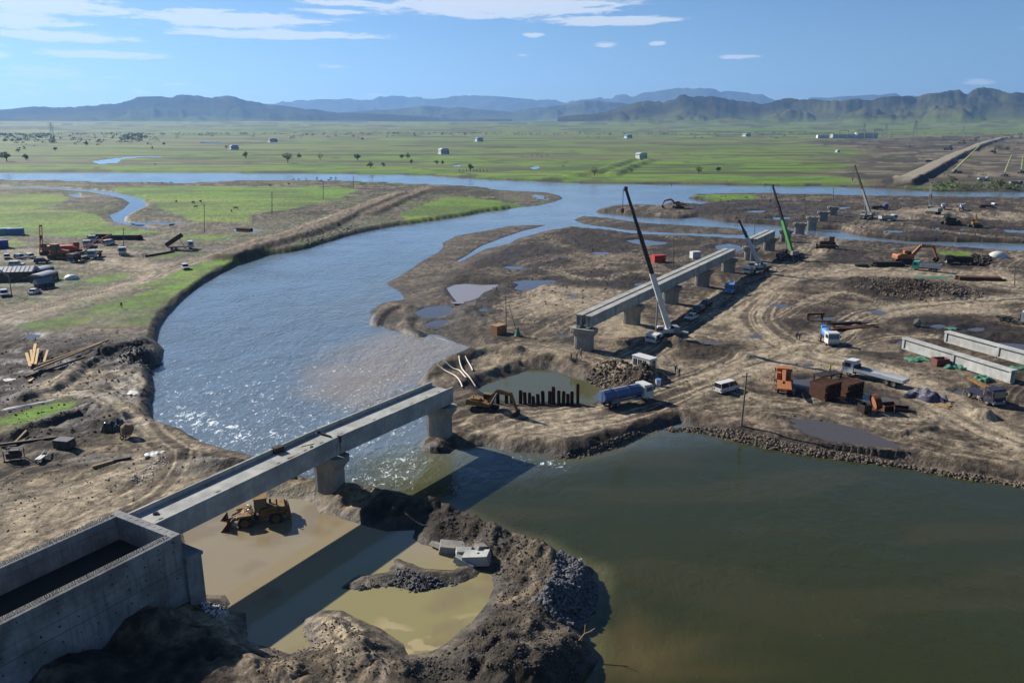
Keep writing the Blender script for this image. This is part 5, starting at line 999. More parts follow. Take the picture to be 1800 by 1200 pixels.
def person(label, u, v, rz, jacket, trousers, helmet, stride=.25, zoff=0.0, arm=.2):
    p = G(u, v, zoff); t = thing('person', label, 'person', p, rz, 'people on the site')
    me = bpy.data.meshes.new('body'); S = stride
    J = {'pel': (0, 0, .95, .15, .12), 'sp': (0, 0, 1.18, .16, .12), 'ch': (.02, 0, 1.36, .18, .12), 'nk': (.02, 0, 1.50, .06, .06), 'hd': (.04, 0, 1.62, .10, .09), 'tp': (.04, 0, 1.72, .08, .07)}
    for s, n in ((1, 'l'), (-1, 'r')):
        J['h' + n] = (0, s * .1, .88, .095, .095); J['k' + n] = (s * S * .5 + .04, s * .11, .48, .07, .07); J['a' + n] = (s * S, s * .11, .07, .05, .05); J['t' + n] = (s * S + .16, s * .12, .04, .04, .03)
        J['s' + n] = (.01, s * .19, 1.42, .065, .065); J['e' + n] = (-s * arm * .5 - .02, s * .26, 1.14, .05, .05); J['w' + n] = (-s * arm + .08, s * .26, .9, .035, .035); J['f' + n] = (-s * arm + .12, s * .25, .8, .035, .02)
    ks = list(J); E_ = [('pel', 'sp'), ('sp', 'ch'), ('ch', 'nk'), ('nk', 'hd'), ('hd', 'tp')] + [e for n in 'lr' for e in (('pel', 'h' + n), ('h' + n, 'k' + n), ('k' + n, 'a' + n), ('a' + n, 't' + n), ('ch', 's' + n), ('s' + n, 'e' + n), ('e' + n, 'w' + n), ('w' + n, 'f' + n))]
    me.from_pydata([J[k][:3] for k in ks], [(ks.index(a), ks.index(b)) for a, b in E_], []); o = link(bpy.data.objects.new('body', me), t)
    o.modifiers.new('skin', 'SKIN'); 
    for i, k in enumerate(ks): sv_ = me.skin_vertices[0].data[i]; sv_.radius = J[k][3:]; sv_.use_root = (k == 'pel')
    o.modifiers.new('sub', 'SUBSURF').levels = 1; o.modifiers['sub'].render_levels = 1
    m, tt, b = new_mat('clothing'); tc = N(tt, 'ShaderNodeTexCoord'); sp = N(tt, 'ShaderNodeSeparateXYZ'); tt.links.new(tc.outputs['Object'], sp.inputs[0])
    r = N(tt, 'ShaderNodeValToRGB'); r.color_ramp.interpolation = 'CONSTANT'; e = r.color_ramp.elements; pts = [(0, lin(30, 26, 24)), (.05, lin(*trousers)), (.50, lin(*jacket)), (.815, lin(168, 122, 98))]
    while len(e) < 4: e.new(.5)
    for q, (a, c) in zip(e, pts): q.position = a; q.color = c + (1,)
    tt.links.new(math_(tt, 'DIVIDE', sp.outputs[2], 1.85), r.inputs[0]); tt.links.new(r.outputs[0], b.inputs['Base Color']); b.inputs['Roughness'].default_value = .85; me.materials.append(m)
    hm = MB()
    for i in range(3): hm.cyl((.04, 0, 1.66 + i * .045), (.04, 0, 1.66 + (i + 1) * .045), .125 - i * i * .018, .125 - (i + 1) ** 2 * .018, n=10)
    hm.build('helmet', pmat('helmet_%d_%d_%d' % helmet, helmet, .4, 0, .1), t); return t
# ------------------------------------------------------------------ machines and vehicles in the photograph
wheel_loader('yellow wheel loader standing in the muddy pond under the near bridge span', 452, 916, hd(508, 908, 408, 924), YEL)
excavator('yellow excavator digging beside the row of sheet piles', 852, 722, hd(835, 722, 905, 726), 0.0, YEL, [(.9, 1.7), (2.6, 4.0), (5.0, 3.7), (6.2, .95)], .93)
excavator('orange excavator with raised arm behind the teal dump truck', 1592, 462, 0.05, 0.0, ORG, [(.9, 1.7), (3.2, 4.2), (6.4, 4.0), (7.6, 1.3)], 1.35)
excavator('small orange excavator on the far gravel bank past the long crane boom', 1192, 366, .2, 2.9, ORG, [(.9, 1.7), (3.0, 3.6), (5.8, 3.0), (6.6, 1.2)], 1.3)
truck('blue and grey tank lorry with white cab roof beside the flooded pit', 1098, 708, hd(1055, 716, 1140, 699), 'tanker', WHITE, pmat('worn_blue_tank', (52, 82, 132), .45, 0, .55, (96, 100, 104)), 10.2, name='tank_lorry')
truck('long white flatbed lorry with empty deck beside the rusty formwork', 1537, 668, hd(1585, 676, 1500, 656), 'flatbed', WHITE, SILV, 11.2, frame=DBLUE)
truck('orange truck crane seen end on beside the rusty formwork', 1377, 682, hd(1379, 696, 1375, 660), 'crane', ORG, ORG, 8.6, name='truck_crane', cat='crane truck', frame=ORG)
truck('small dark blue crane lorry with yellow boom near the stored beams', 1728, 704, hd(1705, 694, 1752, 713), 'crane', DBLUE, YEL, 6.3, name='truck_crane', cat='crane truck', frame=DBLUE)
truck('white tractor unit without trailer at the right edge of the site', 1780, 566, hd(1755, 563, 1800, 569), 'tractor', WHITE, GREY, 7.2)
truck('small white lorry with blue and white drum on the haul road', 1455, 603, hd(1444, 592, 1466, 606), 'mixer', WHITE, LTBL, 5.6, name='mixer_lorry')
truck('teal dump truck with pale ribbed body in front of the orange excavator', 1628, 476, hd(1648, 477, 1610, 473), 'dump', TEAL, SILV, 8.2)
truck('dark brown dump truck parked beside the scrap heap', 1684, 464, hd(1700, 464, 1664, 463), 'dump', DKST, DKST, 8.0)
truck('dump truck with raised rusty body on the left bank', 318, 438, hd(305, 438, 350, 436), 'dump', WHITE, RUST, 9.0, tilt=.55)
truck('white mixer lorry seen from behind beside the far channel, left of two', 1657, 368, hd(1657, 372, 1660, 362), 'mixer', WHITE, WHITE, 9.0, name='mixer_lorry')
truck('white mixer lorry seen from behind beside the far channel, right of two', 1690, 369, hd(1690, 373, 1694, 363), 'mixer', WHITE, WHITE, 9.0, name='mixer_lorry')
truck('flat lorry with dark deck behind the two white mixer lorries', 1735, 366, .1, 'flatbed', WHITE, CHAS, 10.0)
truck('blue and white crane truck with lowered boom under the far bridge', 1283, 512, hd(1286, 503, 1280, 520), 'crane', LTBL, SILV, 9.0, name='truck_crane', cat='crane truck')
truck('white lorry parked nearest the dark stacks on the left lot', 165, 425, hd(165, 426, 158, 432), 'flatbed', WHITE, GREY, 7.5)
truck('white lorry parked beside the red lattice rig', 155, 434, hd(156, 431, 152, 438), 'dump', WHITE, GREY, 7.5)
truck('pale lorry with dark load right of the red lattice rig', 168, 452, hd(172, 449, 160, 454), 'flatbed', SILV, DKST, 8.0)
truck('dark crane carrier parked in front of the red lattice rig', 141, 458, hd(150, 455, 130, 460), 'crane', CHAS, DKST, 8.5, name='truck_crane', cat='crane truck')
truck('white lorry cab standing at the foot of the utility pole mound', 216, 447, hd(216, 443, 216, 450), 'tractor', WHITE, GREY, 6.6)
bulldozer('orange bulldozer pushing earth past the green crane', 1455, 437, hd(1470, 437, 1442, 436), RUST, 1.5)
bulldozer('dark bulldozer on the dark spoil heap near the far channel', 1668, 388, .1, CHAS, 1.6)
bulldozer('bulldozer on the pale top of the far railway embankment', 1668, 264, 2.2, DKST, 2.6)
bulldozer('yellow bulldozer higher up on the far railway embankment', 1692, 253, 2.2, YEL, 2.8)
bulldozer('farthest bulldozer at the bend of the railway embankment', 1712, 248, 2.2, ORG, 3.0)
drill_rig('orange and white rig with tilted mast on the left lot', 88, 447, math.radians(200), ORG, 9, -.1, 1.3, pmat('orange_white_mast', (214, 120, 84), .5, 0, .2))
drill_rig('dark red rig with lattice mast lowered over the parked lorries', 128, 446, math.radians(20), RED, 11.5, 1.15, 1.3)
bulldozer('yellow orange tracked machine in front of the tilted mast rig', 106, 455, -.1, ORG, 1.7)
mobile_crane('white mobile crane with the longest black and white boom beside the far bridge', (1140, 602), (1190, 587), tip_at(1100, 332, 165.0), WHITE, WHITE, CARBLK, .40, .45, 4.0, 11.5)
mobile_crane('white mobile crane with half raised boom behind the far bridge shadow', (1308, 484), (1352, 474), tip_at(1300, 389, 246.0), WHITE, SILV, DBLUE, .62, .38, 13.0, 12.5)
mobile_crane('mobile crane with green and black boom near the bare piers', (1372, 458), (1402, 452), tip_at(1358, 326, 282.0), CHAS, GREEN, CARBLK, .46, .45, 5.0, 13.5)
mobile_crane('grey mobile crane with steep boom beyond the bare piers', (1510, 386), (1536, 381), tip_at(1503, 292, 400.0), GREY, GREY, CHAS, .5, .5, 6.0, 13)
PP = [((1668, 305), (1694, 303), (1722, 256), 'mobile crane with pale green boom leaning right by the far embankment'), ((1755, 312), (1776, 308), (1778, 272), 'mobile crane with short upright pale green boom at the far right'), ((1785, 306), (1804, 303), (1798, 274), 'farthest right pale green crane beside its twin')]
for f, r, tp_, lb in PP: mobile_crane(lb, f, r, tip_at(tp_[0], tp_[1], G(*r).y), GREY, PALEG, PALEG, .5, .4, 5.0, 16.0)
car('white minivan on the haul road near the leaning wooden pole', 1277, 688, hd(1262, 692, 1290, 683), WHITE, 'van')
car('white car parked nearest the camera beside the far bridge', 1215, 561, hd(1222, 557, 1208, 564), WHITE, 'sedan')
car('black car parked directly behind the white car at the far bridge', 1228, 549, hd(1235, 545, 1221, 552), CARBLK, 'suv')
car('black car parked last in line under the far bridge', 1240, 539, hd(1247, 535, 1233, 542), CARBLK, 'suv')
car('white car on the grass bank above the river bend', 326, 473, hd(318, 466, 330, 476), WHITE, 'suv')
car('white hatchback parked below the arched shed on the left lot', 61, 516, hd(52, 519, 70, 511), WHITE, 'sedan')
car('silver car at the left frame edge near the leaning mast', 8, 520, hd(8, 512, 8, 524), SILV, 'suv')
car('white car parked behind the long brown shed', 30, 468, .2, WHITE, 'suv'); car('dark car parked beside the tilted mast rig', 74, 462, .4, CARBLK, 'suv'); car('white van parked at the near end of the dark steel stack', 192, 430, 1.2, WHITE, 'van')
car('silver car leftmost of the three in a row on the left lot', 13, 455, hd(13, 452, 14, 457), SILV, 'suv')
car('silver car in the middle of the three in a row on the left lot', 36, 455, hd(28, 454, 44, 456), SILV, 'suv')
car('white car rightmost of the three in a row on the left lot', 54, 454, hd(46, 452, 62, 455), WHITE, 'suv')
for u, v, rz_, cb_, bd_, lb in ((1632, 285, .4, WHITE, DKST, 'dump truck on the worked ground left of the far embankment'), (1660, 290, .8, ORG, RUST, 'orange dump truck at the foot of the far embankment'), (1728, 318, .2, WHITE, SILV, 'white dump truck below the far pale green cranes'), (1785, 325, .1, BLUE, GREY, 'blue dump truck at the far right above the channel'), (1770, 262, .5, ORG, RUST, 'small dump truck in the dusty ground right of the embankment'), (1600, 258, .2, WHITE, GREY, 'white dump truck near the tall lattice pylon')):
    truck(lb, u, v, rz_, 'dump', cb_, bd_, 9.5)
excavator('dark excavator working right of the far embankment', 1745, 270, .3, .5, DKST, [(.9, 1.7), (3.0, 4.0), (5.8, 3.4), (6.8, 1.2)], 1.8)
excavator('yellow excavator beside the dark spoil heap near the far channel', 1715, 392, .3, .9, YEL, [(.9, 1.7), (3.0, 4.0), (5.8, 3.4), (6.8, 1.2)], 1.2)
drill_rig('grey drilling rig with upright mast on the far right bank', 1640, 376, 2.0, GREY, 14, .05, 1.3)
truck('pale tipper lorry parked on the far bank behind the bare piers', 1560, 388, .3, 'dump', WHITE, SILV, 9.0)
truck('dark lorry parked beyond the farthest bare pier', 1545, 368, .1, 'flatbed', BLUE, CHAS, 9.0)
# ------------------------------------------------------------------ people
person('person in dark blue jacket walking near the white site cabin, left of two', 1187, 656, -2.2, (40, 48, 84), (30, 32, 44), (190, 190, 190))
person('person in dark clothes walking near the white site cabin, right of two', 1194, 662, -2.0, (60, 46, 48), (34, 34, 40), (60, 80, 150))
person('person in dark work clothes on the haul road, left of a pair', 1400, 597, 1.2, (44, 42, 46), (36, 36, 40), (120, 40, 36))
person('person in blue work clothes on the haul road, right of a pair', 1405, 598, 1.0, (34, 44, 92), (30, 34, 60), (200, 200, 196))
person('person in red vest beside the nearest far bridge pier', 1021, 628, 2.6, (132, 44, 40), (36, 38, 50), (214, 214, 210), .15)
person('person in dark clothes left of the red vested worker by the pier', 1004, 633, .3, (48, 40, 44), (34, 36, 44), (150, 60, 44), .15)
person('person in dark jacket bending between two workers by the pier', 1014, 634, 2.9, (56, 50, 52), (38, 38, 44), (190, 180, 60), .1)
person('lone person in black and white walking on the grass bank', 214, 542, -1.0, (44, 42, 40), (40, 38, 36), (222, 220, 214), .28)
# ------------------------------------------------------------------ poles
def pole(label, u, v, vt, arm=True, r=.14, lean=0.0, du=0):
    p = G(u, v); p.z -= .05; top = tip_at(u + du, vt, p.y); L = top.z - p.z; t = thing('utility_pole', label, 'utility pole', p, 0, 'utility poles'); d = Vector((top.x - p.x, 0, L))
    MB().cyl((0, 0, -.5), d, r, r * .7, n=8).build('pole', POLE, t)
    if arm:
        c = MB().beam(d * .93 + Vector((-.7, .12, 0)), d * .93 + Vector((.7, .12, 0)), .1, .12).build('cross_arm', POLE, t)
        for x in (-.6, 0, .6): MB().cyl(d * .93 + Vector((x, .12, .06)), d * .93 + Vector((x, .12, .28)), .05, n=6).build('insulator', WHITE, c)
    return t
pole('tall wooden utility pole at the near river bank of the site', 1303, 748, 655, True, .16, 0, 10)
pole('wooden utility pole standing behind the brown box by the hoses', 890, 586, 517, True, .13, 0, -1)
for u, v, vt, lb in ((1784, 502, 466, 'wooden utility pole at the right frame edge beside the curved track'), (1184, 470, 419, 'wooden utility pole behind the far bridge near the red container'), (1327, 417, 382, 'wooden utility pole behind the separate far span'), (478, 376, 337, 'utility pole on the left meadow nearest the causeway'), (359, 409, 358, 'utility pole beside the stream gravel on the left meadow'), (568, 350, 320, 'utility pole on the meadow close to the far river'), (217, 438, 401, 'utility pole on the small earth mound of the left lot'), (1415, 375, 340, 'utility pole among the far gravel banks'), (621, 331, 309, 'utility pole at the river edge right of the meadow'), (1465, 352, 330, 'small utility pole on the far bank past the green crane')):
    pole(lb, u, v, vt, v > 330, .16 if v > 400 else .22)
t = thing('leaning_mast', 'grey steel mast leaning across the left frame edge', 'mast', G(21, 519)); q = tip_at(-2, 474, t.location.y); MB().cyl((0, 0, 0), (0, 0, 5.5), .12, n=8).build('post', GREY, t); MB().beam((0, 0, 5.2), (q.x - t.location.x, 0, q.z - t.location.z), .3, .35).build('jib', GREY, t)
# survey prop with green sheet beside the pole
p = G(910, 590); t = thing('propped_pole', 'thin pole leaning on the wooden utility pole with a green sheet at its foot', 'pole', p)
MB().cyl((0, 0, 0), (-1.9, .2, 7.0), .06, .05, n=6).build('prop', DKST, t); rr = random.Random(2)
m = MB()
for i in range(7): m.cyl((0, 0, i * .28), (0, 0, (i + 1) * .28), .75 - i * .09 + rr.uniform(-.06, .06), .66 - i * .09, n=9)
m.build('green_sheet', TARP, t)
# ------------------------------------------------------------------ boxes, cabins, containers, sheds
def container(label, u, v, rz, mat, L=6.0, Wd=2.4, Hh=2.6, name='container', cat='container'):
    t = thing(name, label, cat, G(u, v, -.05), rz, 'containers'); MB().box((0, 0, Hh / 2), (L, Wd, Hh)).build('shell', mat, t)
    n = int(L / .45)
    for s in (-1, 1):
        r = MB()
        for i in range(n): r.box((-L / 2 + (i + .5) * L / n, s * (Wd / 2 + .025), Hh / 2), (L / n * .5, .05, Hh - .3))
        r.build('corrugation', mat, t)
    MB().box((0, 0, Hh + .03), (L + .06, Wd + .06, .06)).build('roof', mat, t)
    for s in (-.5, .5): d = MB().box((L / 2 + .025, s * Wd * .48, Hh / 2), (.05, Wd * .46, Hh - .25)).build('door', mat, t); MB().cyl((L / 2 + .07, s * .3, .3), (L / 2 + .07, s * .3, Hh - .3), .03, n=6).build('lock_bar', GREY, d)
    return t
BROWNBOX = pmat('brown_box', (150, 112, 74), .7, 0, .4)
container('brown box beside the leaning poles behind the pit', 876, 586, hd(868, 588, 884, 583), BROWNBOX, 2.9, 2.0, 2.0, 'storage_box', 'box')
container('red container standing alone on the dark earth behind the far bridge', 1157, 460, .35, RED, 4.2, 2.4, 2.3)
container('small white container between the red one and the far bridge', 1222, 453, .3, WHITE, 3.2, 2.2, 2.2)
container('blue container cut by the left frame edge', -4, 436, .5, BLUE, 7.0, 2.6, 2.9)
container('pale teal container behind the blue one on the left lot', 6, 413, .45, pmat('pale_teal', (120, 162, 160), .5, 0, .3), 6.0, 2.6, 2.8)
container('blue grey container rightmost on the left lot', 28, 413, .3, pmat('blue_grey', (86, 122, 162), .5, 0, .3), 6.0, 2.6, 2.8)
t = thing('site_cabin', 'small white site cabin with dark windows on the rubble by the pit', 'cabin', G(1132, 648, -.1), hd(1118, 644, 1146, 651))
MB().box((0, 0, 1.25), (4.2, 2.1, 2.5)).build('walls', WHITE, t); MB().box((0, 0, 2.55), (4.4, 2.3, .12)).build('roof', WHITE, t)
for x in (-1.35, -.2, .9):
    w = MB().box((x, -1.053, 1.45), (.9, .02, 1.3)).build('window', GLASS, t); MB().box((x, -1.07, 1.45), (.05, .03, 1.34)).build('mullion', WHITE, w)
MB().box((2.103, .2, 1.15), (.02, .9, 2.0)).build('door', GLASS, t); MB().box((0, 0, -.15), (4.3, 2.2, .3)).build('skid', CHAS, t)
t = thing('water_barrel', 'small white barrel on the ground behind the tank lorry', 'barrel', G(1157, 671), .3); MB().cyl((0, 0, .0), (0, 0, 1.15), .5, n=14).build('drum', WHITE, t); MB().cyl((0, 0, 1.15), (0, 0, 1.2), .53, n=14).build('lid', LTBL, t)
def shed(label, u, v, rz, L, Wd, Hh, arched, wall=BRICK):
    t = thing('shed', label, 'shed', G(u, v, -.1), rz, 'sheds on the left lot'); MB().box((0, 0, Hh / 2), (L, Wd, Hh)).build('walls', wall, t); n = 10
    if arched:
        vs = [(x, math.cos(math.pi * k / n) * (Wd / 2 + .25), Hh + math.sin(math.pi * k / n) * .65) for x in (-L / 2 - .2, L / 2 + .2) for k in range(n + 1)]
        MB().add(vs, [(k, k + 1, n + 2 + k, n + 1 + k) for k in range(n)] + [tuple(range(n, -1, -1)), tuple(range(n + 1, 2 * n + 2))]).build('roof', ROOFM, t)
    else:
        r = MB().prism([(-Wd / 2 - .4, Hh), (Wd / 2 + .4, Hh), (0, Hh + 1.3)], -L / 2 - .3, L / 2 + .3, Matrix.Rotation(math.pi / 2, 4, 'Z')).build('roof', ROOFM, t)
        for i in range(12):
            for s in (-1, 1): MB().beam((-L / 2 + L * i / 11, s * (Wd / 2 + .4), Hh + .05), (-L / 2 + L * i / 11, 0, Hh + 1.34), .12, .06).build('roof_rib', ROOFM, r)
    for x in (-L * .3, L * .05, L * .32): w = MB().box((x, -Wd / 2 - .02, Hh * .5), (.9, .04, 1.0)).build('window', GLASS, t); MB().box((x, -Wd / 2 - .05, Hh * .5 - .55), (1.1, .12, .08)).build('sill', WHITE, w)
    MB().box((L * .45, -Wd / 2 - .02, 1.0), (.95, .04, 2.0)).build('door', DKST, t); return t
shed('long brown shed with grey sheet roof at the left frame edge', 22, 490, hd(0, 489, 56, 488), 13, 5, 2.6, False)
shed('shed with grey arched roof standing right of the long brown shed', 78, 494, hd(60, 492, 98, 480), 7, 4.2, 2.1, True)
shed('dark low shed with flat gable in front of the arched shed', 78, 506, hd(68, 506, 90, 503), 4, 3, 1.6, False, DKST)
shed('second arched shed half hidden behind the first one', 72, 484, hd(60, 482, 98, 474), 6.5, 4.0, 2.0, True)
def dome(label, u, v, rx, rz_, h, m1, m2):
    t = thing('dome_tent', label, 'tent', G(u, v, -.05)); n, k = 14, 5; rows = [[(math.cos(2 * math.pi * i / n) * rx * math.cos(a), math.sin(2 * math.pi * i / n) * rz_ * math.cos(a), h * math.sin(a)) for i in range(n)] for a in [j * math.pi / 2 / k for j in range(k)]]
    vs = [p for r in rows for p in r] + [(0, 0, h)]; f = [(r * n + i, r * n + (i + 1) % n, (r + 1) * n + (i + 1) % n, (r + 1) * n + i) for r in range(k - 1) for i in range(n)] + [((k - 1) * n + i, (k - 1) * n + (i + 1) % n, k * n) for i in range(n)]
    MB().add(vs, f, True).build('canvas', m1, t); MB().box((rx * .75, -rz_ * .55, h * .3), (1.2, .9, h * .55), rz=-.6, tap=(.5, .5)).build('entrance', m2, t); return t
dome('white and teal dome tent beside the sheds on the left lot', 126, 491, 2.3, 1.9, 1.6, WHITE, TEAL); dome('white tent at the channel edge on the right', 1753, 452, 3.2, 2.4, 2.2, WHITE, SILV)
# ------------------------------------------------------------------ steel and timber lying about
def stack(label, u, v, rz, L, n, rows, mat, sz=(.35, .35), name='steel_stack', cat='steel stack', jit=.15):
    t = thing(name, label, cat, G(u, v, .02), rz, 'stacks of steel and timber'); rr = random.Random(int(u))
    for r in range(rows):
        for i in range(n - r):
            MB().box((rr.uniform(-jit, jit) * 3, (i - (n - r - 1) / 2) * sz[0] * 1.15, sz[1] * (r + .5)), (L * rr.uniform(.85, 1.05), sz[0], sz[1] * .96), rz=rr.uniform(-jit, jit) * .2).build('beam', mat, t)
    return t
stack('stack of dark steel beams left of the teal dump truck', 1560, 468, .05, 10, 5, 3, DKST, (.5, .5)); stack('stack of long rusty steel beams right of the spoil heap', 1722, 492, -.1, 13, 6, 2, RUST, (.5, .5))
stack('short stack of dark steel at the left of the beam stack', 1515, 469, .1, 4, 4, 2, DKST, (.4, .4)); stack('row of dark steel panels behind the lorries on the left lot', 178, 419, .02, 9, 4, 3, DKST, (.8, .6)); stack('long dark steel stack beside the utility pole on the left lot', 219, 421, .02, 14, 4, 3, DKST, (.8, .6))
stack('rusty beams lying on the dark earth in mid site', 1500, 577, hd(1460, 580, 1555, 570), 13, 4, 1, RUST, (.45, .4), jit=.6); stack('dark beams lying in front of the rusty beams in mid site', 1490, 571, hd(1450, 572, 1540, 568), 9, 3, 2, DKST, (.4, .35), jit=.5)
stack('dark timber mats behind the tarpaulin pile end', 1660, 712, hd(1648, 705, 1685, 712), 1.8, 6, 1, WOOD, (.5, .2), 'timber_stack', 'timber'); stack('flat rusty steel plates beside the crane under the far bridge', 1105, 597, .1, 6, 4, 1, RUST, (.6, .1), jit=.6)
t = thing('steel_trestle', 'low rusty steel trestle standing alone in mid site', 'trestle', G(1432, 562), .1); MB().box((0, 0, 1.5), (4.2, 1.0, .45)).build('top_beam', RUST, t)
for x in (-1.7, 1.7):
    for y in (-.35, .35): MB().box((x, y, .65), (.3, .2, 1.3)).build('leg', RUST, t)
def rusty_pipe(label, pu, qu, r):
    a, b = G(*pu), G(*qu); t = thing('steel_pipe', label, 'pipe', a); d = b - a; d.z = 0; z = Vector((0, 0, r)); n = 14
    MB().cyl(z, d + z, r, n=n, cap=False).build('barrel', RUST, t); dn = d.normalized()
    for e in (Vector((0, 0, 0)), d): MB().cyl(e + z - dn * .06, e + z + dn * .06, r * 1.05, n=n, cap=False).build('end_ring', DKST, t)
    return t
rusty_pipe('long rusty pipe lying on the grass by the raised dump truck', (256, 452), (306, 443), .35); rusty_pipe('dark steel pipe lying in the gravel puddle by the causeway', (418, 406), (442, 406), .9)
t = thing('pipe_rack', 'small rusty rack carrying the end of the long pipe', 'rack', G(255, 453), .3)
for x in (-.6, .6): MB().box((x, 0, .6), (.2, .2, 1.2)).build('leg', RUST, t)
MB().box((0, 0, 1.25), (1.8, .3, .2)).build('top_bar', RUST, t)
def formwork(label, u, v, rz, L, Wd, Hh):
    t = thing('pier_formwork', label, 'formwork', G(u, v, -.1), rz, 'rusty pier formwork')
    for s in (-1, 1): MB().box((0, s * Wd / 2, Hh / 2), (L, .08, Hh)).build('side_panel', RUST, t)
    for x in (-L / 2, 0, L / 2): MB().box((x, 0, Hh / 2), (.08, Wd - .1, Hh * .92)).build('end_panel', RUST, t)
    for i in range(7):
        x = -L / 2 + L * (i + .3) / 6.6
        for s in (-1, 1): MB().box((x, s * (Wd / 2 + .14), Hh / 2), (.1, .2, Hh * .96)).build('stiffener', RUST, t)
        MB().beam((x, -Wd / 2, Hh - .1), (x, Wd / 2, Hh - .1), .12, .12).build('tie_bar', RUST, t)
    for z in (.5, Hh * .55, Hh - .2):
        for s in (-1, 1): MB().box((0, s * (Wd / 2 + .14), z), (L + .1, .23, .12)).build('waler', RUST, t)
    return t
formwork('left rusty steel pier formwork box beside the orange truck crane', 1449, 696, hd(1435, 700, 1470, 692), 4.2, 3.0, 2.8); formwork('right rusty steel pier formwork box in front of the flatbed cab', 1489, 692, hd(1475, 695, 1510, 688), 4.2, 3.0, 2.4)
t = thing('steel_platform', 'dark steel platform behind the rusty formwork', 'platform', G(1454, 668, -.05), hd(1435, 672, 1475, 664)); MB().box((0, 0, 1.3), (5.2, 2.2, .2)).build('deck', DKST, t)
for x in (-2.3, 0, 2.3):
    for y in (-.9, .9): MB().box((x, y, .6), (.2, .2, 1.2)).build('leg', DKST, t)
PLAT = t.location.copy()
pw = person('worker in yellow vest standing on the dark steel platform', 1452, 667, -1.2, (186, 190, 40), (56, 62, 40), (150, 110, 40), .08); pw.location = (PLAT.x + .3, PLAT.y, PLAT.z + 1.4)
p = G(1533, 720); t = thing('casing_ring', 'large rusty steel casing ring tipped on its side near the puddle', 'steel ring', p, .5)
d = Vector((.8, -.45, .25)); MB().cyl(Vector((0, 0, 1.25)), Vector((0, 0, 1.25)) + d, 1.3, n=22, cap=False).cyl(Vector((0, 0, 1.25)) + d, Vector((0, 0, 1.25)), 1.22, n=22, cap=False).build('wall', RUST, t); MB().cyl(Vector((0, 0, 1.25)) + d * .2, Vector((0, 0, 1.25)) + d * .25, 1.21, n=22).build('plate', pmat('bright_rust', (160, 96, 58), .8, 0, .4), t)
def scrap(label, u, v, rz, L, Wd, Hh, mat=DKST):
    t = thing('steel_box', label, 'steel box', G(u, v, -.05), rz, 'steel boxes lying about')
    for s in (-1, 1): MB().box((0, s * Wd / 2, Hh / 2), (L, .1, Hh)).build('side', mat, t); MB().box((s * (L / 2 - .06), 0, Hh / 2), (.1, Wd - .11, Hh)).build('end', mat, t)
    MB().box((0, 0, .1), (L - .2, Wd - .2, .1)).build('floor', mat, t); return t
scrap('dark steel box left of the casing ring', 1519, 722, .4, 1.6, 1.4, 1.3); scrap('open rusty steel box right of the casing ring', 1562, 720, .2, 3.0, 1.8, 1.2, RUST); scrap('low dark steel tray at the right end of the scrap row', 1585, 722, -.3, 2.4, 1.8, .7)
scrap('dark red steel box lying against the near stored beam', 1652, 641, hd(1640, 642, 1664, 641), 2.6, 1.8, 1.4, pmat('dark_red', (96, 44, 40), .7, 0, .4))
def drape(name, label, cat, u, v, rz, L, Wd, Hh, mat, seed, seams=0):
    t = thing(name, label, cat, G(u, v, -.02), rz); n, k = 22, 14; rr = random.Random(seed); ph = [rr.uniform(0, 6) for _ in range(6)]
    vs = []
    for i in range(n + 1):
        for j in range(k + 1):
            a, b = i / n * 2 - 1, j / k * 2 - 1; e = max(0, 1 - max(abs(a), abs(b)) ** 4)
            z = Hh * (e ** .5) * (.6 + .22 * math.sin(a * 4 + ph[0] + b * 2) + .15 * math.sin(b * 7 + ph[1] + a * 3) + .1 * math.sin(a * 13 + ph[2]))
            vs.append((a * L / 2 * (1 + .08 * math.sin(b * 5 + ph[3])), b * Wd / 2 * (1 + .16 * math.sin(a * 6 + ph[4])), max(z, -.15) + .03))
    MB().add(vs, [(i * (k + 1) + j, (i + 1) * (k + 1) + j, (i + 1) * (k + 1) + j + 1, i * (k + 1) + j + 1) for i in range(n) for j in range(k)]).build('sheet', mat, t)
    for s in range(seams): MB().tube([tuple(Vector(vs[i * (k + 1) + int((s + 1) * k / (seams + 1))]) + Vector((0, 0, .03))) for i in range(n + 1)], .05).build('lashing', GREY, t)
    return t
drape('tarpaulin_pile', 'goods under a dark blue tarpaulin beside the flatbed lorry', 'tarpaulin', 1628, 700, hd(1600, 692, 1655, 705), 6.5, 3.2, 1.7, pmat('blue_tarp', (22, 32, 68), .5, 0, .3, bump=.4), 4, 3)
drape('netting', 'green netting heap left of the stored beams', 'netting', 1613, 632, .1, 4.6, 3.0, .5, TARP, 5); drape('netting', 'green netting heap against the middle of the near stored beam', 'netting', 1680, 647, -.3, 4.2, 2.0, .8, TARP, 6); drape('netting', 'green netting heap below the right end of the near stored beam', 'netting', 1728, 668, .2, 3.2, 2.4, 1.0, TARP, 7); drape('netting', 'small green netting scrap behind the stored beams', 'netting', 1674, 577, .2, 2.4, 2.0, .3, TARP, 8); drape('netting', 'flat green netting strip in front of the teal dump truck', 'netting', 1640, 487, .0, 12, 3.0, .25, TARP, 9); drape('netting', 'green netting at the right frame edge between the stored beams', 'netting', 1795, 648, .0, 4, 2.2, .5, TARP, 10)
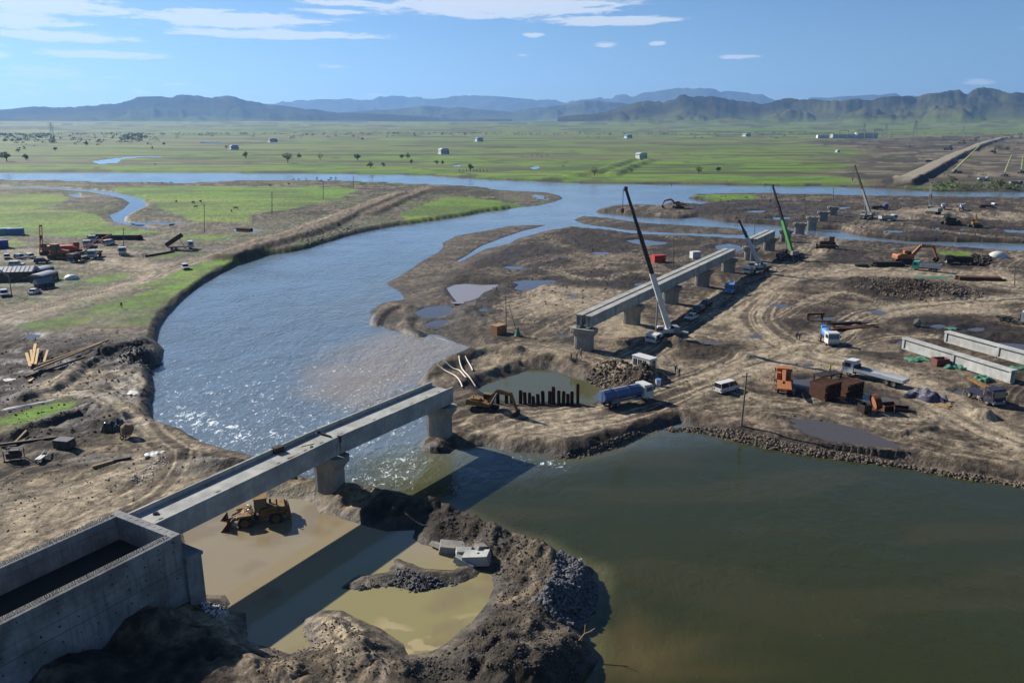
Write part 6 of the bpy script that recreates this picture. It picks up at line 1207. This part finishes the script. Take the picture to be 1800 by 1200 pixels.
drape('plastic_sheet', 'white plastic sheet lying on the mud left of the timbers', 'plastic sheet', 20, 668, .15, 6, 1.8, .25, LITTER, 11); drape('plastic_sheet', 'long narrow white plastic sheet on the mud bank', 'plastic sheet', 55, 711, hd(15, 716, 92, 700), 9, .9, .2, LITTER, 12); drape('plastic_sheet', 'ragged white plastic on the bank close to the rapids', 'plastic sheet', 232, 690, -.3, 2.6, 1.8, .15, LITTER, 13); drape('plastic_sheet', 'white rags on the dark bank beside the near bridge', 'plastic sheet', 272, 798, .4, 2.6, 1.6, .3, LITTER, 14); drape('plastic_sheet', 'dark tarpaulin heap above the old mixer on the left bank', 'tarpaulin', 200, 747, .3, 3.4, 2.4, 1.7, CARBLK, 15)
# sheet piles
PILE = pmat('rusty_pile', (84, 60, 44), .8, .1, .6, (48, 38, 32))
SP = [(875, 692, .0), (890, 694, 0), (900, 692, 0), (915, 686, 0), (923, 689, 0), (931, 690, 0), (938, 696, 0), (946, 692, 0), (955, 687, 0), (966, 687, 0), (973, 679, 1), (982, 686, 0), (990, 687, 0), (998, 692, 0), (1005, 688, 0), (1015, 675, 2)]
ON = lambda i: (ORD + ['thirteenth', 'fourteenth', 'fifteenth', 'sixteenth', 'seventeenth'])[i]
for i, (u, vt, kd) in enumerate(SP):
    p = G(u, 709); top = tip_at(u, vt, p.y).z; zb = p.z - .5; h = max(top - zb, .8)
    t = thing('sheet_pile', {0: f'short rusty sheet pile, {ON(i)} from the left in the row along the flooded pit', 1: 'tall rusty sheet pile in the middle of the row at the pit', 2: 'tallest rusty sheet pile at the right end of the row'}[kd], 'sheet pile', (p.x, p.y, zb), random.uniform(-.5, .5), 'sheet piles along the pit'); t.rotation_euler = (random.uniform(-.04, .04), random.uniform(-.05, .05), t.rotation_euler[2]); PM = random.choice((DKST, RUST, PILE, PILE))
    w = .62; MB().box((0, .12, h / 2), (w * .5, .05, h)).build('web', PM, t)
    for s in (-1, 1): MB().box((s * w * .36, 0, h / 2), (.05, .3, h), rz=s * .5).build('flange', PM, t)
for k, (pts, lb) in enumerate((([(768, 642), (782, 652), (800, 662), (808, 672), (813, 682)], 'pale pump hose lying leftmost over the earth berm by the pit'), ([(781, 635), (795, 645), (808, 653), (818, 664), (822, 670)], 'second pale pump hose from the left over the berm'), ([(807, 627), (809, 640), (814, 652), (825, 668), (836, 681)], 'longest pale pump hose curving down into the pit'), ([(818, 625), (822, 636), (828, 646), (831, 653)], 'short pale pump hose rightmost on the berm'))):
    P = smooth_line([G(*q) + Vector((0, 0, .22)) for q in pts], 5); tag(MB().tube(P, .13, 8).build('pump_hose', HOSE), lb, 'hose', 'pump hoses over the berm')
P = smooth_line([G(*q) + Vector((0, 0, .2)) for q in ((802, 607), (780, 597), (760, 591))], 5); tag(MB().tube(P, .12, 8).build('pump_hose', HOSE), 'pale hose discharging into the river off the mud point', 'hose', 'pump hoses over the berm')
# timbers on the left bank
def timber(label, pu, qu, w, h, mat, z=.25, za=0, group='timbers on the left bank'):
    a, b = G(*pu), G(*qu); return tag(MB().beam(a + Vector((0, 0, z)), b + Vector((0, 0, z + za)), w, h).build('timber', mat), label, 'timber', group)
timber('new plank leftmost of the upright heap on the left bank', (54, 648), (48, 630), .5, .16, LWOOD, .5, .6); timber('new plank second from left in the plank heap', (58, 640), (56, 625), .45, .16, LWOOD, .5, .7); timber('longest new plank in the plank heap', (57, 645), (64, 616), .5, .16, LWOOD, .6, .8); timber('new plank beside the longest one in the heap', (63, 645), (69, 622), .4, .16, LWOOD, .5, .6); timber('new plank rightmost in the plank heap', (78, 640), (85, 624), .4, .16, LWOOD, .5, .5); timber('single new plank lying apart below the plank heap', (51, 672), (57, 660), .5, .14, LWOOD, .2)
timber('long pale timber running up the left bank, upper of three', (68, 648), (192, 603), .3, .3, WOOD, .7); timber('long dark timber running up the left bank, lowest of three', (45, 665), (150, 632), .35, .35, DKST, .6); timber('long timber in the middle of the three on the left bank', (60, 655), (180, 612), .3, .3, WOOD, .5)
timber('dark beam lying on the tracked sand near the abutment', (162, 823), (200, 812), .35, .3, WOOD, .2); timber('dark beam end to end with the beam on the tracked sand', (198, 812), (231, 806), .35, .3, DKST, .2); timber('old dark log lying above the generator on the left bank', (0, 785), (100, 772), .35, .35, DKST, .3); timber('second old log leaning near the generator', (28, 780), (48, 763), .3, .25, WOOD, .3, .5)
t = thing('generator', 'black generator frame on the sand at the left frame edge', 'generator', G(26, 808), .2); MB().box((0, 0, .75), (1.7, 1.0, .8)).build('engine', CHAS, t); MB().box((.1, 0, 1.35), (1.2, .8, .3)).build('tank', CHAS, t)
for x in (-1.05, 1.05):
    for y in (-.6, .6): MB().box((x, y, .8), (.09, .09, 1.6)).build('frame_post', DKST, t)
for y in (-.6, .6): MB().box((0, y, 1.62), (2.2, .08, .08)).build('top_rail', GREY, t); MB().box((0, y, .08), (2.4, .16, .16)).build('skid', DKST, t)
MB().cyl((-.5, 0, 1.2), (-.5, 0, 1.95), .08, n=8).build('exhaust', GREY, t)
t = thing('hand_cart', 'pale hand cart with long handles right of the generator', 'cart', G(71, 803), 1.6); MB().box((0, 0, .45), (1.5, .9, .1)).build('tray', LITTER, t)
for s in (-1, 1): MB().beam((.6, s * .4, .5), (2.0, s * .42, .85), .07, .07).build('handle', GREY, t); wheel(t, -.3, s * .5, .28, .1, False)
for i in range(6): MB().box((-.55 + (i % 3) * .5, -.2 + (i // 3) * .42, .56), (.42, .36, .12)).build('brick', LITTER, t)
container('dark open steel bin on the left bank sand', 114, 785, -.2, pmat('dark_blue_steel', (42, 46, 58), .5, .2, .4), 2.4, 1.6, 1.2, 'steel_bin', 'bin')
t = thing('cement_mixer', 'brown cement mixer drum standing on the sand bank', 'cement mixer', G(223, 768), .4); MB().cyl((0, 0, .6), (.25, 0, 1.5), .75, .95, n=14).cyl((.25, 0, 1.5), (.4, 0, 2.05), .95, .5, n=14).build('drum', pmat('cement_crust', (122, 100, 78), .9, 0, .5), t)
for s in (-1, 1): MB().beam((-.2, s * .9, 0), (.1, s * .85, 1.2), .1, .1).build('leg', DKST, t); wheel(t, -.6, s * .8, .3, .12, False)
# broken slabs at the pond
for i, (u, v, l, w, h, rz, ry, lb) in enumerate(((778, 962, 1.6, 2.6, .5, .9, .5, 'leftmost broken concrete slab standing on edge at the pond'), (797, 966, 3.2, 1.8, .9, .05, .12, 'brown grey concrete block lying on the pond bank'), (822, 974, 2.6, 1.2, .6, .12, .1, 'pale concrete slab above the pond between two blocks'), (838, 988, 3.0, 1.7, 1.1, -.2, -.15, 'pale concrete block with lifting hole at the pond bank'), (818, 991, 2.6, .9, .8, -.55, .2, 'long narrow concrete piece wedged under the pale block'), (846, 975, 1.4, 1.0, .5, .6, .3, 'small flat concrete slab on the rubble above the pond'))):
    m = MB().box((0, 0, h / 2), (l, w, h), ry=ry, tap=(.93, .95)); t = thing('concrete_slab', lb, 'concrete slab', G(u, v, -.2), rz, 'broken concrete slabs at the pond'); m.build('slab', CON if 'pale' in lb else CON2, t)
    if 'hole' in lb: MB().cyl((.2, 0, h * .9), (.2, 0, h + .08), .16, n=10).build('lifting_hole', BLACK, t)
t = thing('boulder', 'grey concrete boulder lying in mid site behind the stored beams', 'boulder', G(1612, 574)); rr = random.Random(8); MB().rock((0, 0, .9), 2.6, rr, 1.0).build('stone', CON2, t)
# things lying on the near deck
def on_deck(u, v): return un(u, v, DZ - GH_ + 1.9)
for nm, lb, cat, u, v, dims, mat, rz in (('steel_angle', 'dark steel bar laid across the joint of the near bridge deck', 'steel bar', 566, 763, (3.6, .18, .2), DKST, frame_at(P0, P1) + 1.45), ('timber_bundle', 'dark bundle of formwork by the parapet near the bridge joint', 'bundle', 489, 794, (1.3, .9, .7), DKST, .8), ('tool_bag', 'orange red bag lying on the deck beside the parapet at the abutment end', 'bag', 262, 892, (.5, .35, .3), RED, .3), ('cable_coil', 'dark coil of cable on the deck at the abutment end', 'coil', 274, 903, (.5, .4, .2), CARBLK, .2), ('plank', 'pale plank on the deck close to the bridge joint', 'plank', 540, 782, (1.8, .22, .08), LWOOD, .6), ('plank', 'grey plank lying along the deck middle before the joint', 'plank', 520, 800, (2.6, .2, .08), WOOD, .9), ('bottle_crate', 'small green crate among the planks at the bridge joint', 'crate', 548, 787, (.4, .3, .25), TARP, .5)):
    p = on_deck(u, v); t = thing(nm, lb, cat, (p[0], p[1], DZ - GH_ + 1.905), rz); MB().box((0, 0, dims[2] / 2), dims, tap=(.92, .9)).build('body', mat, t)
    if nm in ('tool_bag', 'bottle_crate'): MB().tube([(-.12, 0, dims[2]), (-.08, 0, dims[2] + .1), (.08, 0, dims[2] + .1), (.12, 0, dims[2])], .02).build('handle', CHAS, t)
for lb, u0, u1 in (('dark steel clamp hooked over the right parapet at the joint', 597, 767),):
    p = un(u0, u1, DZ); t = thing('steel_clamp', lb, 'clamp', (p[0], p[1], DZ), frame_at(P0, P1)); MB().box((0, .1, .05), (.25, .45, .1)).box((0, -.1, -.35), (.22, .1, .8)).build('bracket', DKST, t)
# ------------------------------------------------------------------ loose stone and clods (uncountable)
def scatter(name, label, cat, poly, n, r0, r1, mat, seed, lift=.3, sq=.75):
    P = [un(u, v, 0)[:2] for u, v in poly]; A = np.array(P); rr = random.Random(seed); m = MB(); k = 0; tr = 0
    while k < n and tr < n * 20:
        tr += 1; x, y = rr.uniform(A[:, 0].min(), A[:, 0].max()), rr.uniform(A[:, 1].min(), A[:, 1].max()); ins = False
        for (ax_, ay_), (bx, by) in zip(P, P[1:] + P[:1]):
            if (ay_ > y) != (by > y) and x < ax_ + (y - ay_) * (bx - ax_) / (by - ay_): ins = not ins
        if not ins: continue
        z = gz(x, y)
        if z < WL - .25: continue
        r = r0 + (r1 - r0) * rr.random() ** 2.6; m.rock((x, y, z + r * lift * .5), r * 2, rr, sq); k += 1
    o = m.build(name, mat); o['kind'] = 'stuff'; o['label'] = label; o['category'] = cat; return o
scatter('riprap', 'heap of black broken rock on the near peninsula', 'rocks', [(985, 970), (1015, 985), (1048, 1000), (1050, 1035), (1035, 1070), (1000, 1100), (960, 1085), (935, 1060), (965, 1045), (975, 1010)], 2600, .09, .36, ROCKD, 1, .9)
scatter('riprap', 'line of dark stones on the spit between the two muddy ponds', 'rocks', [(605, 1031), (633, 1010), (690, 1004), (698, 984), (722, 990), (745, 1001), (800, 1003), (813, 1021), (735, 1034), (690, 1024), (627, 1033)], 420, .08, .26, ROCKD, 2, .6)
scatter('rubble', 'brown stone rubble sloping into the flooded pit under the cabin', 'rubble', [(1030, 650), (1070, 640), (1110, 650), (1150, 660), (1150, 685), (1110, 692), (1075, 690), (1045, 672)], 900, .12, .46, ROCKL, 3, .7)
scatter('rubble', 'grey stone heap at the left river bank', 'rubble', [(205, 618), (240, 608), (280, 618), (287, 632), (270, 648), (230, 642), (207, 635)], 330, .12, .42, ROCKD, 4, .8)
scatter('clods', 'broken earth clods on the long spoil heap', 'clods', [(1485, 495), (1560, 486), (1640, 494), (1730, 512), (1725, 526), (1640, 530), (1560, 522), (1500, 510)], 1300, .14, .5, ROCKL, 5, .6)
scatter('clods', 'clods and stones along the near river bank of the site', 'clods', [(1195, 735), (1300, 752), (1440, 777), (1680, 816), (1850, 840), (1850, 858), (1680, 834), (1430, 797), (1280, 771), (1195, 752)], 2200, .09, .34, ROCKL, 6, .5)
scatter('clods', 'clods along the edge of the excavator platform', 'clods', [(800, 770), (860, 772), (940, 785), (1020, 785), (1110, 752), (1180, 735), (1200, 748), (1090, 785), (1000, 806), (900, 796), (810, 790)], 900, .08, .32, ROCKL, 7, .5)
scatter('clods', 'loose clods on the near rubble peninsula', 'clods', [(745, 890), (800, 905), (900, 950), (985, 980), (965, 1040), (935, 1070), (1000, 1100), (1035, 1150), (1000, 1200), (700, 1200), (720, 1160), (800, 1125), (860, 1070), (880, 1010), (860, 985), (780, 940)], 1800, .05, .22, CLOD, 8, .4)
scatter('gravel', 'grey gravel spread over the near rubble peninsula', 'gravel', [(745, 890), (800, 905), (900, 950), (1000, 985), (1045, 1010), (1010, 1090), (1035, 1150), (1000, 1200), (700, 1200), (720, 1160), (800, 1125), (860, 1070), (880, 1010), (860, 985), (780, 940)], 5200, .025, .10, ROCKD, 18, .5)
scatter('gravel', 'small clods on the foreground earth heap beside the pond', 'clods', [(430, 1130), (520, 1085), (600, 1070), (720, 1160), (760, 1200), (460, 1200)], 1400, .03, .14, CLOD, 19, .4)
scatter('clods', 'loose clods on the sand beside the near bridge', 'clods', [(0, 820), (260, 770), (420, 805), (300, 850), (0, 960)], 350, .05, .2, CLOD, 9, .4); scatter('clods', 'clods on the dark bank of the left shore', 'clods', [(0, 600), (200, 580), (280, 600), (265, 740), (150, 780), (0, 780)], 900, .06, .3, CLOD, 10, .4)
scatter('clods', 'dark clods in the open ground behind the far bridge', 'clods', [(850, 500), (1000, 420), (1280, 440), (1150, 520), (1000, 590), (880, 560)], 900, .1, .4, CLOD, 11, .4); scatter('clods', 'clods scattered over the right half of the site', 'clods', [(1200, 600), (1400, 500), (1780, 530), (1790, 800), (1450, 760), (1200, 720)], 800, .06, .26, CLOD, 12, .4)
scatter('clods', 'clods on the far gravel banks', 'clods', [(1050, 372), (1230, 345), (1800, 350), (1800, 428), (1480, 408), (1250, 385)], 900, .2, .7, CLOD, 13, .4); scatter('scrap', 'dark scrap heap beside the brown dump truck', 'scrap', [(1695, 462), (1710, 448), (1740, 452), (1750, 462), (1725, 468)], 160, .3, .9, DKST, 14, 1.0)
scatter('rubble', 'grey stones piled on the causeway flank', 'rubble', [(520, 425), (560, 405), (640, 392), (600, 412), (545, 430)], 350, .15, .5, ROCKD, 15, .5); scatter('debris', 'pale litter beside the abutment foot in the pond', 'litter', [(347, 1046), (366, 1042), (398, 1045), (400, 1062), (385, 1075), (360, 1066)], 180, .05, .22, LITTER, 16, .5); scatter('debris', 'pale litter on the dark bank beside the near bridge', 'litter', [(225, 850), (250, 820), (290, 795), (300, 810), (250, 850)], 120, .05, .22, LITTER, 17, .6)
# ------------------------------------------------------------------ cattle, trees, houses, pylons on the plain
cow_me = bpy.data.meshes.new('body')
CJ = [(0, 0, 1.05, .36), (.55, 0, 1.08, .34), (.95, 0, 1.12, .24), (1.3, 0, 1.25, .16), (1.6, 0, 1.15, .11), (-.55, 0, 1.1, .36), (-.85, 0, 1.1, .26), (-1.0, 0, .7, .04)] + [(x, s * .24, z, r) for x in (.62, -.7) for s in (-1, 1) for z, r in ((.7, .12), (.36, .07), (.04, .06))]
cow_me.from_pydata([c[:3] for c in CJ], [(0, 1), (1, 2), (2, 3), (3, 4), (0, 5), (5, 6), (6, 7)] + [e for k, a in ((8, 1), (11, 1), (14, 5), (17, 5)) for e in ((a, k), (k, k + 1), (k + 1, k + 2))], [])
cow_me.materials.append(HIDE); first_cow = True
COWS = [(516, 317), (525, 317), (538, 316), (557, 314), (565, 319), (582, 314), (578, 318), (590, 314), (250, 324), (262, 323), (285, 323), (301, 323), (655, 310), (508, 325), (475, 328), (310, 356), (340, 358), (344, 366), (353, 356), (407, 373), (415, 368), (302, 399), (273, 290), (918, 276), (935, 275), (945, 274), (952, 276), (962, 274), (990, 293)]
WHERE = lambda u, v: 'by the far river shallows' if v > 308 and v < 330 else ('grazing on the left meadow' if v > 340 else 'grazing on the far plain')
cnt = {}
COWS.sort()
for i, (u, v) in enumerate(COWS):
    w = WHERE(u, v); cnt[w] = cnt.get(w, -1) + 1; p = G(u, v); p.z = max(p.z, WL - .25)
    t = thing('cow', f'small dark cow {w}, {ON(cnt[w])} from the left', 'cow', p, random.uniform(0, 6.28), 'cattle ' + w); o = link(bpy.data.objects.new('body', cow_me), t)
    o.modifiers.new('skin', 'SKIN'); o.modifiers.new('sub', 'SUBSURF').render_levels = 1
    if first_cow:
        for k, c in enumerate(CJ): sv_ = cow_me.skin_vertices[0].data[k]; sv_.radius = (c[3], c[3]); sv_.use_root = (k == 0)
        first_cow = False
    for s in (-1, 1): shared(('horn', s), lambda: MB().tube([(1.32, s * .1, 1.4), (1.34, s * .24, 1.5), (1.4, s * .28, 1.64)], .03), 'horn', GREY, t)
def tree_mesh(seed, bare=False):
    rr = random.Random(seed); tr = MB(); cr = MB(); tr.cyl((0, 0, -.3), (.1, 0, 1.9), .28, .2, n=7); tips = []
    for k in range(7):
        a = k * .9 + rr.uniform(-.3, .3); z0 = rr.uniform(1.2, 1.9); e = Vector((math.cos(a) * rr.uniform(.9, 2.2), math.sin(a) * rr.uniform(.9, 2.2), rr.uniform(2.0, 5.2))); tr.beam((.08, 0, z0), e, .16, .16, .05, .05); tips.append(e)
    tips += [Vector((0, 0, 5.6)), Vector((.6, .3, 4.2)), Vector((-.7, -.2, 3.6)), Vector((.2, -.4, 2.6))]
    for tp_ in tips:
        R = rr.uniform(.8, 1.35)
        for q in range(70 if not bare else 26):
            d = Vector((rr.gauss(0, 1), rr.gauss(0, 1), rr.gauss(0, .8))).normalized() * R * rr.random() ** .4; c = tp_ + d; s = rr.uniform(.14, .32)
            a = Vector((rr.gauss(0, 1), rr.gauss(0, 1), rr.gauss(0, 1))).normalized(); b = a.orthogonal().normalized()
            cr.add([c + a * s, c + b * s * .7, c - a * s, c - b * s * .7], [(0, 1, 2, 3)])
    return tr, cr
TM = []
for sd_ in range(4):
    a, b = tree_mesh(sd_, sd_ == 3); ma, mb_ = a.mesh('trunk'), b.mesh('crown'); ma.materials.append(BARK); mb_.materials.append(LEAF); TM.append((ma, mb_))
TREES = [(12, 284, 18, 'leftmost large tree at the left frame edge'), (32, 268, 9, 'tree behind the large trees at the left edge'), (46, 282, 12, 'tree right of the large tree at the left frame edge'), (97, 266, 8, 'lone tree left of the small far pool'), (152, 256, 10, 'lone tree behind the far pool on the left'), (432, 278, 12, 'round tree left of the big green tree on the plain'), (506, 286, 18, 'biggest green tree on the plain in the middle left'), (526, 278, 9, 'small tree just right of the big green tree'), (563, 281, 12, 'bare looking tree between the big tree and the river'), (629, 283, 13, 'tree standing alone left of the paired trees'), (651, 295, 12, 'left tree of the pair close to the river'), (674, 294, 9, 'right tree of the pair close to the river'), (706, 280, 9, 'left tree of the pair left of the white house'), (717, 279, 11, 'right tree of the pair left of the white house'), (723, 288, 8, 'small tree below the paired trees'), (768, 290, 9, 'left tree under the white house'), (778, 289, 8, 'right tree under the white house'), (827, 300, 13, 'tree beside the fence posts near the river'), (1045, 308, 15, 'thin tree at the end of the earth dike'), (1110, 304, 8, 'small bare tree right of the dike'), (1228, 305, 14, 'round tree on the green field right of the dikes'), (1262, 303, 10, 'small sparse tree right of the round tree'), (637, 246, 5, 'tiny far tree on the dry plain'), (1675, 324, 14, 'bush at the river edge by the far cranes'), (1758, 332, 18, 'large dark bush at the river edge on the right'), (1780, 334, 12, 'bush right of the large dark bush'), (398, 262, 7, 'thin tree left of the small far house'), (288, 256, 6, 'small tree on the far left plain'), (268, 262, 5, 'tiny tree before the far left wood')]
for i, (u, v, hp, lb) in enumerate(TREES):
    p = G(u, v); H_ = max(tip_at(u, v - hp, p.y).z - p.z, 2.5); s = H_ / 6.6
    t = thing('tree', lb, 'tree', p, i * 1.3, 'trees on the plain'); t.scale = (s * 1.25, s * 1.25, s)
    a, b = TM[3 if 'bare' in lb or 'thin' in lb else i % 3]; link(bpy.data.objects.new('trunk', a), t); link(bpy.data.objects.new('crown', b), t)
wd = MB(); rr = random.Random(21)
def clump(x, y, s, n=26):
    z = gz(x, y)
    for q in range(n):
        c = Vector((x + rr.gauss(0, .55) * s, y + rr.gauss(0, .55) * s, z + abs(rr.gauss(.45, .28)) * s)); a = Vector((rr.gauss(0, 1), rr.gauss(0, 1), rr.gauss(0, 1))).normalized(); b = a.orthogonal().normalized(); k = s * rr.uniform(.14, .3)
        wd.add([c + a * k, c + b * k, c - a * k, c - b * k], [(0, 1, 2, 3)])
for k in range(260):
    u = rr.choice((rr.uniform(-60, 95), rr.uniform(-60, 95), rr.uniform(-60, 260), rr.uniform(210, 250))); v = rr.choice((rr.uniform(240, 248), rr.uniform(236, 252), rr.uniform(233, 240))); p = G(u, v); clump(p.x, p.y, rr.uniform(4, 7), 16)
for k in range(420):
    u = rr.uniform(-40, 1840); v = rr.uniform(229, 238); p = G(u, v); clump(p.x, p.y, rr.uniform(4, 8), 10)
o = wd.build('far_wood', LEAF); o['kind'] = 'stuff'; o['label'] = 'distant dark belts of trees and scrub across the plain'; o['category'] = 'wood'
wd = MB()
for k in range(150):
    u, v = rr.choice(((rr.uniform(1650, 1800), rr.uniform(322, 337)), (rr.uniform(1640, 1800), rr.uniform(300, 335)), (rr.uniform(600, 1440), rr.uniform(322, 327)))); 
    if u < 1440 and rr.random() < .8: continue
    p = G(u, v); clump(p.x, p.y, rr.uniform(1.2, 2.8), 14)
o = wd.build('scrub', LEAF); o['kind'] = 'stuff'; o['label'] = 'low scrub along the far river bank on the right'; o['category'] = 'scrub'
def house(label, u, v, wpx, hpx, wall, roof, pad=True):
    p = G(u, v); s = p.y * 1.03 / FPX; w = wpx * s * .78; h = hpx * s * .55; t = thing('house', label, 'house', p, .5, 'small houses on the plain')
    MB().box((0, 0, h / 2 + .3), (w, w * .7, h)).build('walls', wall, t); MB().box((0, 0, .18), (w * (1.5 if pad else 1.1), w, .4)).build('plinth', WHITE, t)
    MB().prism([(-w * .56, h + .3), (w * .56, h + .3), (w * .3, h * 1.45), (-w * .3, h * 1.45)], -w * .4, w * .4).build('roof', roof, t)
    for x in (-.3, 0, .3): f = MB().box((x * w, -w * .352, h * .58), (w * .09, .06, h * .3)).build('window', GLASS, t); MB().box((x * w, -w * .36, h * .36), (w * .17, .12, .15)).build('sill', WHITE, f)
    MB().box((w * .45, -w * .353, h * .32 + .3), (w * .1, .06, h * .62)).build('door', DKST, t); return t
house('white house standing in the middle of the plain', 780, 271, 19, 12, WHITE, SILV, False); house('white block house at the end of the earth dike', 1127, 280, 20, 13, WHITE, SILV, False); house('small house with blue roof on the far left plain', 412, 263, 16, 9, WHITE, LTBL); house('tiny blue roofed house far off left of centre', 480, 250, 16, 7, WHITE, BLUE); house('tiny white house beyond the white house', 842, 249, 14, 8, WHITE, LTBL); house('tiny white house far off above the dike', 1104, 243, 14, 7, WHITE, LTBL); house('tiny white house on the right plain before the hills', 1312, 240, 14, 6, WHITE, SILV); house('tiny round white hut on the right plain', 1472, 268, 8, 5, WHITE, WHITE, False)
def pylon(label, u, v, vt):
    p = G(u, v); h = tip_at(u, vt, p.y).z - p.z; t = thing('power_pylon', label, 'pylon', p, .6, 'power pylons'); b = h * .13; m = MB(); th = max(.25, h * .012)
    cor = lambda f: [Vector((sx * b * (1 - f * .88), sy * b * (1 - f * .88), h * f)) for sx, sy in ((-1, -1), (1, -1), (1, 1), (-1, 1))]
    fs = [0, .2, .38, .54, .68, .8, .9, 1]
    for f0, f1 in zip(fs[:-1], fs[1:]):
        A, B = cor(f0), cor(f1)
        for k in range(4): m.beam(A[k], B[k], th, th); m.beam(A[k], B[(k + 1) % 4], th * .6, th * .6); m.beam(B[k], B[(k + 1) % 4], th * .6, th * .6)
    m.build('lattice', GREY, t)
    for f in (.68, .82, .95): MB().beam((-h * .2, 0, h * f), (h * .2, 0, h * f), th, th).beam((-h * .2, 0, h * f), (0, 0, h * (f + .05)), th * .6, th * .6).beam((h * .2, 0, h * f), (0, 0, h * (f + .05)), th * .6, th * .6).build('cross_arm', GREY, t)
    return t
pylon('tall grey lattice pylon beside the far railway embankment', 1606, 247, 212); pylon('small grey pylon left of the tall lattice pylon', 1556, 241, 219); pylon('small grey pylon beyond the embankment bend', 1692, 238, 222); pylon('grey pylon above the substation', 1517, 241, 216); pylon('faint pylon in front of the left hills', 91, 232, 216)
p = G(1490, 243); t = thing('substation', 'pale electrical substation with gantries on the far right plain', 'substation', p, 0); s = p.y * 1.03 / FPX
MB().box((-8 * s, 0, 3.2 * s), (38 * s, 12 * s, 6.4 * s)).build('switch_hall', SILV, t); MB().box((30 * s, 0, 4.4 * s), (34 * s, 10 * s, 8.8 * s)).build('control_hall', WHITE, t); MB().box((-42 * s, 0, 2.5 * s), (18 * s, 8 * s, 5 * s)).build('store', LITTER, t)
for k in range(7): MB().box(((-20 + k * 14) * s, -14 * s, 6.5 * s), (.8 * s, .8 * s, 13 * s)).build('gantry_post', GREY, t)
for k in range(3): MB().box(((-13 + k * 28) * s, -14 * s, 12.6 * s), (14 * s, .9 * s, .9 * s)).build('gantry_beam', GREY, t)
for k in range(9):
    u = 808 + k * 6; p = G(u, 302 + (k % 2) * .3); tag(MB().cyl((p.x, p.y, p.z - .3), (p.x, p.y, p.z + 2.4), .35, n=6).build('fence_post', POLE), f'short dark fence post, {ON(k)} from the left at the far river bank', 'fence post', 'fence posts at the far river bank')
# driftwood on the near peninsula
t = thing('driftwood', 'bare pale branch sticking out of the near peninsula tip', 'driftwood', G(1018, 1125)); MB().tube([(0, 0, 0), (.5, .3, .5), (1.2, .4, .7)], .06).build('stem', WOOD, t); MB().tube([(.5, .3, .5), (.6, .8, 1.1)], .035).build('twig', WOOD, t); MB().tube([(.9, .36, .62), (1.4, .1, 1.2)], .035).build('twig', WOOD, t)
